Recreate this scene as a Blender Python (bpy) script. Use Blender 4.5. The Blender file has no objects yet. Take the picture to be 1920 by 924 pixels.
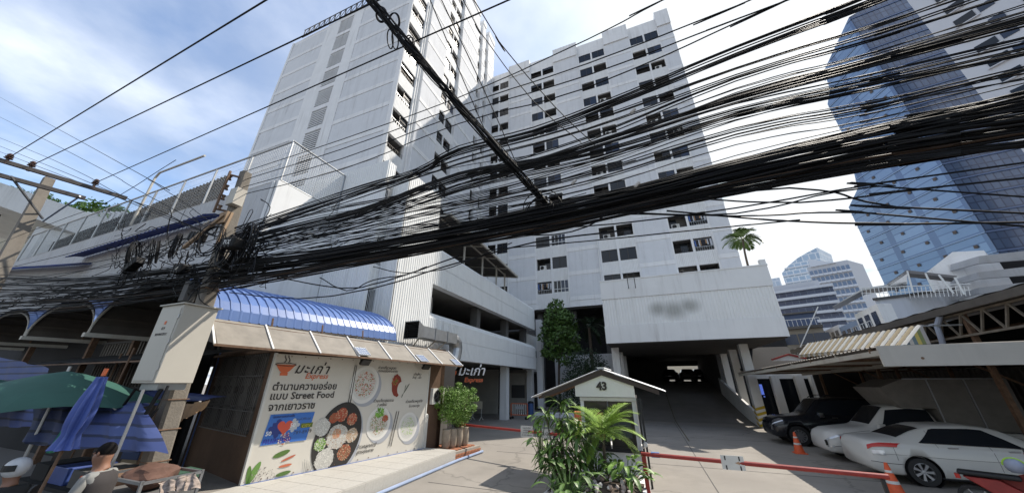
import bpy, bmesh, math, random
from mathutils import Vector, Matrix, noise
random.seed(7)
C = bpy.context.scene.collection
S = bpy.context.scene
PI = math.pi
rad = math.radians
AZ = 21.5                       # the buildings' axis, degrees right of the camera's heading
# ---------------------------------------------------------------- camera
FPX = 462/math.tan(rad(37.5)); TH = rad(22.95); CH = 2.5
cd = bpy.data.cameras.new('camera'); cam = bpy.data.objects.new('camera', cd); C.objects.link(cam)
cd.sensor_width = 36; cd.lens = FPX/1920*36; cd.clip_end = 3000; cd.clip_start = .05
cam.location = (0, 0, CH); cam.rotation_euler = (rad(90)+TH, 0, 0); S.camera = cam
# ---------------------------------------------------------------- light
S.view_settings.view_transform = 'Standard'; S.view_settings.look = 'None'; S.view_settings.gamma = 1
S.view_settings.exposure = 0.82
SUN_AZ, SUN_EL = 62.8, 51.3
w = bpy.data.worlds.new('World'); S.world = w; w.use_nodes = True
nt = w.node_tree; N = nt.nodes; LK = nt.links
bg = N['Background']; bg.inputs['Strength'].default_value = 0.15
sky = N.new('ShaderNodeTexSky'); sky.sky_type = 'NISHITA'; sky.sun_disc = False
sky.sun_elevation = rad(SUN_EL); sky.sun_rotation = rad(SUN_AZ); sky.air_density = 1.0; sky.dust_density = 1.2; sky.ozone_density = 1.4
tc = N.new('ShaderNodeTexCoord')
sep = N.new('ShaderNodeSeparateXYZ'); LK.new(tc.outputs['Generated'], sep.inputs[0])
def mth(op, a, b=None, clamp=False):
    n = N.new('ShaderNodeMath'); n.operation = op; n.use_clamp = clamp
    for i, v in enumerate((a, b)):
        if v is None: continue
        if isinstance(v, (int, float)): n.inputs[i].default_value = v
        else: LK.new(v, n.inputs[i])
    return n.outputs[0]
zz = mth('MAXIMUM', mth('ADD', sep.outputs[2], 0.12), 0.03)
comb = N.new('ShaderNodeCombineXYZ')
LK.new(mth('DIVIDE', sep.outputs[0], zz), comb.inputs[0]); LK.new(mth('DIVIDE', sep.outputs[1], zz), comb.inputs[1])
nz = N.new('ShaderNodeTexNoise'); nz.inputs['Scale'].default_value = .8; nz.inputs['Detail'].default_value = 9; nz.inputs['Roughness'].default_value = .56
mp = N.new('ShaderNodeMapping'); mp.inputs['Location'].default_value = (5.1, 2.2, 0.4); LK.new(comb.outputs[0], mp.inputs[0]); LK.new(mp.outputs[0], nz.inputs['Vector'])
cr = N.new('ShaderNodeValToRGB'); cr.color_ramp.elements[0].position = .36; cr.color_ramp.elements[1].position = .60
LK.new(nz.outputs[0], cr.inputs[0])
nz2 = N.new('ShaderNodeTexNoise'); nz2.inputs['Scale'].default_value = 2.4; nz2.inputs['Detail'].default_value = 5; LK.new(mp.outputs[0], nz2.inputs['Vector'])
cc = N.new('ShaderNodeValToRGB'); cc.color_ramp.elements[0].color = (2.3, 2.65, 3.3, 1); cc.color_ramp.elements[1].color = (5.4, 5.6, 5.9, 1)
cc.color_ramp.elements[0].position = .35; cc.color_ramp.elements[1].position = .65; LK.new(nz2.outputs[0], cc.inputs[0])
mx = N.new('ShaderNodeMixRGB'); LK.new(mth('MULTIPLY', cr.outputs[0], .85), mx.inputs[0]); LK.new(sky.outputs[0], mx.inputs[1]); LK.new(cc.outputs[0], mx.inputs[2])
cap = N.new('ShaderNodeMixRGB'); cap.blend_type = 'DARKEN'; cap.inputs[0].default_value = 1; cap.inputs[2].default_value = (3.9, 4.05, 4.2, 1); LK.new(mx.outputs[0], cap.inputs[1])   # brightness cap holds down the sky's glare round the sun
LK.new(cap.outputs[0], bg.inputs['Color'])
sl = bpy.data.lights.new('sun', 'SUN'); sun = bpy.data.objects.new('sun', sl); C.objects.link(sun)
sl.energy = 3.5; sl.angle = rad(.5); sl.color = (1, .93, .83)
sd = Vector((math.sin(rad(SUN_AZ))*math.cos(rad(SUN_EL)), math.cos(rad(SUN_AZ))*math.cos(rad(SUN_EL)), math.sin(rad(SUN_EL))))
sun.rotation_euler = sd.to_track_quat('Z', 'Y').to_euler(); sun.location = (0, 0, 60)

# ---------------------------------------------------------------- frames and measuring helpers
def W(r, d, az=AZ):
    a = rad(az); return (r*math.cos(a)+d*math.sin(a), -r*math.sin(a)+d*math.cos(a))
def RD(x, y, az=AZ):
    a = rad(az); return (x*math.cos(a)-y*math.sin(a), x*math.sin(a)+y*math.cos(a))
def _ray(u, v):
    a = (u-960)/FPX; b = (462-v)/FPX
    return (a, math.cos(TH)-b*math.sin(TH), math.sin(TH)+b*math.cos(TH))
def at_z(u, v, z=0, az=AZ):
    q = _ray(u, v); t = (z-CH)/q[2]; return (*RD(q[0]*t, q[1]*t, az), z)
def at_d(u, v, d, az=AZ):
    q = _ray(u, v); t = d/RD(q[0], q[1], az)[1]; return (*RD(q[0]*t, q[1]*t, az), CH+q[2]*t)
def at_r(u, v, r, az=AZ):
    q = _ray(u, v); t = r/RD(q[0], q[1], az)[0]; return (*RD(q[0]*t, q[1]*t, az), CH+q[2]*t)
def polar(azd, dist): return (math.sin(rad(azd))*dist, math.cos(rad(azd))*dist)
# ---------------------------------------------------------------- materials
MATS = {}
def mat(name, col, rough=.75, metal=0., var=.0, vs=2., bump=0., bs=20., streak=0., dirt=(.25, .23, .2), spec=.5, wave=None, stretch=None, emit=None, trans=0., brick=None, alpha=None):
    if name in MATS: return MATS[name]
    m = bpy.data.materials.new(name); m.use_nodes = True; MATS[name] = m
    t = m.node_tree; n = t.nodes; l = t.links; b = n['Principled BSDF']
    b.inputs['Roughness'].default_value = rough; b.inputs['Metallic'].default_value = metal
    b.inputs['Specular IOR Level'].default_value = spec
    if trans: b.inputs['Transmission Weight'].default_value = trans
    if emit: b.inputs['Emission Color'].default_value = (*col, 1); b.inputs['Emission Strength'].default_value = emit
    g = n.new('ShaderNodeTexCoord'); co = g.outputs['Object']
    base = None
    def nse(scale, det=5, vec=None, rough_=.6):
        q = n.new('ShaderNodeTexNoise'); q.inputs['Scale'].default_value = scale; q.inputs['Detail'].default_value = det; q.inputs['Roughness'].default_value = rough_
        l.new(vec if vec is not None else co, q.inputs['Vector']); return q.outputs[0]
    def mixc(fac, a, c2, mode='MIX'):
        q = n.new('ShaderNodeMixRGB'); q.blend_type = mode
        for i, v in ((0, fac), (1, a), (2, c2)):
            if isinstance(v, (int, float)): q.inputs[i].default_value = v
            elif isinstance(v, tuple): q.inputs[i].default_value = (*v[:3], 1)
            else: l.new(v, q.inputs[i])
        return q.outputs[0]
    cur = tuple(col)
    if brick:
        bw, bh, c2, mortar, ms = brick
        q = n.new('ShaderNodeTexBrick'); q.offset = 0 if ms < 0 else .5; q.inputs['Mortar Size'].default_value = abs(ms); q.inputs['Scale'].default_value = 1
        q.inputs['Brick Width'].default_value = bw; q.inputs['Row Height'].default_value = bh
        q.inputs['Color1'].default_value = (*col, 1); q.inputs['Color2'].default_value = (*c2, 1); q.inputs['Mortar'].default_value = (*mortar, 1)
        mpn = n.new('ShaderNodeMapping'); mpn.inputs['Rotation'].default_value = (PI/2, 0, 0); l.new(g.outputs['Object'], mpn.inputs[0])
        # facade plane: x along, z up
        cx = n.new('ShaderNodeSeparateXYZ'); l.new(co, cx.inputs[0]); cy = n.new('ShaderNodeCombineXYZ')
        ad = n.new('ShaderNodeMath'); ad.operation = 'ADD'; l.new(cx.outputs[0], ad.inputs[0]); l.new(cx.outputs[1], ad.inputs[1])
        l.new(ad.outputs[0], cy.inputs[0]); l.new(cx.outputs[2], cy.inputs[1]); l.new(cy.outputs[0], q.inputs['Vector'])
        cur = q.outputs[0]
    if var:
        f = nse(vs)
        dk = tuple(max(0, c*(1-var)) for c in col) if not brick else (0.4, .4, .4)
        r_ = n.new('ShaderNodeValToRGB'); r_.color_ramp.elements[0].position = .3; r_.color_ramp.elements[1].position = .7; l.new(f, r_.inputs[0])
        if brick: cur = mixc(r_.outputs[0], mixc(var, cur, dk, 'MULTIPLY'), cur)
        else: cur = mixc(r_.outputs[0], dk, cur)
    if streak:
        mp_ = n.new('ShaderNodeMapping'); mp_.inputs['Scale'].default_value = stretch or (2.6, 2.6, .16); l.new(co, mp_.inputs[0])
        f = nse(1.0, 6, mp_.outputs[0], .7); r_ = n.new('ShaderNodeValToRGB'); r_.color_ramp.elements[0].position = .50; r_.color_ramp.elements[1].position = .74
        l.new(f, r_.inputs[0]); f2 = nse(.35, 3); r2 = n.new('ShaderNodeValToRGB'); r2.color_ramp.elements[0].position = .35; r2.color_ramp.elements[1].position = .65; l.new(f2, r2.inputs[0])
        mu = n.new('ShaderNodeMath'); mu.operation = 'MULTIPLY'; l.new(r_.outputs[0], mu.inputs[0]); l.new(r2.outputs[0], mu.inputs[1])
        m2 = n.new('ShaderNodeMath'); m2.operation = 'MULTIPLY'; l.new(mu.outputs[0], m2.inputs[0]); m2.inputs[1].default_value = streak
        cur = mixc(m2.outputs[0], cur, dirt)
    if isinstance(cur, tuple): b.inputs['Base Color'].default_value = (*cur, 1)
    else: l.new(cur, b.inputs['Base Color'])
    last = None
    if wave:
        pitch, st = wave
        cx = n.new('ShaderNodeSeparateXYZ'); l.new(co, cx.inputs[0]); ad = n.new('ShaderNodeMath'); ad.operation = 'ADD'; l.new(cx.outputs[0], ad.inputs[0]); l.new(cx.outputs[1], ad.inputs[1])
        mu = n.new('ShaderNodeMath'); mu.operation = 'MULTIPLY'; mu.inputs[1].default_value = 2*PI/pitch; l.new(ad.outputs[0], mu.inputs[0])
        si = n.new('ShaderNodeMath'); si.operation = 'SINE'; l.new(mu.outputs[0], si.inputs[0])
        bp = n.new('ShaderNodeBump'); bp.inputs['Strength'].default_value = st; bp.inputs['Distance'].default_value = pitch*.12; l.new(si.outputs[0], bp.inputs['Height']); last = bp
    if bump:
        bp = n.new('ShaderNodeBump'); bp.inputs['Strength'].default_value = bump; bp.inputs['Distance'].default_value = .02
        l.new(nse(bs, 4), bp.inputs['Height'])
        if last: l.new(last.outputs[0], bp.inputs['Normal'])
        last = bp
    if last: l.new(last.outputs[0], b.inputs['Normal'])
    return m
M = {}
M['white'] = mat('white painted concrete', (.78, .78, .78), .85, var=.10, vs=.7, streak=.55, bump=.25)
M['white2'] = mat('bright white paint', (.74, .74, .725), .8, var=.07, vs=.8, streak=.5)
M['ribbed'] = mat('white ribbed sheet', (.74, .74, .72), .6, var=.05, vs=1.3, streak=.42)
M['panelgrey'] = mat('weathered grey panel', (.66, .67, .69), .9, var=.07, vs=1.1, streak=.6, bump=.2, bs=9, dirt=(.34, .34, .34))
M['ribwave'] = mat('ribbed spandrel', (.72, .72, .71), .8, var=.06, streak=.5, wave=(.16, .35))
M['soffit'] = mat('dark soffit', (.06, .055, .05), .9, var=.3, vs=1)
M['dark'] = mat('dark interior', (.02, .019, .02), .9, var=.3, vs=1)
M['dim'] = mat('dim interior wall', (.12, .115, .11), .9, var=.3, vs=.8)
M['conc'] = mat('driveway concrete', (.29, .265, .232), .9, var=.26, vs=.9, bump=.4, bs=30, streak=.35, stretch=(.5, .5, .5), dirt=(.16, .145, .13))
M['asph'] = mat('street asphalt', (.055, .055, .057), .95, var=.25, vs=2, bump=.5, bs=60)
M['joint'] = mat('slab joint', (.09, .085, .08), .95)
M['pole'] = mat('pole concrete', (.175, .155, .13), .9, var=.22, vs=3, streak=.7, bump=.5, bs=30, dirt=(.10, .08, .065))
M['steel'] = mat('galvanised steel', (.42, .43, .44), .42, .85, var=.2, vs=5)
M['paintsteel'] = mat('cream painted steel', (.5, .47, .41), .6, var=.12, vs=4, streak=.5, dirt=(.22, .12, .07))
M['rust'] = mat('rusty steel', (.22, .13, .08), .8, var=.5, vs=9)
M['black'] = mat('black rubber', (.012, .012, .013), .55)
M['cable'] = mat('black cable sheath', (.008, .008, .009), .6, spec=.2)
M['cable2'] = mat('faded cable sheath', (.022, .02, .019), .6, spec=.2)
M['cable3'] = mat('brown cable sheath', (.075, .045, .028), .6, spec=.2)
M['glassdk'] = mat('dark window glass', (.014, .017, .022), .14, spec=.4)
M['glassbl'] = mat('blue tinted glass', (.022, .034, .065), .12, spec=.45)
M['frame'] = mat('bronze aluminium', (.05, .042, .036), .5, .3)
M['alu'] = mat('aluminium', (.55, .56, .57), .4, .6)
M['acwhite'] = mat('appliance white', (.62, .61, .57), .55, var=.1, vs=6)
M['bluesheet'] = mat('blue roofing sheet', (.10, .18, .42), .42, var=.22, vs=1.5, streak=.35, dirt=(.3, .36, .5))
M['brown'] = mat('brown plaster', (.13, .075, .045), .9, var=.3, vs=2, bump=.4)
M['canvas'] = mat('weathered awning sheet', (.27, .245, .21), .8, var=.3, vs=3, streak=.5, stretch=(1.5, 1.5, 1.5), dirt=(.13, .105, .085))
M['under'] = mat('vault underside sheet', (.10, .085, .072), .8, var=.35, vs=2)
M['poster'] = mat('vinyl poster', (.60, .565, .50), .5, var=.05, vs=1.2)
M['red'] = mat('red paint', (.33, .03, .022), .55, var=.3, vs=6)
M['orange'] = mat('cone orange', (.72, .11, .03), .6, var=.2, vs=8)
M['cream'] = mat('cream plaster', (.62, .55, .42), .85, var=.08, streak=.3)
M['leaf'] = mat('green leaves', (.095, .18, .035), .5, var=.45, vs=3)
M['leaf2'] = mat('bright shrub leaves', (.18, .32, .05), .5, var=.45, vs=5)
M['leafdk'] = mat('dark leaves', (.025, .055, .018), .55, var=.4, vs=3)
M['palm'] = mat('palm leaves', (.30, .46, .07), .45, var=.4, vs=4)
M['bark'] = mat('bark', (.13, .10, .075), .9, var=.4, vs=8, bump=.6, bs=25)
M['clay'] = mat('clay', (.36, .30, .23), .85, var=.35, vs=6, bump=.4)
M['brick'] = mat('orange brick', (.42, .17, .09), .85, var=.35, vs=7, bump=.4)
M['tile'] = mat('speckled tile', (.47, .45, .41), .6, var=.16, vs=22)
M['skin'] = mat('skin', (.24, .12, .075), .6)
M['carwhite'] = mat('pearl white car paint', (.62, .61, .58), .22, var=.02, spec=.6)
M['carblack'] = mat('black car paint', (.012, .013, .017), .18, spec=.6)
M['rim'] = mat('alloy rim', (.5, .5, .52), .3, .9)
M['chrome'] = mat('chrome', (.7, .7, .7), .12, 1)
M['headlamp'] = mat('headlamp lens', (.6, .62, .64), .12, .4)
M['taillamp'] = mat('tail lamp red', (.5, .02, .015), .2)
M['ink'] = mat('dark print', (.035, .028, .025), .6)
M['inkor'] = mat('orange print', (.62, .14, .05), .6)
def cracks(m_, sc, amt, th=.012):
    t_ = m_.node_tree; n = t_.nodes; l = t_.links; b = n['Principled BSDF']; src = b.inputs['Base Color'].links[0].from_socket; g = n.new('ShaderNodeTexCoord')
    nz_ = n.new('ShaderNodeTexNoise'); nz_.inputs['Scale'].default_value = 1.5; nz_.inputs['Detail'].default_value = 6; l.new(g.outputs['Object'], nz_.inputs['Vector'])
    ad = n.new('ShaderNodeMixRGB'); ad.blend_type = 'ADD'; ad.inputs[0].default_value = .9; l.new(g.outputs['Object'], ad.inputs[1]); l.new(nz_.outputs[1], ad.inputs[2])
    v = n.new('ShaderNodeTexVoronoi'); v.feature = 'DISTANCE_TO_EDGE'; v.inputs['Scale'].default_value = sc; l.new(ad.outputs[0], v.inputs['Vector'])
    r = n.new('ShaderNodeValToRGB'); r.color_ramp.elements[0].position = 0; r.color_ramp.elements[0].color = (amt,)*3+(1,); r.color_ramp.elements[1].position = th; r.color_ramp.elements[1].color = (0,0,0,1); l.new(v.outputs[0], r.inputs[0])
    mx_ = n.new('ShaderNodeMixRGB'); l.new(r.outputs[0], mx_.inputs[0]); l.new(src, mx_.inputs[1]); mx_.inputs[2].default_value = (.05,.045,.04,1)
    # tyre and oil darkening in broad soft patches of wear
    n2 = n.new('ShaderNodeTexNoise'); n2.inputs['Scale'].default_value = .45; n2.inputs['Detail'].default_value = 8; n2.inputs['Roughness'].default_value = .65; l.new(g.outputs['Object'], n2.inputs['Vector'])
    r2 = n.new('ShaderNodeValToRGB'); r2.color_ramp.elements[0].position = .52; r2.color_ramp.elements[1].position = .68; r2.color_ramp.elements[1].color = (.45,.45,.45,1); l.new(n2.outputs[0], r2.inputs[0])
    m2 = n.new('ShaderNodeMixRGB'); l.new(r2.outputs[0], m2.inputs[0]); l.new(mx_.outputs[0], m2.inputs[1]); m2.inputs[2].default_value = (.14,.125,.11,1); l.new(m2.outputs[0], b.inputs['Base Color'])
cracks(M['conc'], .16, .4, .008)
# ---------------------------------------------------------------- mesh builder
class MB:
    def __init__(s): s.v = []; s.f = []; s.mi = []; s.cm = 0
    def add(s, vs, fs):
        o = len(s.v); s.v += [tuple(q) for q in vs]; s.f += [tuple(i+o for i in q) for q in fs]; s.mi += [s.cm]*len(fs); return s
    def box(s, a, b):
        x0, x1 = sorted((a[0], b[0])); y0, y1 = sorted((a[1], b[1])); z0, z1 = sorted((a[2], b[2]))
        return s.add([(x0,y0,z0),(x1,y0,z0),(x1,y1,z0),(x0,y1,z0),(x0,y0,z1),(x1,y0,z1),(x1,y1,z1),(x0,y1,z1)],
                     [(0,3,2,1),(4,5,6,7),(0,1,5,4),(1,2,6,5),(2,3,7,6),(3,0,4,7)])
    def bar(s, p, q, w, h=None, up=(0,0,1)):
        p = Vector(p); q = Vector(q); h = h or w; dv = (q-p)
        if dv.length < 1e-6: return s
        dv.normalize(); u = Vector(up)
        if abs(dv.dot(u)) > .98: u = Vector((1,0,0)) if abs(dv.x) < .9 else Vector((0,1,0))
        sx = dv.cross(u).normalized()*w/2; sy = sx.cross(dv).normalized()*h/2
        return s.add([p-sx-sy,p+sx-sy,p+sx+sy,p-sx+sy,q-sx-sy,q+sx-sy,q+sx+sy,q-sx+sy],
                     [(0,1,2,3),(7,6,5,4),(0,4,5,1),(1,5,6,2),(2,6,7,3),(3,7,4,0)])
    def tube(s, pts, r, n=6, cap=True, closed=False):
        pts = [Vector(p) for p in pts]; L = len(pts); o = len(s.v); prev = None
        for i, p in enumerate(pts):
            t = (pts[(i+1) % L] if (closed or i < L-1) else p) - (pts[i-1] if (closed or i > 0) else p)
            if t.length < 1e-9: t = Vector((0,0,1))
            t.normalize()
            if prev is None:
                u = Vector((0,0,1)) if abs(t.z) < .9 else Vector((1,0,0)); a = t.cross(u).normalized()
            else:
                a = prev - t*prev.dot(t)
                a = a.normalized() if a.length > 1e-6 else prev
            prev = a; b = t.cross(a); rr = r[i] if isinstance(r, (list, tuple)) else r
            for k in range(n):
                an = 2*PI*k/n; s.v.append(tuple(p + a*(math.cos(an)*rr) + b*(math.sin(an)*rr)))
        m = L if closed else L-1
        for i in range(m):
            j = (i+1) % L
            for k in range(n):
                k2 = (k+1) % n; s.f.append((o+i*n+k, o+i*n+k2, o+j*n+k2, o+j*n+k)); s.mi.append(s.cm)
        if cap and not closed:
            s.f.append(tuple(o+k for k in range(n))[::-1]); s.f.append(tuple(o+(L-1)*n+k for k in range(n))); s.mi += [s.cm]*2
        return s
    def prism(s, poly, ext):
        n = len(poly); e = Vector(ext); a = [Vector(p) for p in poly]
        return s.add(a+[p+e for p in a], [tuple(range(n))[::-1], tuple(range(n, 2*n))]+[(i, (i+1) % n, n+(i+1) % n, n+i) for i in range(n)])
    def grid(s, rows):
        R_ = len(rows); K = len(rows[0]); o = len(s.v)
        for r_ in rows: s.v += [tuple(p) for p in r_]
        for i in range(R_-1):
            for j in range(K-1): s.f.append((o+i*K+j, o+i*K+j+1, o+(i+1)*K+j+1, o+(i+1)*K+j)); s.mi.append(s.cm)
        return s
    def lathe(s, prof, c=(0,0,0), n=16, axis='z'):
        o = len(s.v)
        for (r_, z) in prof:
            for k in range(n):
                a = 2*PI*k/n; p = (r_*math.cos(a), r_*math.sin(a), z)
                if axis == 'y': p = (p[0], p[2], p[1])
                if axis == 'x': p = (p[2], p[0], p[1])
                s.v.append((p[0]+c[0], p[1]+c[1], p[2]+c[2]))
        for i in range(len(prof)-1):
            for k in range(n): s.f.append((o+i*n+k, o+i*n+(k+1) % n, o+(i+1)*n+(k+1) % n, o+(i+1)*n+k)); s.mi.append(s.cm)
        return s
    def corr(s, p, q, z0, z1, pitch=.12, dep=.03, out=(0, -1)):
        """ribbed sheet from p to q (x, y), standing"""
        p = Vector(p); q = Vector(q); L = (q-p).length; n = max(1, int(L/pitch)); t = (q-p)/n; o_ = Vector(out)*dep; top = []; 
        for i in range(n):
            for f, e in ((0,0),(.55,0),(.65,1),(.9,1)):
                c_ = p+t*(i+f)+o_*e; top.append((c_.x, c_.y))
        top.append((q.x, q.y))
        z0f = z0 if callable(z0) else (lambda x, y: z0); z1f = z1 if callable(z1) else (lambda x, y: z1)
        return s.grid([[(x, y, z0f(x, y)) for x, y in top], [(x, y, z1f(x, y)) for x, y in top]])
def solid(mb_rows_top, th): pass
def empty(name, loc=(0,0,0), rz=0):
    o = bpy.data.objects.new(name, None); o.empty_display_size = .3; C.objects.link(o); o.location = loc; o.rotation_euler = (0,0,rz); return o
class T:
    """one thing: an Empty at its base; parts are given in (r, d, z) of the frame az and stored relative to the base"""
    def __init__(s, name, label, cat, org=(0,0,0), az=AZ, group=None, local=False, rot=0, struct=False):
        x, y = W(org[0], org[1], az); s.az = az; s.off = (0,0,0) if local else tuple(org)
        s.o = empty(name, (x, y, org[2]), -rad(az)+rot); s.local = local
        if struct: s.o['kind'] = 'structure'
        else: s.o['label'] = label; s.o['category'] = cat
        if group: s.o['group'] = group
    def part(s, name, mb, m, parent=None, smooth=False, label=None, stuff=False, bevel=0, mods=None):
        me = mb if isinstance(mb, bpy.types.Mesh) else mk(name, mb, m, s.off, smooth)
        o = bpy.data.objects.new(name, me); C.objects.link(o); o.parent = parent or s.o
        if label: o['label'] = label
        if stuff: o['kind'] = 'stuff'
        if bevel: bv = o.modifiers.new('b', 'BEVEL'); bv.width = bevel; bv.segments = 2; bv.limit_method = 'ANGLE'
        return o
def mk(name, mb, m, off=(0,0,0), smooth=False):
    me = bpy.data.meshes.new(name); vs = [(v[0]-off[0], v[1]-off[1], v[2]-off[2]) for v in mb.v] if any(off) else mb.v
    me.from_pydata(vs, [], mb.f)
    ms = m if isinstance(m, (list, tuple)) else [m]
    for q in ms: me.materials.append(q)
    if len(ms) > 1: me.polygons.foreach_set('material_index', mb.mi)
    if smooth: me.polygons.foreach_set('use_smooth', [True]*len(me.polygons))
    me.update(); return me
def single(name, mb, m, label, cat, org=(0,0,0), az=AZ, group=None, smooth=False, kind=None, bevel=0):
    """a thing that is one mesh"""
    x, y = W(org[0], org[1], az); me = mk(name, mb, m, org, smooth)
    o = bpy.data.objects.new(name, me); C.objects.link(o); o.location = (x, y, org[2]); o.rotation_euler = (0,0,-rad(az))
    if kind: o['kind'] = kind
    if kind != 'structure' and label: o['label'] = label; o['category'] = cat
    if group: o['group'] = group
    if bevel: bv = o.modifiers.new('b', 'BEVEL'); bv.width = bevel; bv.segments = 2; bv.limit_method = 'ANGLE'
    return o
def inst(name, me, parent, loc=(0,0,0), rot=(0,0,0), scale=None):
    o = bpy.data.objects.new(name, me); C.objects.link(o); o.parent = parent; o.location = loc; o.rotation_euler = rot
    if scale: o.scale = scale
    return o
def copy_tree(o, parent=None):
    c_ = o.copy(); C.objects.link(c_); c_.parent = parent
    for ch in list(o.children): copy_tree(ch, c_)
    return c_
def textmesh(name, body, size, m, extrude=.002, bold=0., shear=0., align='LEFT', sp=1.):
    cu = bpy.data.curves.new('t', 'FONT'); cu.body = body; cu.size = size; cu.extrude = extrude; cu.resolution_u = 2; cu.offset = bold; cu.shear = shear; cu.align_x = align; cu.space_character = sp
    o = bpy.data.objects.new('t', cu); C.objects.link(o); dg = bpy.context.evaluated_depsgraph_get()
    me = bpy.data.meshes.new_from_object(o.evaluated_get(dg)); bpy.data.objects.remove(o); me.name = name
    me.materials.clear(); me.materials.append(m); return me
def frame_rot(xdir, up=(0,0,1)):
    """euler whose local x runs along xdir, local y along up, local z out of the sheet"""
    x = Vector(xdir).normalized(); y = Vector(up); y = (y - x*y.dot(x)).normalized(); z = x.cross(y)
    return Matrix((x, y, z)).transposed().to_euler()
def leafcloud(mb, blobs, n, size, seed=1, flat=.35, aspect=2.0, shell=.55):
    rn = random.Random(seed); tot = sum(b[3]**2 for b in blobs)
    for (cx, cy, cz, R_) in blobs:
        for _ in range(int(n*R_*R_/tot)):
            while True:
                p = Vector((rn.uniform(-1,1), rn.uniform(-1,1), rn.uniform(-1,1)))
                if 1e-3 < p.length <= 1: break
            p = p.normalized()*(shell+(1-shell)*rn.random())*R_*rn.choice((1,1,1,1.12))
            c_ = Vector((cx, cy, cz))+Vector((p.x, p.y, p.z*.9))
            a = Vector((rn.gauss(0,1), rn.gauss(0,1), rn.gauss(0,.5)-.4)).normalized(); nrm = (p.normalized()*.7+Vector((rn.gauss(0,.6), rn.gauss(0,.6), rn.gauss(0,.6)+.5))).normalized()
            b_ = a.cross(nrm)
            if b_.length < .05: continue
            b_.normalize(); s_ = size*rn.uniform(.6, 1.35); a = a*s_; b_ = b_*s_/aspect; k = nrm*s_*flat*.4
            mb.add([c_-a*.5, c_+b_*.5-k, c_+a*.55-k*.6, c_-b_*.5-k], [(0,1,2),(0,2,3)])
def tree_limbs(mb, base, top, r0, tips, seed=3):
    rn = random.Random(seed); base = Vector(base); top = Vector(top); pts = [base.lerp(top, t)+Vector((rn.gauss(0,.04), rn.gauss(0,.04), 0))*(t*4) for t in (0,.25,.5,.75,1)]
    mb.tube(pts, [r0*(1-.65*t) for t in (0,.25,.5,.75,1)], 8)
    for tp in tips:
        s_ = pts[rn.choice((2,3,3,4))]; e = Vector(tp); m_ = s_.lerp(e, .5)+Vector((0,0,-.15))
        mb.tube([s_, m_, e], [r0*.4, r0*.25, r0*.08], 5)
# ================================================================ GROUND
def ground():
    g = MB(); g.add([(-600,-600,0),(600,-600,0),(600,900,0),(-600,900,0)], [(0,1,2,3)])
    single('ground', g, mat('distant ground', (.22,.2,.18), .95, var=.2, vs=.05), None, None, kind='structure')
    g = MB(); g.add([(-60,-10,.004),(60,-10,.004),(60,4.2,.004),(-60,4.2,.004)], [(0,1,2,3)]); single('road', g, M['asph'], None, None, kind='structure')
    g = MB(); g.add([(-9.2,4.2,.004),(16,4.2,.004),(16,27.5,.004),(-9.2,27.5,.004)], [(0,1,2,3)]); g.add([(-17,12,.008),(-9.2,12,.008),(-9.2,38,.008),(-17,38,.008)], [(0,1,2,3)])
    g.add([(-9.2,27.5,.004),(-2.6,27.5,.004),(-2.6,38,.004),(-9.2,38,.004)], [(0,1,2,3)]); g.add([(6.1,27.5,.004),(16,27.5,.004),(16,40,.004),(6.1,40,.004)], [(0,1,2,3)])
    single('driveway', g, M['conc'], None, None, kind='structure')
    j = MB()
    for d in (9.0, 13.6, 20.2): j.box((-6,d-.012,.002),(12,d+.012,.0085))
    for r in (1.2,): j.box((r-.012,4.2,.002),(r+.012,27.5,.0095))
    j.box((1.19,27.5,.002),(1.22,27.6,.01)); single('driveway_joints', j, M['joint'], None, None, kind='structure')
    rm = MB(); sec = [(27.5,.006),(29,.14),(32,.62),(38,1.75),(41.5,2.5),(43,2.65),(90,2.65)]
    rm.grid([[(-2.6,d,z) for d,z in sec],[(6.1,d,z) for d,z in sec]])
    single('ramp', rm, mat('ramp concrete', (.22,.205,.19), .9, var=.25, vs=.6, bump=.4, bs=30), None, None, kind='structure')
    cl = MB(); cl.grid([[(1.3,d,z+.006) for d,z in sec[:6]],[(1.36,d,z+.006) for d,z in sec[:6]]]); cl.box((1.3,19,.01),(1.36,27.4,.012))
    single('centre_line', cl, mat('faded yellow line', (.13,.105,.06), .9, var=.5, vs=5), None, None, kind='structure')
ground()
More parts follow.
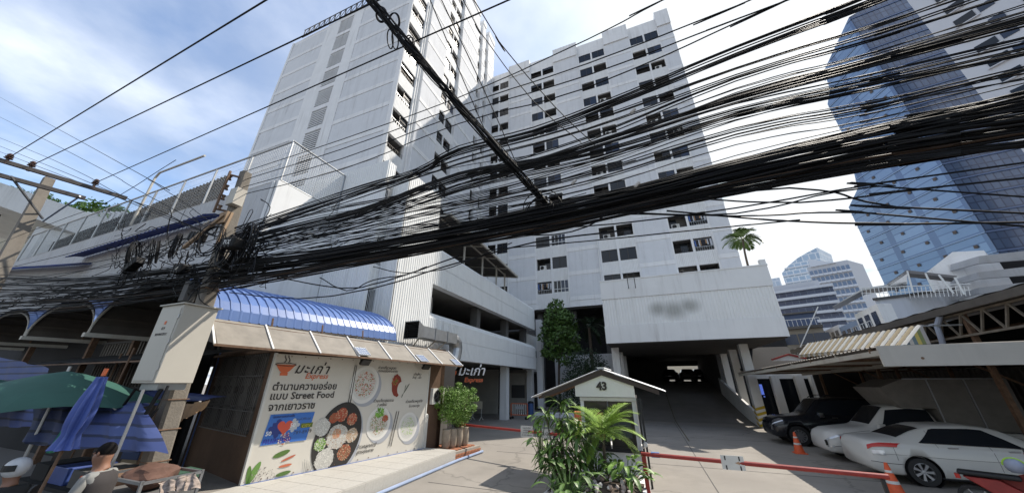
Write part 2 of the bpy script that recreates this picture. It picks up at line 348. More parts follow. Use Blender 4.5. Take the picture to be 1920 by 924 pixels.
# ================================================================ WINDOW OPENINGS
OW, OH = 1.74, 1.45
def ac_mesh(name, sc=1.):
    a = MB(); w_, h_, t_ = .8*sc, .55*sc, .3*sc
    a.box((0,0,0),(w_,t_,h_)); a.cm = 1
    a.lathe([(.0,-.006),(.21*sc,-.006),(.21*sc,-.02)], (w_*.36,0,h_*.5), 14, 'y'); a.cm = 2
    for k in range(5):
        an = k*2*PI/5; a.bar((w_*.36,-.026,h_*.5),(w_*.36+.19*sc*math.cos(an),-.026,h_*.5+.19*sc*math.sin(an)),.05*sc,.006)
    a.tube([(w_*.36+.215*sc*math.cos(t),-.02,h_*.5+.215*sc*math.sin(t)) for t in [2*PI*k/14 for k in range(14)]], .012, 4, closed=True)
    return mk(name, a, [M['acwhite'], M['black'], M['dim']])
ACM = ac_mesh('air_conditioner')
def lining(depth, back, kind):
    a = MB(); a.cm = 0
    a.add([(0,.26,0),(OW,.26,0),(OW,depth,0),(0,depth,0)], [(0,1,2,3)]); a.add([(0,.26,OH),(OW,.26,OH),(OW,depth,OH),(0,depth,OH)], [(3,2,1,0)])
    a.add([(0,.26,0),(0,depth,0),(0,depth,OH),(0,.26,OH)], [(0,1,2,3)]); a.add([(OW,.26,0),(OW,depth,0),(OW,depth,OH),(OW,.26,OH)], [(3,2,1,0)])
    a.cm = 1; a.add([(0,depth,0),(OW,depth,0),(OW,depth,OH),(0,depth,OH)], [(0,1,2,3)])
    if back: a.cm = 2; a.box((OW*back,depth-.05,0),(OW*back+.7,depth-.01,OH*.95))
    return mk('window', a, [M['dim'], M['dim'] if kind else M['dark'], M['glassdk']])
def framemesh(cols, y, tr=None, m='frame', half=0):
    a = MB(); x0 = OW*half
    xs = [x0+(OW-x0)*k/cols for k in range(cols+1)]
    for x in xs: a.box((min(max(x-.025,x0),OW-.05),y,0),(min(max(x-.025,x0),OW-.05)+.05,y+.05,OH))
    for z in (0,OH-.05)+((tr,) if tr else ()): a.box((x0,y-.002,z),(OW,y+.052,z+.05))
    return mk('frame', a, M[m])
def panemesh(x0, x1, z0, z1, y, m): a = MB(); a.box((x0,y,z0),(x1,y+.012,z1)); return mk('pane', a, M[m])
def railmesh(h, n=11, y=.1, m='frame'):
    a = MB()
    for k in range(n): x = .03+(OW-.06)*k/(n-1); a.box((x-.008,y,0),(x+.008,y+.016,h))
    a.box((0,y-.004,h-.02),(OW,y+.02,h+.01)); return mk('railing', a, M[m])
def clothes(seed):
    rn = random.Random(seed); a = MB(); x = .08; k = 0
    a.bar((0,.2,OH-.18),(OW,.2,OH-.18),.02)
    while x < OW-.2:
        w_ = rn.uniform(.08,.2); h_ = rn.uniform(.35,.75); a.cm = rn.choice((0,0,1,2,3,1)); a.add([(x,.17,OH-.2),(x+w_,.24,OH-.2),(x+w_*1.1,.23,OH-.2-h_),(x-.01,.18,OH-.2-h_),(x+w_*.5,.15,OH-.2-h_*.5)], [(0,1,4),(1,2,4),(2,3,4),(3,0,4)]); x += w_*rn.uniform(.7,1.3)
    return mk('laundry', a, [mat('pale cloth',(.5,.52,.56),.9), mat('dark cloth',(.03,.03,.04),.9), mat('blue cloth',(.08,.14,.35),.9), mat('tan cloth',(.35,.22,.12),.9)])
LN = [lining(1.0,.1,1), lining(1.1,.45,0), lining(.9,0,1)]
FR = {'a': framemesh(2,.12,.95), 'b': framemesh(2,.1), 'c': framemesh(1,.12,1.0), 'd': framemesh(4,.1,.4,'alu'), 'h': framemesh(1,.1,.9,'frame',.5)}
PN = {'l': panemesh(.05,OW/2-.02,.05,OH-.05,.14,'glassdk'), 'r': panemesh(OW/2+.02,OW-.05,.05,OH-.05,.13,'glassbl'), 't': panemesh(.05,OW-.05,1.0,OH-.05,.14,'glassdk'), 'rd': panemesh(OW/2+.02,OW-.05,.05,OH-.05,.15,'glassdk')}
RL = [railmesh(.5), railmesh(.75,14), railmesh(OH-.02,12,.08), railmesh(.45,9,.1,'alu')]
LD = [clothes(k) for k in range(3)]
def opening(parent, loc, rot, kind, sx=1., rn=random):
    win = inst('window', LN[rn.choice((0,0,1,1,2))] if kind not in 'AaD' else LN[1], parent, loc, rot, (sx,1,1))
    def sub(n, me, l=(0,0,0)): return inst(n, me, win, l)
    if kind in 'Aa': sub('frame', FR['a' if kind == 'A' else 'b']); sub('pane', PN['l']); sub('pane', PN['r' if kind == 'A' else 'rd'])
    if kind == 'T': sub('frame', FR['c']); sub('pane', PN['t']); sub('railing', RL[0])
    if kind == 'H': sub('frame', FR['h']); sub('pane', PN['rd']); sub('railing', RL[3])
    if kind == 'R': sub('railing', RL[0])
    if kind == 'G': sub('railing', RL[2])
    if kind == 'C': sub('air_conditioner', ACM, (rn.uniform(.1,.8),.3,rn.choice((.0,.75)))); sub('railing', RL[0])
    if kind == 'c': sub('air_conditioner', ACM, (rn.uniform(.1,.8),.15,.03))
    if kind == 'L': sub('laundry', rn.choice(LD)); sub('railing', RL[3])
    if kind == 'M': sub('laundry', rn.choice(LD)); sub('air_conditioner', ACM, (.7,.5,.75))
    if kind == 'D': sub('frame', FR['d']); sub('pane', PN['l']); sub('pane', PN['r'])
    return win
FLOORS = [12.1+2.95*k for k in range(13)]
# ================================================================ RIGHT TOWER
def tower_right():
    t = T('apartment_tower', 'white slab tower of thirteen window rows standing behind the driveway ramp', 'building', (-4, 35.7, 0))
    D0 = 35.7; off = t.off; rn = random.Random(11)
    cols = [(-18.05,-14.6),(-10.95,-6.95),(-3.15,.85),(4.35,8.3)]
    panels = [(-14.6,-10.95,51.9),(-6.95,-3.15,52.1),(.85,4.35,52.15),(8.3,10.05,52.4)]
    wl = MB(); sp = MB(); ps = MB()
    for (a, b) in cols:
        mid = (a+b)/2; top = 51.35 if a < -15 else 51.5
        wl.box((a,D0+.25,FLOORS[-1]+OH),(b,D0+.6,top))          # parapet above the last row
        for x0, x1 in ((a,a+.12),(mid-.11,mid+.11),(b-.12,b)): wl.box((x0,D0+.05,10.3),(x1,D0+.5,FLOORS[-1]+OH))
        zlo = 10.3
        for z in FLOORS:
            for x0, x1 in ((a+.12,mid-.11),(mid+.11,b-.12)): sp = MB(); sp.box((x0,D0+.08,zlo),(x1,D0+.26,z)); t.part('spandrel_wall', sp, M['ribwave'])
            zlo = z+OH
    for (a, b, top) in panels:
        wl.box((a,D0+.02,10.3),(b,D0+.9,top-.02)); zz_ = 10.6
        for z in FLOORS:
            wl.box((a-.01,D0-.03,z-1.1),(b+.01,D0+.1,z-.62))
            q = MB(); q.box((a+.05,D0-.005,z-.6),(b-.05,D0+.05,z+1.78)); t.part('wall_panel', q, M['panelgrey'])
        wl.box((a-.01,D0-.16,FLOORS[-1]+1.85),(b+.01,D0+.1,top))
    wl.box((-18.1,D0+1.3,10.3),(10.05,D0+1.45,51.2)); wl.box((9.75,D0+.9,10.3),(10.05,D0+14,52.3)); wl.box((-18.1,D0+1.3,51.0),(10.05,D0+14,51.2)); wl.box((-18.1,D0+13.7,10.3),(10.05,D0+14,51.3))
    wl.box((-18.1,D0+.9,10.28),(10.05,D0+1.4,10.6)); 
    t.part('wall', wl, M['white'])
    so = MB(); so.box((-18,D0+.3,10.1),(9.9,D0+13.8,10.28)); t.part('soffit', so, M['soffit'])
    pats = ['aaTTAaaGGTTRa','LRcAGaTTARRLC','GAaRTaaARTACM','MCcGGGTaDCRCC']
    kinds = 'aATRCGcLMTa'
    for ci, (a, b) in enumerate(cols):
        mid = (a+b)/2
        for k, z in enumerate(FLOORS):
            for h, x0, x1 in ((0,a+.12,mid-.11),(1,mid+.11,b-.12)):
                kd = rn.choice('cCCMLTaCcR') if k < 4 else rn.choice('TaATRCGTHac')
                if ci == 1 and k == 0: kd = 'LD'[h]
                if ci == 1 and k == 2 and h: kd = 'D'
                if ci == 2 and k == 1: kd = 'a'
                if ci == 2 and k == 3: kd = 'c'
                if ci == 3 and k in (3,0): kd = 'c'
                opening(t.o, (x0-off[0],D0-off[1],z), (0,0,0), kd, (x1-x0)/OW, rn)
    pb = MB()
    for x in (-14.45, -3.3): pb.tube([(x,D0-.22,11),(x,D0-.22,51)], .05, 6)
    t.part('drain_pipe', pb, M['white2'])
    return t
TR = tower_right()
def low_hall():
    t = T('car_park_hall', 'dark ground level hall under the slab tower with ramp passage to bright yard', 'building', (2, 36, 0))
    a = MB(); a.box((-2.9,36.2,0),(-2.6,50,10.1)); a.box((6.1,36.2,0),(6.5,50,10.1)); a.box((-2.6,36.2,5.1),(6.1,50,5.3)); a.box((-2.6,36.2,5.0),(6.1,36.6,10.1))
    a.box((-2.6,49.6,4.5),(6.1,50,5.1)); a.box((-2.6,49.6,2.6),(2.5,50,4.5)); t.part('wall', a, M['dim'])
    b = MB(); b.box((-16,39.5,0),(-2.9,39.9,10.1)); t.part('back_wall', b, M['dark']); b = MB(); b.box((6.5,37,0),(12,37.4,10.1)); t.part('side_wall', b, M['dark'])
    c = MB()
    for x in (-14,-11,-7,-3.4): c.box((x-.3,37,0),(x+.3,37.6,10.1))
    t.part('column', c, M['dim'])
    l = MB(); l.corr((-9.0,35.2),(-2.7,35.2),3.4,5.2,.18,.04); l.box((-9.0,35.23,0),(-2.7,35.4,3.4)); t.part('low_wall', l, M['white'])
    y = MB(); y.box((-12,84,2.6),(26,84.4,7.2)); single('yard_wall', y, mat('pale yard wall', (.62,.56,.44), .8), 'cream wall in the bright yard seen beyond the ramp passage', 'wall', (5,84,2.65))
low_hall()
# ================================================================ LEFT TOWER
def tower_left():
    R1, D1 = -17.85, 16.2
    t = T('apartment_tower', 'tall white tower with louvre strip on blank grey side, left of the slab tower', 'building', (-28, 26, 0)); off = t.off
    rn = random.Random(5); wl = MB(); sp = MB(); zt = 43.6; lz = FLOORS[1:]
    fl = [z for z in FLOORS if z < 43]
    # blank front with louvres
    wl.box((-37.8,D1+.08,6),(-29.1,D1+.4,44.1)); wl.box((-26.9,D1+.08,6),(R1-.3,D1+.4,44.1)); 
    wl.box((-31.3,D1-.0,6),(-29.1,D1+.07,44.1)); wl.box((-26.9,D1,6),(-25.4,D1+.07,44.1)); wl.box((-37.85,D1,6),(-37.5,D1+.07,44.1)); wl.box((-18.4,D1,6),(R1-.02,D1+.07,44.1))
    ll = [43.6-2.95*k for k in range(11)]
    for k, z in enumerate(ll):
        wl.box((-29.1,D1,z),(-26.9,D1+.4,z+.5)); 
        lo = MB()
        for q in range(9):
            zz_ = z-.26*(q+1)+.03; zz_ -= .02; lo.add([(-29.1,D1+.02,zz_),(-26.9,D1+.02,zz_),(-26.9,D1+.22,zz_+.12),(-29.1,D1+.22,zz_+.12),(-29.1,D1+.02,zz_-.12),(-26.9,D1+.02,zz_-.12),(-26.9,D1+.22,zz_+.06),(-29.1,D1+.22,zz_+.06)], [(0,1,2,3),(7,6,5,4),(0,4,5,1)])
        t.part('louvre', lo, M['white'])
        bk = MB(); bk.box((-29.1,D1+.25,z-2.45),(-26.9,D1+.3,z)); t.part('louvre_backing', bk, M['dark'])
    for z in fl+[44.55]:
        for a, b in ((-37.5,-31.3),(-25.4,-18.4)):
            if z > 43: continue
            wl.box((a,D1+.02,z-1.1),(b,D1+.07,z-.6)); q = MB(); q.box((a+.04,D1+.045,z-.58),(b-.06,D1+.075,min(z+1.8,44))); t.part('wall_panel', q, M['panelgrey'])
    wl.box((-31.3,D1+.001,5),(-25.4,D1+.3,ll[-1]-2.45))
    # side towards the driveway: recessed window bays and projecting flat bays
    bays = [(16.25,18.35,0),(22.35,25.5,1),(30.1,31.3,2),(32.3,33.4,2)]
    proj = [(18.95,22.35,60),(25.5,30.1,60),(31.3,32.3,59.5),(33.4,35.7,59)]
    fl2 = [FLOORS[0]+2.95*k for k in range(2,16)]
    topz = {0: 44.0, 1: 58.2, 2: 57.6}
    for a, b, kd in bays:
        zl = 8
        for z in fl2:
            if z+OH > topz[kd]: continue
            sp = MB(); sp.box((R1-.3,a,zl),(R1,b,z)); zl = z+OH; t.part('spandrel_wall', sp, M['ribwave'])
            if kd == 1:
                m_ = (a+b)/2; wl.box((R1-.35,m_-.08,z),(R1+.02,m_+.08,z+OH)); spans = ((a,m_-.08),(m_+.08,b))
            else: spans = ((a,b),)
            for (y0, y1) in spans: opening(t.o, (R1-off[0],y0-off[1],z), (0,0,PI/2), rn.choice('RHaTcAR') if kd else rn.choice('RHTa'), (y1-y0)/OW, rn)
        wl.box((R1-.3,a,zl),(R1,b,topz[kd]))
    wl.box((R1-.4,18.35,8),(R1+.02,18.95,44.6))
    for a, b, top in proj:
        tp = 52 if a < 20 else 59; wl.box((R1-.3,a,8),(R1+.32,b,tp))
        for z in fl2+[fl2[-1]+2.95]:
            if z+1.5 > tp: continue
            wl.box((R1+.3,a-.01,z-1.1),(R1+.37,b+.01,z-.62)); q = MB(); q.box((R1+.3,a+.05,z-.6),(R1+.335,b-.05,z+1.78)); t.part('wall_panel', q, M['panelgrey'])
        wl.box((R1-.5,a,tp-.4),(R1+.46,b,tp+.6))
    wl.box((-37.85,D1+.1,6),(-37.6,35,44.1)); wl.box((-37.8,D1+.3,43.8),(R1-.3,35.6,44.05))
    wl.box((R1-1.35,22.4,8),(R1-1.2,35.6,58)); wl.box((R1-1.35,16.3,8),(R1-1.2,22.4,44)); wl.box((-26,22.3,44),(R1-1.3,35.6,58.3)); wl.box((-26,18.9,44),(R1-.3,22.4,52))
    t.part('wall', wl, M['white'])
    tr = MB(); x = -35.8
    while x < -25:
        tr.bar((x,D1-.1,44.1),(x,D1-.1,45.6),.08); tr.bar((x,D1-.1,44.1),(x+.9,D1-.1,45.6),.05); tr.bar((x+.9,D1-.1,45.6),(x+.9,D1-.1,44.1),.05); x += .9
    tr.bar((-36,D1-.1,45.6),(-24.5,D1-.1,45.6),.08); tr.bar((-36,D1-.1,44.2),(-24.5,D1-.1,44.2),.1); t.part('roof_truss', tr, M['dim'])
    dp = MB(); dp.tube([(R1+.2,18.6,9),(R1+.2,18.6,44)], .06, 6); t.part('drain_pipe', dp, M['white2'])
tower_left()
# ================================================================ PODIUM AND CAR PARK DECKS
def podium():
    t = T('stair_block', 'ribbed white stair block with barred windows beside the car park decks', 'building', (-12, 11, 0))
    PL, PR = 9.95, -10.5
    a = MB(); a.corr((-17.9,PL),(PR,PL),0,12.75,.14,.02,(0,-1)); a.corr((PR,PL),(PR,10.05),0,12.75,.07,.03,(1,0))
    t.part('ribbed_wall', a, M['ribbed'])
    b = MB(); b.corr((-9.5,10.5),(-9.5,13.15),0,lambda x,y: 12.15,.14,.02,(1,0)); b.corr((-10.5,10.45),(-9.5,10.45),0,12.12,.14,.03,(0,-1)); b.corr((-9.5,13.17),(-12,13.17),0,12.15,.14,.03,(0,1)); t.part('ribbed_wall', b, M['ribbed'])
    s = MB(); zl = 0; wz = [(4.15,6.2),(7.3,8.6),(10.0,11.35)]
    rc = MB()
    for z0, z1 in wz:
        s.corr((-10.48,10.05),(-10.48,10.45),zl,z0,.1,.02,(1,0)); zl = z1
    s.corr((-10.48,10.05),(-10.48,10.45),zl,12.7,.1,.02,(1,0)); t.part('ribbed_wall', s, M['ribbed'])
    c = MB(); c.box((-17.8,10.05,0),(-11.5,16.1,12.6)); c.box((-11.5,10.6,0),(-9.6,13.1,12.0)); c.box((-17.9,13.1,12.6),(-11.4,16.15,12.75)); t.part('core_wall', c, M['white'])
    for z0, z1 in wz:
        w_ = MB(); w_.cm = 0; w_.box((-10.85,10.0,z0),(-10.8,10.5,z1)); w_.cm = 1
        for z in (z0,z1-.05,(z0+z1)/2): w_.box((-10.62,10.02,z),(-10.52,10.46,z+.05))
        wn = t.part('window', w_, [M['glassdk'], M['alu']])
        g = MB()
        for k in range(6): y = 10.05+.08*k; g.bar((-10.49,y,z0),(-10.49,y,z1),.014)
        t.part('window_bars', g, M['white2'], wn)
        p = MB(); p.box((-10.7,10.1,z0+.15),(-10.69,10.4,z0+(z1-z0)*.45)); t.part('paper_sheet', p, M['acwhite'], wn)
podium()
def band(t, r, d0, d1, z0, z1, ch=.32, endcap=True):
    """parapet band of a deck with a chamfered top: ribbed face + smooth seam"""
    zm = (z0+z1)/2-.1
    a = MB(); a.corr((r,d0),(r,d1),z0,zm-.012,.16,.03,(1,0)); a.corr((r,d0),(r,d1),zm+.012,z1-ch,.16,.03,(1,0)); t.part('ribbed_band', a, M['ribbed'])
    n = int((d1-d0)/.16); b = MB(); rows = [[],[]]
    for i in range(n+1):
        y = d0+(d1-d0)*i/n
        for f, e in ((0,0),(.55,0),(.65,.03),(.9,.03)):
            if i == n and f: break
            yy = y+f*.16; rows[0].append((r+e,yy,z1-ch)); rows[1].append((r-.32+e*.5,yy,z1))
    b.grid(rows); t.part('sloped_coping', b, M['ribbed'])
    c = MB(); c.box((r-.45,d0,z0+.002),(r-.01,d1-.002,z1-ch)); c.prism([(r-.34,d0,z1-ch-.01),(r-.33,d0,z1-.01),(r-.8,d0,z1-.01),(r-.8,d0,z1-ch-.01)], (0,d1-d0-.01,0))
    c.prism([(r-.0,d1-.02,z0),(r-.0,d1-.02,z1-ch),(r-.34,d1-.02,z1),(r-.8,d1-.02,z1),(r-.8,d1-.02,z0)], (0,.02,0)); t.part('parapet', c, M['white'])
def decks():
    t = T('car_park', 'open white car park decks with ribbed parapet bands beside the driveway', 'building', (-12, 22, 0))
    band(t, -9.5, 13.2, 30.1, 3.62, 5.75); band(t, -9.5, 13.2, 30.0, 7.12, 9.35)
    band(t, -10.4, 30.3, 34.6, 3.5, 4.9, .1); band(t, -10.4, 30.3, 34.6, 5.6, 7.0, .1)
    s = MB()
    for z in (3.75, 7.25): s.box((-17.6,13.2,z),(-9.55,29.9,z+.3)); s.box((-17.6,30.0,z-.4),(-10.5,34.6,z-.15))
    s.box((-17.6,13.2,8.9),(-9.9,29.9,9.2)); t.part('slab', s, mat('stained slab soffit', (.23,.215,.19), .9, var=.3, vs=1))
    c = MB()
    for d in (19.5, 24.6, 29.0): c.box((-10.6,d-.25,3.9),(-10.1,d+.25,9.0))
    t.part('deck_columns', c, M['dim'])
    for r_, d_ in ((-10.3,24.6),(-10.3,30.8)):
        q = MB(); q.box((r_-.27,d_-.27,0),(r_+.27,d_+.27,3.7)); t.part('column', q, M['white2'])
    q = MB(); q.box((-9.75,31.2,.35),(-9.2,31.75,8.3)); t.part('column', q, M['white'])
    w_ = MB(); w_.box((-17.7,13.2,0),(-17.5,34.6,9)); w_.box((-17.5,34.4,0),(-10,34.6,9)); t.part('back_wall', w_, M['dim'])
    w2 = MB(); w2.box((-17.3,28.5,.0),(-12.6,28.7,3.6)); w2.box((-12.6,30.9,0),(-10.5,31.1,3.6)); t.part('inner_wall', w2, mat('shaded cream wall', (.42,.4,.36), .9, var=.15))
    n = MB(); n.box((-12.2,30.86,1.2),(-10.9,30.9,2.3)); t.part('notice_board', n, mat('dark board',(.06,.06,.06),.5))
    st = MB(); st.box((-9.6,30.6,0),(-6.5,33.5,.18)); st.box((-9.3,30.95,.18),(-6.5,33.5,.36)); t.part('step', st, M['conc'])
decks()
def canopy():
    t = T('roof_canopy', 'dark metal roof on thin white posts standing on the top car park deck', 'canopy', (-11, 20, 9.35))
    tip = at_r(970,519,-9.7); a0 = at_r(905,462,-9.7); L_ = [(-9.7,13.6,14.2)]
    z1 = 11.9; e = MB(); dA, dB = 14.5, tip[1]
    e.prism([(-9.7,dA,z1-.1),(-9.7,dB,tip[2]),(-15.5,dB,tip[2]+.9),(-15.5,dA,z1+1.2)], (0,0,.05)); t.part('roof_sheet', e, M['under'])
    f = MB(); f.bar((-9.68,dA,z1-.1),(-9.68,dB+.05,tip[2]),.12,.16); f.bar((-9.68,dB,tip[2]-.02),(-15.5,dB,tip[2]+.85),.08,.12)
    for k in range(6): y = dA+(dB-dA)*k/5; zz_ = z1-.1+(tip[2]-z1+.1)*k/5; f.bar((-9.8,y,zz_-.06),(-15.4,y,zz_+.95),.05,.08)
    f.bar((-10.6,dA,z1),(-10.6,dB-.6,tip[2]+.05),.08,.1); t.part('roof_frame', f, M['paintsteel'])
    for y in (dB-.8, dB-2.6, dB-5.2, dB-8):
        for x in (-10.6,-14): p = MB(); p.bar((x,y,9.2),(x,y,12.1 if x > -12 else 12.9),.1); t.part('post', p, M['paintsteel'])
canopy()
# ================================================================ LONG WALL WITH MESH FENCE
def longwall():
    t = T('sports_court_wall', 'long grey wall with netting posts and dark ribbed roof running left', 'building', (-25, 8, 0))
    x0, x1 = -75, -13.3
    a = MB(); a.corr((x0,7.0),(x1-.12,7.0),3.0,10.35,.35,.02); a.box((x0,7.02,3.0),(x1-.13,7.2,10.34)); t.part('front_wall', a, mat('grey sheet wall', (.50,.50,.50), .8, var=.12, vs=.5, streak=.5, stretch=(1.2,1.2,.1)))
    b = MB(); b.box((x1-.12,6.98,3.0),(x1,9.93,10.36)); t.part('end_wall', b, M['white2'])
    g = MB(); g.tube([(x1-.2,6.93,3.5),(x1-.2,6.93,10.3)], .06, 6); t.part('drain_pipe', g, M['white2'])
    # dark ribbed roof seen through the fence
    r = MB(); r.corr((-68,9.0),(-22.2,9.0),10.3,lambda x,y: 13.3+(x+50)*.036,.35,.08); t.part('court_roof', r, mat('dark ribbed roof sheet', (.03,.027,.024), .9, var=.35, vs=.8))
    n = 22; 
    for k in range(n+1):
        x = x1-.08-(x1-x0)*k/n*1.0 if False else x1-.08-2.75*k
        p = MB(); p.tube([(x,7.08,10.3),(x,7.08,12.5)], .045, 6); t.part('fence_post', p, M['steel'])
    ra = MB(); ra.tube([(x0,7.08,12.5),(x1-.05,7.08,12.5)], .045, 6); ra.tube([(x0,7.08,10.45),(x1-.05,7.08,10.45)], .03, 5); ra.tube([(x1-.05,7.08,12.5),(x1-.05,10.2,12.5)], .04, 6); ra.tube([(x1-.05,7.08,10.4),(x1-.05,9.9,10.4)], .04, 6); ra.tube([(x1-.05,9.92,8.6),(x1-.05,9.92,12.5)], .04, 6); t.part('fence_rail', ra, M['steel'])
    m = MB(); zs = [10.45+.12*k for k in range(17)]; y = 7.08
    for k in range(200): x = x1-.1-.13*k; m.bar((x,y,10.4),(x,y,12.5),.006)
    for z in zs[::3]: m.bar((x1-22,y,z),(x1,y,z),.004)
    for k in range(28): yy = 7.08+.1*k; m.bar((x1-.05,yy,10.4),(x1-.05,yy,12.5),.008)
    for z in zs: m.bar((x1-.05,7.08,z),(x1-.05,9.9,z),.006)
    t.part('fence_mesh', m, M['steel'], stuff=True)
    h = MB(); px_ = at_d(462,380,7.08)
    for xx in (x1-11.2,): h.tube([(xx,6.8,10.2),(xx,6.8,13.2),(xx+.25,6.8,13.5),(xx+4.5,6.8,13.45)], .055, 6)
    t.part('rail_arm', h, M['paintsteel'])
longwall()
# ================================================================ ANNEX OVER THE RAMP
STAINM = mat('ribbed sheet with grey removed lettering stain', (.76,.76,.74), .6, var=.05, vs=1.3, streak=.30)
def add_stain():
    t_ = STAINM.node_tree; n = t_.nodes; l = t_.links; b = n['Principled BSDF']; g = n.new('ShaderNodeTexCoord'); src = b.inputs['Base Color'].links[0].from_socket; fac = None
    for (cx, cz, rx, rz) in ((-1.75,7.0,.8,.62),(-.85,6.85,1.1,.75),(0.1,7.05,.85,.6)):
        mp = n.new('ShaderNodeMapping'); mp.vector_type = 'TEXTURE'; mp.inputs['Location'].default_value = (cx,-2.7,cz); mp.inputs['Scale'].default_value = (rx,40,rz); l.new(g.outputs['Object'], mp.inputs[0])
        q = n.new('ShaderNodeTexGradient'); q.gradient_type = 'SPHERICAL'; l.new(mp.outputs[0], q.inputs[0])
        if fac is None: fac = q.outputs[0]
        else: m_ = n.new('ShaderNodeMath'); m_.operation = 'MAXIMUM'; l.new(fac, m_.inputs[0]); l.new(q.outputs[0], m_.inputs[1]); fac = m_.outputs[0]
    r = n.new('ShaderNodeValToRGB'); r.color_ramp.elements[0].position = .0; r.color_ramp.elements[1].position = .75; r.color_ramp.elements[1].color = (.92,.92,.92,1); l.new(fac, r.inputs[0])
    mx_ = n.new('ShaderNodeMixRGB'); l.new(r.outputs[0], mx_.inputs[0]); l.new(src, mx_.inputs[1]); mx_.inputs[2].default_value = (.38,.38,.355,1); l.new(mx_.outputs[0], b.inputs['Base Color'])
add_stain()
def annex():
    t = T('entrance_annex', 'white ribbed box building raised on columns over the dark car ramp', 'building', (3, 26, 0)); F = 23.3
    a = MB(); a.box((-2.3,F+.05,4.94),(7.8,35.6,9.14)); t.part('box_wall', a, M['white2'])
    b = MB(); b.box((-2.32,F-.03,7.92),(7.82,F+.05,9.2)); b.box((-2.32,F-.03,4.93),(7.82,F+.05,6.06)); t.part('smooth_band', b, M['white2'])
    c = MB(); c.corr((-2.29,F+.03),(7.79,F+.03),6.07,7.91,.19,.03); t.part('ribbed_band', c, STAINM)
    k = MB(); k.box((-2.35,F-.06,9.2),(7.85,F+.3,9.28)); k.box((7.6,F,9.2),(7.86,35.6,9.33)); k.box((7.5,F-.02,9.2),(7.82,F+.25,9.6)); t.part('coping', k, M['white2'])
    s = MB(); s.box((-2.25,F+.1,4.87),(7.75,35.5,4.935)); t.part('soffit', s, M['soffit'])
    for r_, d_ in ((-2.0,25.9),(-2.0,30.2),(-2.0,34.6),(6.15,26.5),(6.4,31),(6.5,35.2)):
        q = MB(); q.box((r_-.25,d_-.25,0),(r_+.25,d_+.25,4.87)); t.part('column', q, M['white2'])
    h = MB(); h.box((5.9,25.9,0),(5.91,26.2,1.2))
    for z in (0,.3,.6,.9): 
        st = MB(); st.add([(5.89,26.25,z+.15),(5.89,26.75,z+.3),(5.89,26.75,z+.15),(5.89,26.25,z)], [(0,1,2,3)]); st.add([(5.9,26.24,z+.15),(6.4,26.24,z+.3),(6.4,26.24,z+.15),(5.9,26.24,z)], [(0,1,2,3)]); t.part('hazard_stripe', st, mat('hazard yellow', (.5,.35,.02), .6))
    p = MB(); p.prism([(6.0,27.0,0),(6.0,27.0,.75),(6.0,37,2.9),(6.0,37,0)], (.15,0,0)); t.part('ramp_parapet', p, M['white2'])
    p = MB(); p.prism([(-2.6,28,0),(-2.6,28,.6),(-2.6,37,2.6),(-2.6,37,0)], (.15,0,0)); t.part('ramp_parapet', p, M['dim'])
    l = MB(); l.tube([(-.4,F-.03,8.55),(-.4,F-.45,8.6),(-.4,F-.45,9.5)], .025, 6); l.tube([(.05,F-.03,8.55),(.05,F-.45,8.6),(.05,F-.45,9.5)], .025, 6); t.part('ladder_rail', l, M['black'])
    lp = MB(); lp.lathe([(.0,.0),(.07,.0),(.09,.12),(.02,.16)], (3.1,F-.1,9.28), 10); t.part('roof_lamp', lp, M['soffit'])
    bl = MB()
    for (cx, cz, rx, rz) in ((1.3,7.25,.5,.28),(2.2,7.1,.6,.32),(3.05,7.3,.5,.25)): bl.lathe([(0.,0.),(rx*.5,0),(rx,0)], (cx,F-.003,cz), 20, 'y')
    # removed lettering leaves a soft grey stain
    t.part('faded_stain', bl, None) if False else None
annex()
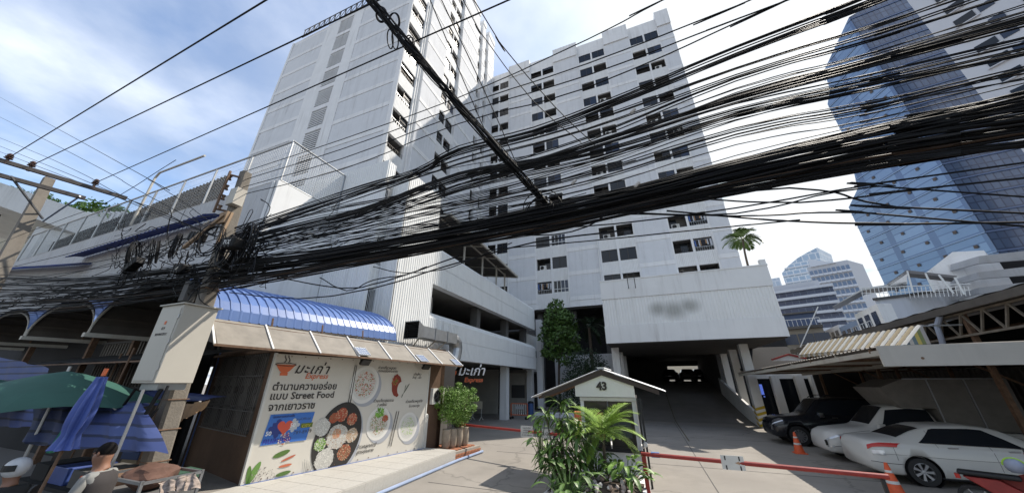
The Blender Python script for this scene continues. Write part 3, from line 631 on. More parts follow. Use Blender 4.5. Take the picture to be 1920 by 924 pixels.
# ================================================================ RESTAURANT (own axis, 34 degrees)
AB = 34.0; BO = (*RD(-6.16, 8.86, AB), 0)
def toB(r, d):   # frame AZ -> restaurant-local
    x, y = W(r, d); q = RD(x, y, AB); return (q[0]-BO[0], q[1]-BO[1])
def Bpx(u, v, x=None, y=None, z=None):
    if x is not None: q = at_r(u, v, BO[0]+x, AB)
    elif y is not None: q = at_d(u, v, BO[1]+y, AB)
    else: q = at_z(u, v, z, AB)
    return (q[0]-BO[0], q[1]-BO[1], q[2])
def restaurant():
    t = T('restaurant', 'brown plastered street restaurant with barred windows behind the food poster', 'restaurant', BO, AB, local=True)
    wx0, wx1, wz0, wz1 = -3.95, -.42, 1.32, 3.25
    a = MB(); a.box((-4.6,0,0),(-.06,.2,wz0)); a.box((-4.6,0,wz1),(-.06,.2,3.75)); a.box((-4.6,0,wz0),(wx0,.2,wz1)); a.box((wx1,0,wz0),(-.06,.2,wz1)); a.box((-.2,.2,0),(-.06,6.2,3.75)); a.box((-4.6,.2,0),(-4.4,6,3.75)); a.box((-4.6,6,0),(-.06,6.2,3.75))
    t.part('wall', a, M['brown'])
    b = MB(); b.box((-4.4,.9,.3),(-.3,1.0,3.7)); t.part('inner_screen', b, M['dark'])
    for x0, x1 in ((wx0,-2.2),(-2.15,wx1)):
        f = MB()
        for x in (x0, (x0+x1)/2-.02, x1-.06): f.box((x,.04,wz0),(x+.06,.12,wz1))
        for z in (wz0,wz0+.55,wz0+1.3,wz1-.06): f.box((x0,.035,z),(x1,.125,z+.05))
        wn = t.part('window', f, M['frame'])
        g = MB()
        k = x0+.12
        while k < x1: g.bar((k,-.02,wz0-.05),(k,-.02,wz1),.014); k += .115
        for z in (wz0-.03,wz0+.5,wz0+1.35): g.bar((x0,-.03,z),(x1,-.03,z),.02)
        t.part('window_bars', g, mat('grey iron bars', (.16,.15,.14), .6), wn)
        p = MB(); p.box((x0+.05,.13,wz0+.05),(x1-.05,.14,wz1-.05)); t.part('pane', p, mat('frosted dark pane', (.085,.075,.062), .4), wn)
        for q in range(4):
            c_ = MB(); xx = x0+.2+(x1-x0-.4)*q/3; c_.tube([(xx+.07*math.cos(s_), -.03, wz0+1.0+.1*math.sin(s_)) for s_ in [2*PI*i/10 for i in range(10)]], .008, 4, closed=True); t.part('scroll_ring', c_, M['frame'], wn)
    p = MB(); p.tube([(-3.2-.95,-.05,0),(-4.15,-.05,3.5)], .02, 6); t.part('blue_conduit', p, mat('blue conduit', (.04,.08,.2), .5))
    s = MB(); s.box((-4.7,-.12,3.02+.23),(0,-.04,3.32)); t.part('lintel_bar', s, M['rust'])
    # awning
    AY0, AY1 = -1.55, 6.3
    def az_(y, x): k = (y-AY0)/(AY1-AY0); return 3.86-.20*k - (x/.8)*(.60-.05*k)
    ys = [AY0+(AY1-AY0)*k/7 for k in range(8)]
    for k in range(7):
        y0, y1 = ys[k], ys[k+1]; s = MB(); n = 6
        rows = [[(x, y0+(y1-y0)*i/n, az_(y0+(y1-y0)*i/n, x)-.02*math.sin(PI*i/n)*(1 if x > .1 else 0)) for i in range(n+1)] for x in (-.05,.2,.4,.6,.8)]
        s.grid(rows); t.part('awning_sheet', s, M['canvas'])
    for y in ys:
        r = MB(); r.bar((-.05,y,az_(y,-.05)+.02),(.82,y,az_(y,.82)+.02),.035,.03); t.part('awning_batten', r, M['white2'])
    e = MB(); e.bar((.8,AY0,az_(AY0,.8)-.01),(.8,AY1,az_(AY1,.8)-.01),.03,.05); e.bar((.02,AY0,az_(AY0,.0)-.05),(.02,AY1,az_(AY1,.0)-.05),.05,.05); t.part('awning_rail', e, M['rust'])
    fx = MB(); fx.prism([(-2.9,-.1,3.75),(.8,-1.5,az_(AY0,.8)),(0,-1.5,3.84),(-2.9,-1.5,3.84)], (0,0,.01)); t.part('awning_side', fx, M['under'])
    return t
RS = restaurant()
def vault(name, label, x0, x1, y0, y1, zs, rise, az=AB, bo=BO, sh=.2217):
    t = T(name, label, 'roof', (bo[0]+x1, bo[1]+y0, zs), az, local=True); w_ = x1-x0
    def arc(k, n, off=0): 
        a = PI*k/n; return (-w_/2 + w_/2*math.cos(a), (rise+off)*math.sin(a)**.9 if 0 < k < n else 0)
    n = 18; s = MB(); rows = []; y = 0; L = y1-y0; SH = lambda b_: [b_.v.__setitem__(i, (v_[0]+sh*v_[1], v_[1], v_[2])) for i, v_ in enumerate(b_.v)] and b_
    while y < L:
        for f, e in ((0,0),(.15,0),(.162,.035),(.19,.035)):
            yy = min(y+f, L); rows.append([(arc(k,n)[0]*1.0+ (0), yy, arc(k,n,e)[1]+e*.5+.03) for k in range(n+1)])
        y += .205
    s.grid(rows); t.part('roofing_sheet', SH(s), M['bluesheet'])
    u = MB(); u.grid([[(arc(k,n)[0], yy, arc(k,n,-.06)[1]-.01) for k in range(n+1)] for yy in (.01,L-.02)]); t.part('vault_lining', SH(u), M['under'])
    for yy in [.02]+[L*k/4 for k in range(1,4)]:
        r = MB(); r.tube([(arc(k,n)[0], yy, arc(k,n,-.1)[1]-.03) for k in range(n+1)], .03, 5); t.part('arch_rib', SH(r), M['paintsteel'] if yy < .1 else M['rust'])
    for k in range(1, 9):
        x, z = arc(k*2, n, -.08); p = MB(); p.bar((x,0,z-.04),(x,L,z-.04),.04,.05); t.part('purlin', SH(p), mat('dark purlin', (.09,.075,.06), .8))
    g = MB(); g.box((-w_-.09,-.05,-.12),(-w_+.07,L,.0)); t.part('gutter', SH(g), M['paintsteel'])
vault('vaulted_roof', 'bright blue ribbed barrel roof over the poster restaurant', -15.25, -9.4, 4.45, 9.6, 3.86, 1.25, AZ, (0,0,0))
vault('vaulted_roof', 'barrel roof over the dark shops directly left of the pole cabinet', -20.1, -15.35, 4.5, 9.5, 4.0, 1.05, AZ, (0,0,0))
vault('vaulted_roof', 'barrel roof between the two blue triangles further left along the shop row', -24.9, -20.2, 4.5, 9.5, 4.05, 1.05, AZ, (0,0,0))
vault('vaulted_roof', 'barrel roof farthest left along the shop row at the picture edge', -29.7, -25.0, 4.5, 9.5, 4.1, 1.05, AZ, (0,0,0))
def poster():
    t = T('food_poster', 'large cream vinyl poster of noodle dishes with Thai lettering on the restaurant side', 'poster', BO, AB, local=True)
    PY = 5.28; Z0, Z1 = .36, 3.2
    a = MB(); n = 14; a.grid([[(.03+.004*math.sin(i*1.7), PY*i/n, z) for i in range(n+1)] for z in (Z0, (Z0+Z1)/2, Z1)]); a.box((-.05,0,Z0),(.02,PY,Z1)); t.part('vinyl_sheet', a, M['poster'])
    f = MB(); f.box((-.05,-.05,Z0-.04),(.045,-.0,Z1+.02)); t.part('edge_frame', f, M['acwhite']); f = MB(); f.box((-.05,PY,Z0-.04),(.045,PY+.05,Z1+.02)); t.part('edge_frame', f, M['acwhite'])
    f = MB(); f.box((.0,-.05,Z0-.05),(.06,PY+.05,Z0-.0)); t.part('blue_base_strip', f, mat('blue base strip', (.05,.11,.35), .6))
    for k in range(16):
        for z in (Z0+.05, Z1-.05): q = MB(); q.box((.035,PY*k/15-.012,z-.012),(.042,PY*k/15+.012,z+.012)); t.part('eyelet', q, M['rust'])
    TL, TR_, BL, BR = (516,663), (795,682), (453,909), (786,842)
    def P(u, v): q = Bpx(u, v, x=.04); return q[1], q[2]
    def place(me, name, u, v, dx=.0, rot=0, label=None):
        y, z = P(u, v); o = inst(name, me, t.o, (.04+dx, y, z)); o.rotation_euler = (Matrix.Rotation(rot, 3, 'X') @ frame_rot((0,1,0)).to_matrix()).to_euler(); return o
    def txt(s, u, v, size, m=M['ink'], bold=.0, shear=0, dx=.0, rot=0): return place(textmesh('lettering', s, size, m, .0015, bold, shear, sp=1.13 if size > .24 else 1.0), 'lettering', u, v, .002+dx, rot)
    txt('มะเก่า', 550, 699, .36, bold=.004, shear=.35); txt('Express', 571, 709, .20, M['inkor'], .002, .25)
    txt('ตำนานความอร่อย', 509, 731, .24, bold=.004); txt('แบบ Street Food', 504, 749, .24, bold=.004); txt('จากเยาวราช', 501, 770, .24, bold=.004)
    for s, u, v, z in (('ก๋วยเตี๋ยวหลอด',708,691,.12),('ทรงเครื่องโบราณ',708,697,.115),('เต้าเสี้ยว',775,703,.11),('ใหญ่ - เล็ก',773,709,.10),('ก๋วยเตี๋ยวลุยสวน',699,754,.12),('3 เหลี่ยม',706,761,.11),('ก๋วยเตี๋ยวหมูเด้ง',760,755,.12),('ไข่ ยางมะตูม',766,763,.10),('ข้าวคลุกกะปิ',667,842,.14),('สูตรคุณยาย',667,851,.12)):
        txt(s, u, v, z, shear=.3)
    for s, u, v, z in (('LineOfficial',552,788,.09),('Food',548,801,.11),('789-8979',549,814,.12)): txt(s, u, v, z)
    q = MB(); y, z = P(563, 801); q.box((.042,y,z-.01),(.046,y+.3,z+.1)); t.part('printed_patch', q, mat('olive print', (.12,.16,.03), .6)); txt('CITY', 565, 801, .1, mat('yellow print', (.6,.5,.05), .6), dx=.008)
    def disc(name, u, v, ry, rz, m, dx, n=36, wob=0, seed=0, rot=0):
        y, z = P(u, v); rn = random.Random(seed); b = MB(); pts = []
        for k in range(n):
            a_ = 2*PI*k/n; f_ = 1+wob*rn.uniform(-1,1); yy, zz_ = ry*f_*math.cos(a_), rz*f_*math.sin(a_); pts.append((.04+dx, y+yy*math.cos(rot)-zz_*math.sin(rot), z+yy*math.sin(rot)+zz_*math.cos(rot)))
        b.add(pts, [tuple(range(n))]); return t.part(name, b, m)
    def blobby(name, u, v, R_, cols, dx, seed, count=90, sz=.03, el=1.0):
        """printed food: many small flat flecks"""
        y, z = P(u, v); rn = random.Random(seed); b = MB()
        for _ in range(count):
            b.cm = rn.randrange(len(cols)); a_ = rn.uniform(0,2*PI); q_ = R_*math.sqrt(rn.random()); cy, cz = y+q_*math.cos(a_)*el, z+q_*math.sin(a_); th = rn.uniform(0,PI); s_ = sz*rn.uniform(.6,1.4); ex = dx+rn.uniform(0,.0015)
            dy, dz = s_*math.cos(th), s_*math.sin(th); wy, wz = -dz*.38, dy*.38
            b.add([(.04+ex,cy-dy,cz-dz),(.04+ex,cy+wy,cz+wz),(.04+ex,cy+dy,cz+dz),(.04+ex,cy-wy,cz-wz)], [(0,1,2,3)])
        t.part(name, b, [printm(c_) for c_ in cols], stuff=True)
    def printm(c_): return mat('print %.2f %.2f %.2f' % c_, c_, .55)
    WH, RE, GR, BR_, CR = (.62,.60,.55), (.42,.07,.03), (.10,.24,.03), (.26,.12,.06), (.5,.38,.25)
    pw = printm((.66,.64,.60)); psh = printm((.36,.37,.40)); blk = printm((.025,.022,.02)); 
    # big black platter
    disc('printed_shadow', 636, 823, .70, .93, psh, .0005, rot=-.15); disc('printed_platter', 634, 820, .68, .92, blk, .002, rot=-.18)
    for u, v, r_, c_, sd in ((632,818,.30,[WH,WH,CR,BR_],1),(604,800,.21,[WH,WH,(.7,.7,.66)],2),(608,860,.25,[WH,WH,(.7,.68,.62)],3),(600,833,.15,[GR,(.35,.5,.15),WH],4),(641,777,.17,[RE,RE,CR],5),(660,785,.15,[RE,CR,RE],6),(659,815,.18,[CR,(.5,.3,.2),WH],7),(645,847,.19,[BR_,CR,RE],8),(631,812,.12,[(.55,.2,.1),CR],9),(626,783,.12,[RE,BR_],10)):
        disc('printed_food', u, v, r_, r_*1.05, printm(tuple(.75*x for x in c_[0])), .0035, 18, .08, sd); blobby('printed_garnish', u, v, r_*1.05, c_, .005, sd, 330, .019)
    def dish(u, v, r_, cols, sd, el=.98):
        disc('printed_shadow', u+4, v+5, r_*1.04, r_*1.12, psh, .0005); disc('printed_plate', u, v, r_, r_*1.1, pw, .002); disc('printed_plate_well', u, v, r_*.82, r_*.9, printm((.58,.57,.53)), .003); blobby('printed_garnish', u, v, r_*.72, cols, .005, sd, 420, .026, el)
    dish(684, 720, .50, [RE,WH,(.5,.25,.15),WH,GR,(.55,.12,.06)], 21); dish(710, 793, .43, [CR,WH,BR_,CR,GR], 22); dish(765, 799, .40, [WH,(.35,.5,.15),WH,WH], 23)
    blobby('printed_garnish', 712, 773, .14, [GR,(.2,.42,.06)], .007, 24, 60, .05); blobby('printed_garnish', 722, 784, .1, [RE,BR_], .007, 25, 40, .04)
    disc('printed_sauce', 744, 722, .20, .36, printm((.22,.03,.015)), .002, 30, .05, 3, .15); disc('printed_plate', 752, 728, .16, .22, M['poster'], .003, 24); blobby('printed_garnish', 741, 714, .13, [GR,RE,BR_], .005, 26, 50, .035)
    for (u0,v0,u1,v1) in ((666,684,653,754),(669,684,657,754),(744,770,729,836),(748,770,733,836)):
        y0, z0 = P(u0, v0); y1, z1 = P(u1, v1); b = MB(); b.bar((.045,y0,z0),(.045,y1,z1),.02,.004,(1,0,0)); t.part('printed_chopstick', b, blk)
    # chillies, leaves and peppercorns at the lower left
    for (u, v, ry, rz, c_, ro) in ((528,850,.19,.06,(.08,.15,.03),.25),(541,858,.17,.025,(.45,.12,.06),.3),(535,872,.15,.03,(.5,.14,.07),.05),(531,887,.17,.045,(.08,.15,.03),.1),(466,893,.05,.22,(.08,.17,.03),.15),(476,886,.07,.23,(.12,.24,.05),-.35),(757,733,.02,.22,(.08,.1,.06),-.3),(762,728,.02,.2,(.08,.1,.06),-.6)): disc('printed_leaf', u, v, ry, rz, printm(c_), .002, 16, 0, 0, ro)
    blobby('printed_peppercorns', 492, 894, .2, [(.12,.1,.09),(.3,.28,.26)], .003, 31, 90, .018, 1.3)
    for q in range(5):
        b = MB(); y, z = P(572+q*2.5, 874); b.bar((.045,y,z-.16),(.045,y+.03*q-.05,z+.17-.03*q),.008,.003,(1,0,0)); t.part('printed_stem', b, printm((.33,.33,.31)))
    # bowl logo
    y, z = P(535, 689); b = MB(); pts = [(.045,y-.24,z+.08)]+[(.045,y-.24+.48*k/8+.0,z+.08-.22*math.sin(PI*k/8)) for k in range(1,8)]+[(.045,y+.24,z+.08)]; b.add(pts, [tuple(range(len(pts)))]); b.box((.043,y-.09,z-.19),(.047,y+.09,z-.12)); t.part('printed_bowl', b, M['inkor'])
    b = MB(); b.tube([(.046,y+.25*math.cos(a_),z+.08+.035*math.sin(a_)) for a_ in [2*PI*k/20 for k in range(20)]], .008, 4, closed=True); b.cm = 0
    for q in (-.05,.04): b.tube([(.046,y+q+.03*math.sin(k*1.3),z+.13+.045*k) for k in range(5)], .01, 4)
    t.part('printed_steam', b, M['ink'])
    # blue voucher panel
    y0, z0 = P(490, 835); y1, z1 = P(552, 781)
    b = MB(); b.add([(.043,y0-.03,z0),(.043,y0+1.02,z0+.0),(.043,y0+1.1,z0+.66),(.043,y0+.03,z0+.66)], [(0,1,2,3)]); t.part('printed_voucher', b, printm((.04,.15,.48)))
    def jig(cy, cz, s_, m_):
        b = MB(); b.box((.0445,cy-s_,cz-s_),(.0455,cy+s_,cz+s_)); 
        for dy, dz in ((s_,0),(-s_,0),(0,s_),(0,-s_)): b.lathe([(0,0),(s_*.45,0)], (.0458,cy+dy*1.15,cz+dz*1.15), 10, 'x')
        t.part('printed_jigsaw', b, m_)
    jig(y0+.26, z0+.34, .13, printm((.02,.04,.2))); jig(y0+.62, z0+.38, .1, printm((.45,.47,.5)))
    hb = MB(); pts = []
    for k in range(24):
        a_ = 2*PI*k/24; pts.append((.0475, y0+.42+.011*16*math.sin(a_)**3, z0+.36+.0115*(13*math.cos(a_)-5*math.cos(2*a_)-2*math.cos(3*a_)-math.cos(4*a_))))
    hb.add(pts, [tuple(range(24))]); t.part('printed_heart', hb, printm((.6,.09,.05)))
    blobby('printed_garnish', 533, 822, .14, [CR,(.6,.5,.4),RE], .006, 33, 70, .03)
    def vt(s, dy, dz, size, m_): o = inst('lettering', textmesh('lettering', s, size, m_, .001, .003), t.o, (.0475, y0+dy, z0+dz)); o.rotation_euler = frame_rot((0,1,0))
    vt('50', .02, .2, .13, M['white2']); vt('50', .54, .34, .13, M['white2']); vt('คนละครึ่ง', .0, .03, .17, printm((.03,.03,.3))); vt('โครงการคนละครึ่ง', .1, .58, .07, printm((.02,.05,.2)))
poster()
def platform():
    t = T('tiled_platform', 'speckled tile platform running below the food poster to the brick step', 'platform', (-8, 6, 0))
    a = MB(); a.prism([(-6.5,2.2,0),(-6.62,11.4,0),(-11,11.4,0),(-12.5,2.2,0)], (0,0,.335)); t.part('base', a, M['conc'])
    y = 2.25; k = 0
    while y < 11.2:
        y2 = min(y+.62, 11.4); q = MB(); r0 = -6.485-.12*(y-2.2)/9.2; q.box((r0-.02,y+.006,.01),(r0+.012,y2-.006,.33)); t.part('tile', q, M['tile']); 
        x = r0; 
        for c_ in range(4):
            q = MB(); q.box((x-.62+.006,y+.006,.33),(x-.004,y2-.006,.352)); t.part('tile', q, M['tile']); x -= .62
        y = y2
    e = MB(); 
    b = MB(); b.tube([(-6.28,4.0,.05),(-6.42,7.5,.05),(-6.5,11.4,.05),(-6.38,13.1,.06)], .045, 8)
    single('water_pipe', b, mat('pale blue pipe', (.30,.37,.52), .5, var=.2, vs=3), 'pale blue plastic pipe lying along the foot of the tiled platform', 'pipe', (-6.3,4,0))
    s = T('brick_step', 'orange brick step carrying the potted shrub', 'step', (-7.2, 12, 0))
    c_ = MB(); c_.prism([(-6.72,11.42,0),(-6.5,13.1,0),(-8.4,13.1,0),(-8.4,11.42,0)], (0,0,.25)); s.part('mortar_bed', c_, mat('mortar', (.3,.27,.23), .95))
    bm_ = MB(); bm_.box((-.095,-.045,-.03),(.095,.045,.03)); me = mk('brick', bm_, M['brick'])
    for i in range(8):
        for j in range(16):
            x = -6.72-.205*i-(.1 if j % 2 else 0)+.013*j
            if x > -6.86+.013*j: continue
            o = inst('brick', me, s.o, (x+7.2, 11.5-12+.1*j, .245+random.uniform(-.004,.006)), (0,0,random.uniform(-.03,.03)))
    for k in range(2):
        for j in range(8): inst('brick', me, s.o, (-6.73+7.2+.026*(j+.5)*1.05, 11.52-12+.2*j+(.1 if k else 0), .06+.085*k), (0,0,PI/2-.13))
    for j in range(6):
        for k in range(2): inst('brick', me, s.o, (-6.85+7.2-.2*j, 11.43-12, .28-.1*k), (0,0,0)) if j > 20 else None
platform()
# ---------------------------------------------------------------- things round the poster end
def duct():
    t = T('exhaust_duct', 'large galvanised extraction duct with square grille mouth above the awning end', 'duct', (-8.8, 12, 3))
    a = MB(); s_ = .24; cx = -8.85
    a.box((cx-.3,11.5,4.25),(cx+.3,14.3,4.72)); a.box((cx-.33,12.4,4.22),(cx+.33,12.47,4.75)); a.box((cx-.33,13.4,4.22),(cx+.33,13.47,4.75)); t.part('square_duct', a, M['steel'])
    m = MB(); m.prism([(cx-.3,11.5,4.25),(cx+.3,11.5,4.25),(cx+.3,11.5,4.72),(cx-.3,11.5,4.72)], (0,-.02,0)); 
    m = MB(); 
    for (p, q) in (((cx-.36,11.1,4.86),(cx+.36,11.1,4.86)),((cx-.36,11.1,4.16),(cx+.36,11.1,4.16))): m.bar(p, q, .03)
    mm = [(cx-.3,11.5,4.25),(cx+.3,11.5,4.25),(cx+.3,11.5,4.72),(cx-.3,11.5,4.72)]; mo = [(cx-.36,11.1,4.16),(cx+.36,11.1,4.16),(cx+.36,11.1,4.86),(cx-.36,11.1,4.86)]
    m.add(mm+mo, [(0,1,5,4),(1,2,6,5),(2,3,7,6),(3,0,4,7)]); t.part('duct_mouth', m, M['steel'])
    for k in range(9): g = MB(); g.add([(cx-.35,11.12,4.2+.072*k),(cx+.35,11.12,4.2+.072*k),(cx+.35,11.2,4.25+.072*k),(cx-.35,11.2,4.25+.072*k)], [(0,1,2,3)]); t.part('grille_slat', g, M['black'])
    b = MB(); b.box((cx-.3,11.3,4.26),(cx+.3,11.32,4.7)); t.part('grille_backing', b, M['black'])
    e = MB(); pts = [(cx,14.3+.42*math.sin(a_),4.06+.42*math.cos(a_)) for a_ in [PI/2*k/6 for k in range(7)]]+[(cx,14.72-.1*k,3.85-.18*k) for k in range(1,4)]+[(cx,14.1,3.1),(cx-.1,13.6,3.0)]
    e.tube(pts, [.3,.31,.32,.33,.33,.33,.33,.33,.32,.32,.31,.3], 14); t.part('duct_elbow', e, M['steel'], smooth=False)
    for p, q in (((cx-.2,11.9,4.25),(cx-.65,12.0,3.8)),((cx+.25,12.6,4.25),(-9.4,12.7,3.75)),((cx+.25,13.4,4.25),(-9.4,13.5,3.75))): r = MB(); r.bar(p, q, .04); t.part('bracket', r, M['paintsteel'])
duct()
def solar(y, n_, lab):
    t = T('solar_panel', lab, 'solar panel', (BO[0]+.62, BO[1]+y, 3.36-.03*y), AB, local=True)
    a = MB(); a.prism([(-.17,-.17,.17),(.17,-.17,-.05),(.17,.17,-.05),(-.17,.17,.17)], (.01,0,.02)); t.part('panel', a, mat('solar cells', (.10,.14,.26), .25, brick=(.06,.06,(.12,.17,.3),(.45,.48,.5),-.006)))
    f = MB(); q = [(-.18,-.18,.18),(.18,-.18,-.05),(.18,.18,-.05),(-.18,.18,.18)]; q2 = [(p[0]+.01,p[1],p[2]+.01) for p in q]
    for i in range(4): f.bar(q2[i], q2[(i+1) % 4], .02, .025)
    f.bar((0,0,-.12),(0,0,.05),.02); t.part('panel_frame', f, M['alu'])
solar(2.0, 1, 'small tilted solar panel on the awning edge, nearest to the street'); solar(4.35, 2, 'small tilted solar panel on the awning edge above the right poster lamp'); solar(6.1, 3, 'small solar panel at the far awning end below the duct')
def flood(y, lab):
    t = T('floodlight', lab, 'lamp', (BO[0]+.35, BO[1]+y, 3.14-.02*y), AB, local=True)
    a = MB(); a.prism([(-.05,-.15,-.1),(.09,-.15,.05),(.02,-.15,.11),(-.12,-.15,-.04)], (0,.3,0)); t.part('housing', a, M['black'])
    b = MB(); b.bar((-.02,-.17,0),(-.02,-.17,.22),.02); b.bar((-.02,.17,0),(-.02,.17,.22),.02); b.bar((-.02,-.17,.22),(-.02,.17,.22),.02); t.part('bracket', b, M['black'])
flood(2.35, 'black floodlight under the awning over the middle of the poster'); flood(4.85, 'black floodlight under the awning at the right poster corner')
def acunit(org, lab, sc, grp=None):
    t = T('air_conditioner', lab, 'air conditioner', org, AZ, local=True, rot=PI/2); inst('casing', ac_mesh('casing', sc), t.o, (-.1,0,0))
acunit((-7.72, 11.5, 1.75), 'white outdoor unit on a frame beside the right end of the poster', 1.0)
def sidewall():
    t = T('service_shed', 'grey concrete service wall with dark panel between the poster and the shrub', 'wall', (-8, 11.5, 0))
    a = MB(); a.box((-8.3,11.45,.26),(-7.95,13.3,3.4)); a.box((-9.4,11.45,.26),(-8.3,11.55,3.4)); t.part('wall', a, M['dark']); b = MB(); b.box((-8.25,11.9,.3),(-7.9,12.05,1.5)); b.prism([(-7.94,11.5,.3),(-7.94,12.9,.3),(-7.94,12.9,1.9)], (.02,0,0)); t.part('grey_panel', b, M['dim'])
    c = MB(); c.box((-7.9,11.2,.3),(-7.78,11.32,1.35)); c.lathe([(0,.12),(.08,.06),(.08,0),(0,0)], (-7.84,11.26,1.35), 10); single('gate_post', c, M['acwhite'], 'short white post at the right bottom corner of the poster', 'post', (-7.84,11.26,.3))
sidewall()
def shrub():
    pot = MB(); pot.lathe([(0,0),(.11,0),(.15,.1),(.17,.35),(.155,.6),(.16,.64),(.13,.64),(.12,.55),(0,.55)], (0,0,0), 14); pm = mk('pot', pot, M['clay'], smooth=True)
    labs = ['tall clay pot nearest the poster under the round green shrub','tall clay pot second from the poster under the green shrub','tall clay pot third from the poster under the green shrub','tall clay pot farthest from the poster under the green shrub']
    for k, (r_, d_) in enumerate(((-7.28,11.85),(-7.16,12.1),(-7.08,12.4),(-7.0,12.72))):
        x, y = W(r_, d_); o = inst('plant_pot', pm, None, (x, y, .27)); o['label'] = labs[k]; o['category'] = 'pot'; o['group'] = 'clay pots on the brick step'
    t = T('potted_shrub', 'dense bright green shrub growing out of the row of clay pots', 'shrub', (-7.2, 12.3, .8))
    m = MB(); leafcloud(m, [(-7.2,12.2,1.75,.58),(-7.1,12.5,1.45,.48),(-7.25,11.9,1.45,.45),(-7.1,12.5,2.02,.40),(-7.3,12.0,2.0,.42),(-6.95,12.7,1.9,.34),(-7.05,12.35,1.25,.38),(-6.8,12.9,2.2,.16),(-7.6,11.8,2.25,.16),(-6.6,12.6,1.6,.17),(-7.2,12.4,2.42,.15),(-7.7,11.7,1.7,.15),(-6.65,12.9,1.9,.14)], 15000, .06, 5, shell=.25); t.part('foliage', m, M['leaf2'], stuff=True)
    s = MB()
    rn = random.Random(3)
    for k in range(14): a_ = rn.uniform(0,6.28); s.tube([(-7.15,12.3,.8),(-7.15+.25*math.cos(a_),12.3+.25*math.sin(a_),1.4),(-7.15+.5*math.cos(a_),12.3+.5*math.sin(a_),2.1)], [.02,.012,.005], 4)
    t.part('stems', s, M['bark'])
shrub()
def hanging_sign():
    q = at_d(846, 703, 15.5); t = T('restaurant_sign', 'white Thai lettering sign with orange Express hanging under the deck', 'sign', (q[0], q[1], q[2]), AZ, local=True)
    def tx(s, sz, m_, x, z, sh): o = inst('lettering', textmesh('lettering', s, sz, m_, .02, .006, sh), t.o, (x,0,z)); o.rotation_euler = (PI/2,0,.35)
    tx('มะเก่า', .62, mat('white sign letters', (.75,.75,.75), .5), .38, -.0, .25); tx('Express', .30, M['inkor'], .78, -.32, .2)
    b = MB(); pts = [(.3*math.cos(PI+PI*k/10), 0, .2+.3*math.sin(PI+PI*k/10)) for k in range(11)]; b.prism(pts, (0,.04,0)); b.box((-.1,.0,-.18),(.1,.04,-.08)); t.part('bowl_emblem', b, M['inkor'])
hanging_sign()
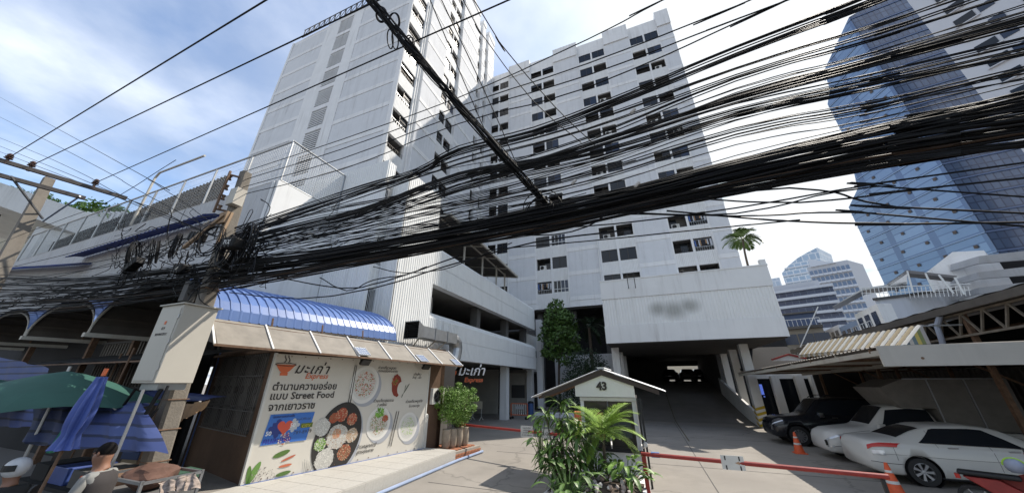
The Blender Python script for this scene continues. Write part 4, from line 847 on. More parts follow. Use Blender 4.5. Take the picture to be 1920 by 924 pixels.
# ================================================================ POLES
def pole_main():
    t = T('utility_pole', 'leaning square concrete pole carrying the cable tangle and grey cabinet', 'utility pole', (-8.4, 4.0, 0))
    a = MB(); B0 = Vector((-8.38,4.0,0)); B1 = Vector((-9.14,4.0,7.6))
    def P(z): return B0.lerp(B1, z/7.6)
    n = 10; rings = []
    for k in range(n+1):
        z = 7.6*k/n; p = P(z); h = .165-.06*k/n; c_ = h*.7
        rings.append([(p.x-h,p.y-c_,z),(p.x-c_,p.y-h,z),(p.x+c_,p.y-h,z),(p.x+h,p.y-c_,z),(p.x+h,p.y+c_,z),(p.x+c_,p.y+h,z),(p.x-c_,p.y+h,z),(p.x-h,p.y+c_,z),(p.x-h,p.y-c_,z)])
    a.grid(rings); a.add([q for q in rings[-1][:8]], [tuple(range(8))]); t.part('shaft', a, M['pole'])
    for z in (6.45, 6.75, 7.05, 7.35):
        p = P(z); b = MB(); b.lathe([(0,-.06),(.05,-.06),(.03,-.02),(.03,.02),(.05,.06),(0,.06)], (p.x-.18,p.y-.22,z), 8); t.part('spool_insulator', b, M['rust'])
    b = MB(); p = P(6.9); b.box((p.x-.2,p.y-.3,6.3),(p.x-.15,p.y-.26,7.5)); b.bar((p.x-.18,p.y-.28,7.4),(p.x,p.y,7.4),.04); b.bar((p.x-.18,p.y-.28,6.4),(p.x,p.y,6.4),.04); t.part('insulator_rack', b, M['rust'])
    b = MB(); p = P(6.2); b.bar((p.x-1.0,p.y-.25,5.5),(p.x+.1,p.y-.2,6.2),.07); b.bar((p.x+.15,p.y-.1,6.3),(p.x+.25,p.y-.2,5.4),.05); b.box((p.x-.12,p.y-.2,6.0),(p.x+.16,p.y-.14,6.3)); t.part('brace', b, mat('tan brace', (.3,.2,.12), .8))
    b = MB(); p = P(6.75); b.box((p.x+.02,p.y-.22,6.5),(p.x+.3,p.y+.0,6.95)); t.part('junction_box', b, M['paintsteel'])
    for z in (1.2,1.7,2.2,4.4): p = P(z); b = MB(); b.box((p.x-.165,p.y-.165,z),(p.x+.165,p.y+.165,z+.015)); t.part('strap', b, M['rust'])
    # cabinet fixed to the pole
    c_ = T('utility_cabinet', 'beige metal cabinet with small stencilled code strapped to the pole', 'cabinet', (-8.1, 3.5, 2.49))
    q = MB(); q.box((-8.62,3.3,2.49),(-7.88,3.85,3.86)); c_.part('body', q, mat('beige cabinet paint', (.47,.44,.38), .55, var=.05, streak=.25), bevel=.012)
    q = MB(); q.box((-8.58,3.285,2.53),(-7.92,3.302,3.8)); c_.part('door', q, mat('beige cabinet paint', (.47,.44,.38), .55), bevel=.005)
    q = MB(); q.box((-8.65,3.26,3.86),(-7.84,3.9,3.885)); c_.part('cap', q, mat('beige cabinet paint', (.47,.44,.38), .55), bevel=.006)
    for z in (2.7,3.15,3.6): q = MB(); q.tube([(-7.905,3.29,z),(-7.905,3.29,z+.08)], .012, 6); c_.part('hinge', q, M['steel'])
    q = MB(); q.box((-8.5,3.4,2.38),(-7.95,3.8,2.49)); c_.part('bottom_tray', q, M['steel'])
    for s, z, sz in (('019',3.4,.075),('BRWM47ZSCC',3.3,.06)): o = inst('lettering', textmesh('lettering', s, sz, M['ink'], .001, .001, align='CENTER'), c_.o, (-8.25+8.1,3.283-3.5,z-2.49), (PI/2,0,0))
    q = MB(); q.box((-8.28,3.28,3.5),(-8.22,3.284,3.56)); c_.part('emblem', q, M['inkor'])
    r = MB(); p = P(3.35); r.box((p.x+.16,p.y-.34,3.15),(p.x+.17,p.y-.12,3.5)); r.cm = 1; r.box((p.x+.165,p.y-.31,3.19),(p.x+.175,p.y-.15,3.46)); single('notice_plate', r, [M['poster'], M['orange']], 'small orange and white plate on the side of the leaning pole', 'sign', (p.x+.16,p.y-.2,3.15))
    r = MB(); p = P(4.35); r.box((p.x-.62,p.y-.2,4.15),(p.x-.42,p.y,4.6)); single('grey_box', r, M['dim'], 'small grey metal box hanging left of the pole above the cabinet', 'box', (p.x-.5,p.y-.1,4.15), bevel=.01)
    l = MB()
    for k in range(3):
        l.tube([(-7.95+.03*k,3.45,2.4),(-8.0+.02*k,3.4,2.0),(-8.35,3.35,1.62-.03*k),(-8.75,3.35,1.6-.03*k),(-8.98,3.4,1.85),(-8.75,3.45,2.4)], .022, 6)
    l.tube([(-7.86,3.5,2.45),(-7.8,3.45,2.1),(-7.95,3.4,1.75),(-8.3,3.38,1.55)], .022, 6)
    single('looped_cable', l, M['cable'], 'thick black cable loop drooping below the cabinet around the pole', 'cable', (-8.3,3.4,1.6))
    return P
PP = pole_main()
def pole_far():
    t = T('utility_pole', 'tall weathered concrete pole with double crossarm at the left edge', 'utility pole', (-22.6, 4.2, 0))
    B0 = Vector((-22.2,4.0,0)); B1 = Vector((-26.1,4.0,11.75)); a = MB(); rings = []
    for k in range(9):
        p = B0.lerp(B1, k/8); h = .26-.1*k/8; rings.append([(p.x-h,p.y-h,p.z),(p.x+h,p.y-h,p.z),(p.x+h,p.y+h,p.z),(p.x-h,p.y+h,p.z),(p.x-h,p.y-h,p.z)])
    a.grid(rings); t.part('shaft', a, M['pole'])
    A = [at_z(u, v, z) for u, v, z in ((-25,293,11.2),(238,372,11.2),(-25,322,10.4),(160,372,10.4))]
    for i, j in ((0,1),(2,3)): b = MB(); b.bar(A[i], A[j], .14, .16); t.part('crossarm', b, mat('dark crossarm', (.09,.08,.075), .8, var=.3, vs=6))
    for u, v, z in ((15,298,11.35),(58,312,11.35),(178,345,11.35),(-20,290,11.35)):
        p = at_z(u, v, z); b = MB(); b.lathe([(0,-.25),(.05,-.25),(.05,0),(.13,.02),(.07,.08),(.12,.1),(.06,.16),(.10,.18),(.05,.26),(0,.27)], p, 10); t.part('pin_insulator', b, mat('brown insulator', (.07,.04,.03), .3))
    for u0, v0, u1, v1 in ((80,410,20,330),(80,415,150,368)): p = at_z(u0, v0, 9.6); q = at_z(u1, v1, 10.4); b = MB(); b.bar(p, q, .06); t.part('brace', b, M['steel'])
pole_far()
# ================================================================ CABLES
GR_T = 'cables of the thick sagging bundle'; LB_T = 'black cable lying in the thick sagging bundle across the street front'
GR_U = 'cables of the upper layer'; LB_U = 'thin dark cable strung above the thick bundle from the leaning pole'
GR_L = 'loose cables under the bundle'; LB_L = 'loose thin cable hanging below the thick bundle'
def interp(xs, ys, x):
    for i in range(len(xs)-1):
        if x <= xs[i+1]: f = (x-xs[i])/(xs[i+1]-xs[i]); return ys[i]+(ys[i+1]-ys[i])*f
    return ys[-1]
def catm(P_, n):
    out = []; L = len(P_)
    for i in range(L-1):
        p0 = P_[max(i-1,0)]; p1 = P_[i]; p2 = P_[i+1]; p3 = P_[min(i+2,L-1)]
        for k in range(n):
            t = k/n; out.append(p1*(1-t)+p2*t + (p2-p0)*(t*(1-t)**2*.5) - (p3-p1)*(t*t*(1-t)*.5))
    out.append(P_[-1]); return out
def cable(pts, r, label, group, m='cable', n=5, name='overhead_cable', jit=.0, rn=random):
    b = MB(); P_ = [Vector(p) for p in pts]; P_ = catm(P_, n)
    if jit:
        ph = rn.uniform(0,6); P_ = [p+Vector((0,jit*math.sin(ph+i*.9),jit*math.sin(ph*2+i*.7))) for i, p in enumerate(P_)]
    b.tube(P_, r, 5, cap=False); return single(name, b, M[m], label, 'cable', tuple(P_[0]), group=group, smooth=True)
XS = [-60, 0, 150, 300, 430, 560, 680, 820, 940, 1060, 1200, 1380, 1600, 1800, 1980]
TOPY = [512, 517, 520, 503, 487, 472, 453, 428, 402, 375, 345, 296, 243, 200, 162]
BOTY = [600, 592, 580, 562, 540, 518, 497, 472, 450, 428, 396, 362, 322, 292, 268]
rn = random.Random(42)
for k in range(94):
    f = k/93; f = f if rn.random() > .12 else rn.random(); f2 = min(1,max(0,f+rn.gauss(0,.22))); dj = rn.uniform(-.28,.28); d2 = rn.uniform(-.28,.28); pts = []
    a0, a1, ph, amp = rn.uniform(-.08,.08), rn.uniform(-.08,.08), rn.uniform(0,6), rn.uniform(.03,.09)
    for i, x in enumerate(XS):
        t_ = i/(len(XS)-1); ff = f*(1-t_)+f2*t_+amp*math.sin(ph+i*1.1)
        # the band gathers tight at the pole
        y = TOPY[i]+(BOTY[i]-TOPY[i])*min(1.12,max(-.06,ff)); pts.append(at_d(x, y, 4.0+(dj*(1-t_)+d2*t_)))
    pts.append(Vector(pts[-1])+(Vector(pts[-1])-Vector(pts[-2])).normalized()*13)
    mk_ = rn.choices(('cable','cable2','cable3'), (16,3,1))[0]; pos = 'upper edge' if f < .2 else ('lower edge' if f > .8 else 'middle')
    kind_ = {'cable':'black','cable2':'dull grey','cable3':'brown'}[mk_]
    cable(pts, rn.choice((.006,.007,.008,.009,.011,.013)), '%s cable along the %s of the thick sagging bundle across the street' % (kind_, pos), '%s cables at the %s of the thick bundle' % (kind_, pos), mk_, 4, rn=rn, jit=.003)
def U(spec, r, m='cable', label=LB_U, group=GR_U, dd=(4.0,3.9,3.75,3.6,3.5), jit=.002):
    L = len(spec); pts = []
    for i, (x, y) in enumerate(spec):
        q = i/(L-1)*(len(dd)-1); j = min(int(q), len(dd)-2); d_ = dd[j]+(dd[j+1]-dd[j])*(q-j); pts.append(at_d(x, y, d_))
    if spec[-1][0] >= 1900 or spec[-1][1] < 0: pts.append(Vector(pts[-1])+(Vector(pts[-1])-Vector(pts[-2])).normalized()*12)
    if spec[0][0] < 0: pts.insert(0, Vector(pts[0])+(Vector(pts[0])-Vector(pts[1])).normalized()*9)
    return cable(pts, r, label, group, m, 6, jit=jit, rn=rn)
# bundles of the upper layer: control curve, spread in pixels, count
UP = [
 ([(440,436),(560,395),(680,355),(780,325),(860,282),(1000,248),(1180,180),(1380,97),(1640,-2),(1760,-50)], 9, 11, .011),
 ([(440,442),(560,402),(680,362),(860,300),(1100,235),(1380,135),(1700,38),(1900,-30)], 10, 4, .009),
 ([(440,458),(560,425),(680,396),(860,330),(1000,305),(1180,250),(1380,188),(1640,118),(1800,75),(1960,32)], 8, 13, .012),
 ([(440,468),(560,440),(680,410),(860,345),(1060,300),(1180,268),(1380,207),(1640,150),(1960,75)], 14, 9, .008),
 ([(440,474),(600,440),(760,400),(900,372),(1100,318),(1380,228),(1640,172),(1960,110)], 22, 7, .007),
 ([(440,480),(600,452),(760,420),(900,388),(1100,345),(1380,262),(1640,215),(1960,140)], 16, 6, .008),
 ([(440,446),(600,405),(760,372),(900,330),(1100,270),(1380,162),(1640,92),(1960,-5)], 18, 7, .009),
]
UPN = ['topmost rope like bundle of the upper cables','loose strands just under the topmost upper bundle','second rope like bundle of the upper cables','strands right below the second upper bundle','lowest fan of upper cables just over the thick bundle','lowest loose strands touching the thick bundle','strands between the two rope like upper bundles']
for ui, (ctl, spread, cnt, r_) in enumerate(UP):
    for k in range(cnt+2):
        spread_ = spread*1.5; o1, o2, o3 = rn.uniform(-spread_,spread_)*.7, rn.uniform(-spread_,spread_), rn.uniform(-spread_,spread_)*.5; L = len(ctl)-1; dj = rn.uniform(-.25,.25)
        sp_ = [(x, y+(o1*(1-i/L)+o2*(i/L)+o3*.6*math.sin(PI*i/L))) for i, (x, y) in enumerate(ctl)]
        U(sp_, r_*rn.uniform(.6,1.0), rn.choices(('cable','cable2','cable3'), (12,3,2))[0], 'thin dark cable of the '+UPN[ui], 'cables of the '+UPN[ui], dd=(4.0+dj*.3,3.95+dj,3.8+dj,3.75+dj))
LN3 = 'one of the open power wires running from the leaning pole insulators up to the right'
for ctl in ([(458,322),(640,262),(860,183),(1100,75),(1240,2),(1350,-50)], [(456,338),(640,280),(860,200),(1100,120),(1380,12),(1500,-40)], [(452,352),(640,298),(860,215),(1100,142),(1380,37),(1560,-30)], [(450,366),(640,318),(860,232),(1100,165),(1480,-2),(1560,-40)]):
    U(ctl, .009, label=LN3, group='open power wires from the leaning pole', dd=(4.0,3.8,3.6,3.3,3.1), jit=0)
for ctl in ([(1180,402),(1380,400),(1640,350),(1960,372)], [(1100,395),(1380,405),(1600,398),(1960,428)], [(1250,395),(1450,413),(1700,420),(1960,416)], [(1200,385),(1480,352),(1680,388),(1960,402)], [(1000,430),(1150,420),(1380,390),(1640,345),(1960,300)], [(1300,372),(1500,380),(1750,352),(1960,330)], [(700,500),(760,512),(830,505),(880,488),(960,455)], [(600,520),(650,545),(700,525),(760,515),(800,500)], [(960,440),(1040,440),(1100,425),(1140,400)], [(900,470),(1100,452),(1300,432),(1500,412)], [(430,548),(560,560),(700,540),(860,492),(1000,455),(1180,430)], [(520,520),(640,540),(720,528),(860,480)]):
    U(ctl, rn.uniform(.007,.011), label=LB_L, group=GR_L, dd=(3.9,3.85,3.8))
# fan of thin wires leaving the pole tangle
for k in range(16):
    y0 = 455+rn.uniform(-25,45); x1 = rn.uniform(780,1000); y1 = rn.uniform(300,430); U([(470,y0),(600,y0+(y1-y0)*.3+12),(x1*.8,y0+(y1-y0)*.68+8),(x1,y1),(x1+200,y1-rn.uniform(20,60))], .006, label=LB_U, dd=(4.0,3.9,3.9))
# lines on the far side of the pole, to the left
LW = 'service wire coming down from the upper left to the leaning pole'
for ctl in ([(-60,150),(160,270),(300,350),(400,420)], [(-60,190),(120,280),(280,368),(400,432)], [(-60,235),(100,300),(245,375),(400,440)], [(-60,250),(150,335),(300,400),(410,446)], [(-60,262),(170,350),(320,412),(420,450)], [(245,376),(300,395),(360,425),(420,447)]):
    pts = [at_d(x, y, d_) for (x, y), d_ in zip(ctl, (2.4,3.0,3.5,3.95))]; pts.insert(0, Vector(pts[0])+(Vector(pts[0])-Vector(pts[1])).normalized()*6) if ctl[0][0] < 0 else None; cable(pts, .009, LW, 'service wires on the left of the leaning pole', n=6)
for ctl in ([(-60,535),(60,520),(200,500),(330,470),(430,440)], [(-60,548),(100,520),(260,480),(420,432)], [(25,500),(150,470),(300,425),(420,400)], [(-40,470),(120,410),(200,380),(330,300)], [(-60,500),(100,498),(250,478),(430,418)]):
    U(ctl, .010, label='cable sloping from the far left pole towards the tangle', group='cables left of the tangle', dd=(4.0,4.0,4.0))
# high voltage lines over the street
HV = 'one of the heavy power lines passing overhead from the crossarm of the left pole'
for a_, b_, z0, z1, sg in (((16,296),(500,0),11.5,9.2,.0),((60,310),(690,10),11.5,9.2,.0),((178,343),(955,0),11.5,9.2,.0)):
    p = Vector(at_z(*a_, z0)); q = Vector(at_z(*b_, z1)); dv = q-p; pts = [p+dv*t-Vector((0,0,.7*4*t*(1-t)*.0)) for t in (0,.25,.5,.75,1,1.3,1.7)]; cable(pts, .016, HV, 'heavy overhead power lines', n=4)
# the thick bundle crossing the street towards the viewer
CX = 'black cable twisted into the thick bundle that crosses overhead from the street'
S0 = Vector(at_d(1030,388,4.0)); S1 = Vector(at_d(860,200,2.95)); S2 = Vector(at_d(765,85,2.3)); S3 = Vector(at_d(695,0,1.9)); dv = (S3-S2).normalized()
for k in range(26):
    ph = rn.uniform(0,6.28); rr = .07*math.sqrt(rn.random()); pts = []
    for i, (a_, b_) in enumerate(((S0,S1),(S1,S2),(S2,S3),(S3,S3+dv*9))):
        for j in range(4):
            p = a_.lerp(b_, j/4); s_ = ph+(i*4+j)*rn.uniform(.25,.45); u = Vector((0,.55,.8)); v_ = Vector((.8,-.5,.2)); taper = .35 if (i == 0 and j == 0) else 1
            pts.append(p+u*rr*math.cos(s_)*taper*1.1+v_*rr*math.sin(s_)*taper)
    cable(pts, rn.choice((.006,.008,.010)), CX, 'cables of the crossing bundle', 'cable' if k % 6 else 'cable2', 3, rn=rn, jit=.012)
def coil(c_, R_, label, nrm=(0,1,0), turns=5, rw=.012, seed=0, el=1., group=None, sq=.06):
    q = random.Random(seed); b = MB(); nv = Vector(nrm).normalized(); u = nv.cross(Vector((0,0,1))).normalized(); v_ = u.cross(nv)
    for k in range(turns):
        r_ = R_*q.uniform(.88,1.08); off = nv*q.uniform(-sq,sq); c2 = Vector(c_)+u*q.uniform(-.03,.03)+v_*q.uniform(-.03,.03)
        b.tube([c2+off+u*(r_*el*math.cos(a_))+v_*(r_*math.sin(a_)) for a_ in [2*PI*i/22 for i in range(22)]], rw, 5, closed=True)
    return single('cable_coil', b, M['cable'], label, 'cable coil', tuple(c_), group=group, smooth=True)
GC = 'cable coils tied at the leaning pole'
coil(at_d(463,455,3.75), .43, 'large black cable coil hanging right of the leaning pole', (.2,1,0), 6, .016, 1, .72)
coil(at_d(425,470,3.7), .34, 'round cable coil behind the labelled closure on the pole', (.1,1,0), 9, .013, 2, .8)
coil(at_d(395,450,3.7), .36, 'loose cable coil just left of the leaning pole', (-.2,1,0), 5, .010, 3, .9)
coil(at_d(330,460,3.8), .32, 'small cable coil tied with silver tape left of the tangle', (.6,1,0), 6, .011, 4, .45)
coil(at_d(250,480,3.8), .4, 'long flattened cable coil farthest left in the tangle', (.8,1,.2), 6, .012, 5, .6)
coil(at_d(290,470,3.8), .3, 'cable coil between the taped coil and the farthest left coil', (.5,1,.2), 5, .011, 15, .6)
for k, (u, v) in enumerate(((1010,392),(1018,385))): coil(at_d(u,v,3.85), .16+.04*k, ['bare wire loop where the crossing bundle meets the thick bundle','larger bare wire loop beside the crossing bundle end'][k], (.1,1,.3), 2, .007, 8+k, 1.4)
for k, (u, v, d_) in enumerate(((712,30,2.05),(735,40,2.15),(775,85,2.35),(732,72,2.2))): coil(at_d(u,v,d_), .10+.03*(k % 2), 'slack cable loop curling off the crossing bundle near the top', (.3*k-.2,1,.5), 2, .009, 20+k, .8, 'slack loops on the crossing bundle')
# splice closures and tangle
def closure(u, v, d_, L, lab, text=None, ang=0):
    q = at_d(u, v, d_); t = T('splice_closure', lab, 'splice closure', q, AZ, local=True); a = MB(); a.box((-L/2,-.1,-.11),(L/2,.1,.11)); t.part('housing', a, M['cable'], bevel=.03)
    for x in (-L*.3,0,L*.3): b = MB(); b.box((x-.015,-.108,-.118),(x+.015,.108,.118)); t.part('clamp_band', b, M['cable2'])
    if text: inst('lettering', textmesh('lettering', text, .13, M['white2'], .001, .003, .15, 'CENTER'), t.o, (0,-.106,-.045), (PI/2,0,0))
    t.o.rotation_euler.y += ang
closure(436, 457, 3.5, .42, 'black cable closure with white letters TCC on the leaning pole', 'TCC', .1)
closure(370, 445, 3.9, .5, 'long black cable closure left of the lettered one', None, .2)
closure(250, 498, 3.8, .55, 'tilted black cable closure low in the left part of the tangle', None, -.5)
closure(340, 505, 3.8, .4, 'short black cable closure under the tangle left of the pole', None, .1)
b = MB(); q_ = random.Random(77)
for k in range(150):
    u0, v0 = q_.uniform(210,500), q_.gauss(478,26); p = Vector(at_d(u0, v0, q_.uniform(3.65,4.15))); pts = [p]
    for j in range(4): p = p+Vector((q_.gauss(.0,.22), q_.gauss(0,.07), q_.gauss(-.01,.16))); pts.append(p)
    b.tube(catm(pts, 4), q_.choice((.006,.008,.01,.012)), 4, cap=False)
single('cable_tangle', b, M['cable'], 'mass of tangled black wires around the leaning pole', 'cables', at_d(400,470,4.0), kind='stuff')
b = MB()
for k in range(120):
    u0, v0 = q_.uniform(-40,480), q_.gauss(0,9); v0 += interp(XS, BOTY, u0)-22; p = Vector(at_d(u0, v0, q_.uniform(3.8,4.2))); pts = [p, p+Vector((q_.uniform(.3,1.2),0,q_.gauss(-.02,.06))), p+Vector((q_.uniform(1.3,2.6),0,q_.gauss(0,.08)))]
    b.tube(catm(pts, 5), q_.choice((.008,.012,.014)), 4, cap=False)
single('cable_tangle', b, M['cable'], 'dense layer of short cables filling the bundle on the left', 'cables', at_d(200,540,4.0), kind='stuff')
for k, (u, v) in enumerate(((388,418),(382,421),(330,505),(1190,350),(1072,345),(1183,212))):
    p = at_d(u, v, 3.7); a = MB(); a.tube([p, (p[0]+.06,p[1],p[2]+.05)], .02, 6)
    single('cable_tie', a, mat('pale tape', (.6,.55,.5), .6), ['pale tape wrap on the tangle nearest the pole','pale tape wrap just left of the one nearest the pole','pale tape wrap low in the tangle','pale tie on the thick bundle below the slab tower','pale tie where the crossing bundle joins','small tan weight dangling from the upper cables'][k], 'cable tie', p)
for k, (ctl) in enumerate(([(798,-20),(860,130),(913,253),(935,300)], [(818,-20),(880,110),(933,225),(965,300)], [(858,-20),(900,60),(1000,190),(1090,268)], [(876,-20),(940,84),(1040,200),(1115,272)])):
    pts = [at_d(x, y, d_) for (x, y), d_ in zip(ctl, (1.9,2.6,3.4,3.9))]; pts.insert(0, Vector(pts[0])+(Vector(pts[0])-Vector(pts[1])).normalized()*8); cable(pts, .007, 'thin wire descending from the top centre to the upper cables', 'thin wires crossing from the top centre', n=6)
# ================================================================ GATE, BARRIERS, PLANTS
def guardhouse():
    t = T('guard_booth', 'small white guard booth with low tin gable roof and black number 43', 'booth', (-1.1, 11.3, 0))
    F = 10.5; BK = 12.6; R_ = (-1.3,2.88); L_ = (-3.5,2.08); E_ = (.38,2.28)
    def slope(p, q, name):
        n = 16; b = MB(); rows = []
        L = BK-F; k = 0; ys = []
        y = F
        while y < BK-.01:
            for f, e in ((0,0),(.06,.02),(.075,.02),(.13,0)): ys.append((y+f, e))
            y += .15
        b.grid([[(p[0],y,p[1]+e) for y, e in ys],[(q[0],y,q[1]+e) for y, e in ys]]); b.grid([[(p[0],y,p[1]+e-.012) for y, e in ys],[(q[0],y,q[1]+e-.012) for y, e in ys]]); return t.part(name, b, mat('zinc roofing', (.66,.67,.68), .5, .15, var=.2, vs=3, streak=.3))
    slope(R_, L_, 'roof_sheet'); slope(R_, E_, 'roof_sheet')
    b = MB(); b.bar((R_[0],F+.0,R_[1]+.03),(R_[0],BK,R_[1]+.03),.22,.03); t.part('ridge_cap', b, M['white2'])
    f = MB()
    for q in (L_, E_):
        k = .85 if q is L_ else .9; f.prism([(R_[0],F+.03,R_[1]-.03),(R_[0]+(q[0]-R_[0])*k,F+.03,R_[1]-.03+(q[1]-R_[1])*k),(R_[0]+(q[0]-R_[0])*k,F+.03,R_[1]-.15+(q[1]-R_[1])*k),(R_[0],F+.03,R_[1]-.17)], (0,.03,0))
    t.part('barge_board', f, mat('dark brown board', (.05,.035,.028), .7))
    for y in (F+.5,F+1.2,F+1.9): r = MB(); r.bar((R_[0],y,R_[1]-.06),(L_[0]+.1,y,L_[1]-.03),.05,.07); t.part('rafter', r, M['rust'])
    x0, x1 = -2.02, -.45; g = MB(); g.prism([(x0-.1,F+.08,2.12),(x1+.02,F+.08,2.12),(x1+.02,F+.08,2.41),(R_[0],F+.08,2.70),(x0-.1,F+.08,2.41)], (0,.06,0)); t.part('gable_board', g, mat('white gable board', (.74,.72,.66), .8, var=.06, streak=.3))
    w_ = MB(); w_.box((x0,10.75,0),(x1,12.2,.78)); w_.box((x0,10.75,2.0),(x1,12.2,2.14)); 
    for x, y in ((x0+.05,10.8),(x1-.05,10.8),(x0+.05,12.15),(x1-.05,12.15)): w_.box((x-.05,y-.05,.78),(x+.05,y+.05,2.0))
    t.part('wall', w_, M['white2'])
    s = MB(); s.box((x0-.04,10.68,.74),(x1+.04,10.8,.80)); t.part('sill', s, M['black'])
    for xa, xb in ((x0+.1,(x0+x1)/2-.02),((x0+x1)/2+.02,x1-.1)):
        fr_ = MB()
        for x in (xa,xb-.03): fr_.box((x,10.78,.8),(x+.03,10.82,2.0))
        fr_.box((xa,10.775,.8),(xb,10.825,.84)); fr_.box((xa,10.775,1.96),(xb,10.825,2.0)); wn = t.part('window', fr_, M['frame']); p = MB(); p.box((xa+.03,10.8,.84),(xb-.03,10.806,1.96)); t.part('pane', p, mat('booth glass', (.05,.045,.04), .08), wn)
    p = MB(); p.box((x0+.65,10.79,1.08),(x1-.2,10.797,1.5)); t.part('dark_screen', p, mat('booth screen', (.05,.06,.06), .3)); p = MB(); p.box((x0+.4,10.788,1.05),(x0+.62,10.796,1.7)); t.part('paper_notice', p, M['brick']);
    p = MB(); p.box((x0,10.7,2.02),(x1+.05,10.74,2.1)); p.cm = 0; t.part('lamp_tube', p, M['white2'])
    for x in (x1+.06, x1+.14): p = MB(); p.bar((x,10.6,0),(x,10.6,2.1),.05); t.part('conduit', p, M['black'])
    o = inst('lettering', textmesh('lettering', '43', .30, M['ink'], .01, .013), t.o, (-1.47+1.1, F+.065-11.3, 2.31), (PI/2,0,0))
    c_ = MB(); c_.lathe([(0,0),(.05,.0),(.055,.18),(0,.18)], (-.32,10.2,1.02), 10, 'y'); c_.bar((-.32,10.4,1.02),(-.4,10.55,.9),.03); single('security_camera', c_, M['acwhite'], 'small white camera on the booth corner above the barrier post', 'camera', (-.32,10.3,1.0))
guardhouse()
def barrier(p, q, lab, signs, post):
    t = T('boom_barrier', lab, 'barrier', (p[0], p[1], 0)); p = Vector(p); q = Vector(q); a = MB(); a.tube([p, q], .042, 10); t.part('arm', a, M['red'])
    if post:
        b = MB(); b.box((p.x+.0,p.y-.06,0),(p.x+.09,p.y+.06,p.z-.03)); t.part('post', b, M['red']); b = MB(); b.box((p.x+.22,p.y-.05,p.z-.05),(p.x+.4,p.y+.05,p.z+.05)); t.part('blue_tape', b, mat('blue tape', (.12,.2,.42), .5)); b = MB(); b.bar((q.x-.1,q.y,0),(q.x-.1,q.y,q.z-.05),.05); t.part('rest_post', b, M['black'])
    u = (q-p).normalized()
    for f, w_, h_, m_, s_ in signs:
        c_ = p+(q-p)*f; b = MB(); b.box((c_.x-w_/2,c_.y-.055,c_.z-h_/2),(c_.x+w_/2,c_.y-.045,c_.z+h_/2)); pl = t.part('sign_plate', b, m_)
        if s_: 
            for i, ln in enumerate(s_): o = inst('lettering', textmesh('lettering', ln[0], ln[1], M['ink'], .0005, ln[1]*.01, align='CENTER'), t.o, (c_.x-t.off[0], c_.y-.057-t.off[1], c_.z+ln[2]), (PI/2,0,0))
        else:
            for dx in (-.13,.13):
                for dz in (-.1,.07): k = MB(); k.box((c_.x+dx-.012,c_.y-.058,c_.z+dz-.03),(c_.x+dx+.012,c_.y-.04,c_.z+dz+.05)); t.part('tie_slot', k, M['black'])
            k = MB(); k.tube([c_-u*.13, c_+u*.13], .05, 10); t.part('tape_wrap', k, mat('tan tape', (.4,.25,.15), .6))
barrier((-.42,9.43,.95), (3.75,8.9,.95), 'red barrier arm lowered across the right lane in front of the cars', [(.435,.42,.26,M['acwhite'],None)], True)
barrier((-7.3,12.95,.95), (-2.1,11.45,.95), 'red barrier arm lowered across the left lane behind two small signs', [(.60,.44,.34,M['acwhite'],[('กรุณารับบัตร',.055,.09),('และคืนบัตร',.055,.02),('ทุกครั้งที่ผ่าน',.055,-.05),('เข้า-ออก ขอบคุณ',.055,-.12)]),(.75,.34,.27,M['acwhite'],[('รับบัตร',.13,-.05)])], False)
b = MB(); b.box((-7.5,12.9,.25),(-7.3,13.1,1.05)); single('barrier_motor', b, M['red'], 'small red housing carrying the left barrier arm behind the shrub', 'housing', (-7.4,13,.25), bevel=.02)
def strap_leaf(mb, base, dirn, L, w_, droop, n=6, fold=.25):
    base = Vector(base); d_ = Vector(dirn).normalized(); side = d_.cross(Vector((0,0,1)))
    side = side.normalized() if side.length > .05 else Vector((1,0,0)); pts = []; o = len(mb.v)
    p = base.copy(); dd = d_.copy()
    for i in range(n+1):
        t_ = i/n; wd = w_*(math.sin(PI*min(1,t_*.92+.08))**.7)*.5; nrm = side.cross(dd)
        mb.v += [tuple(p-side*wd+nrm*wd*fold), tuple(p), tuple(p+side*wd+nrm*wd*fold)]
        p = p+dd*(L/n); dd = (dd+Vector((0,0,-droop/n))).normalized()
    for i in range(n):
        for j in (0,1): mb.f.append((o+i*3+j, o+i*3+j+1, o+(i+1)*3+j+1, o+(i+1)*3+j)); mb.mi.append(mb.cm)
def frond(mb, base, dirn, L, droop, leaflets=26, ll=.34, lw=.028, rn=random, vee=.5):
    p = Vector(base); d_ = Vector(dirn).normalized(); pts = [p.copy()]; ds = [d_.copy()]
    for i in range(12): p = p+d_*(L/12); d_ = (d_+Vector((0,0,-droop/12))).normalized(); pts.append(p.copy()); ds.append(d_.copy())
    mb.tube(pts, [.014*(1-.07*i) for i in range(13)], 4)
    for k in range(leaflets):
        t_ = .16+.84*k/leaflets; i = min(int(t_*12), 11); q = pts[i].lerp(pts[i+1], t_*12-i); dd = ds[i]; side = dd.cross(Vector((0,0,1)))
        side = side.normalized() if side.length > .05 else Vector((1,0,0)); up = side.cross(dd)
        for s_ in (-1,1): strap_leaf(mb, q, side*s_*.75+dd*.75+up*vee*.5+Vector((0,0,rn.uniform(-.1,.1))), ll*(math.sin(PI*(.15+.8*t_)))*rn.uniform(.85,1.1)+.05, lw, .7, 3, .1)
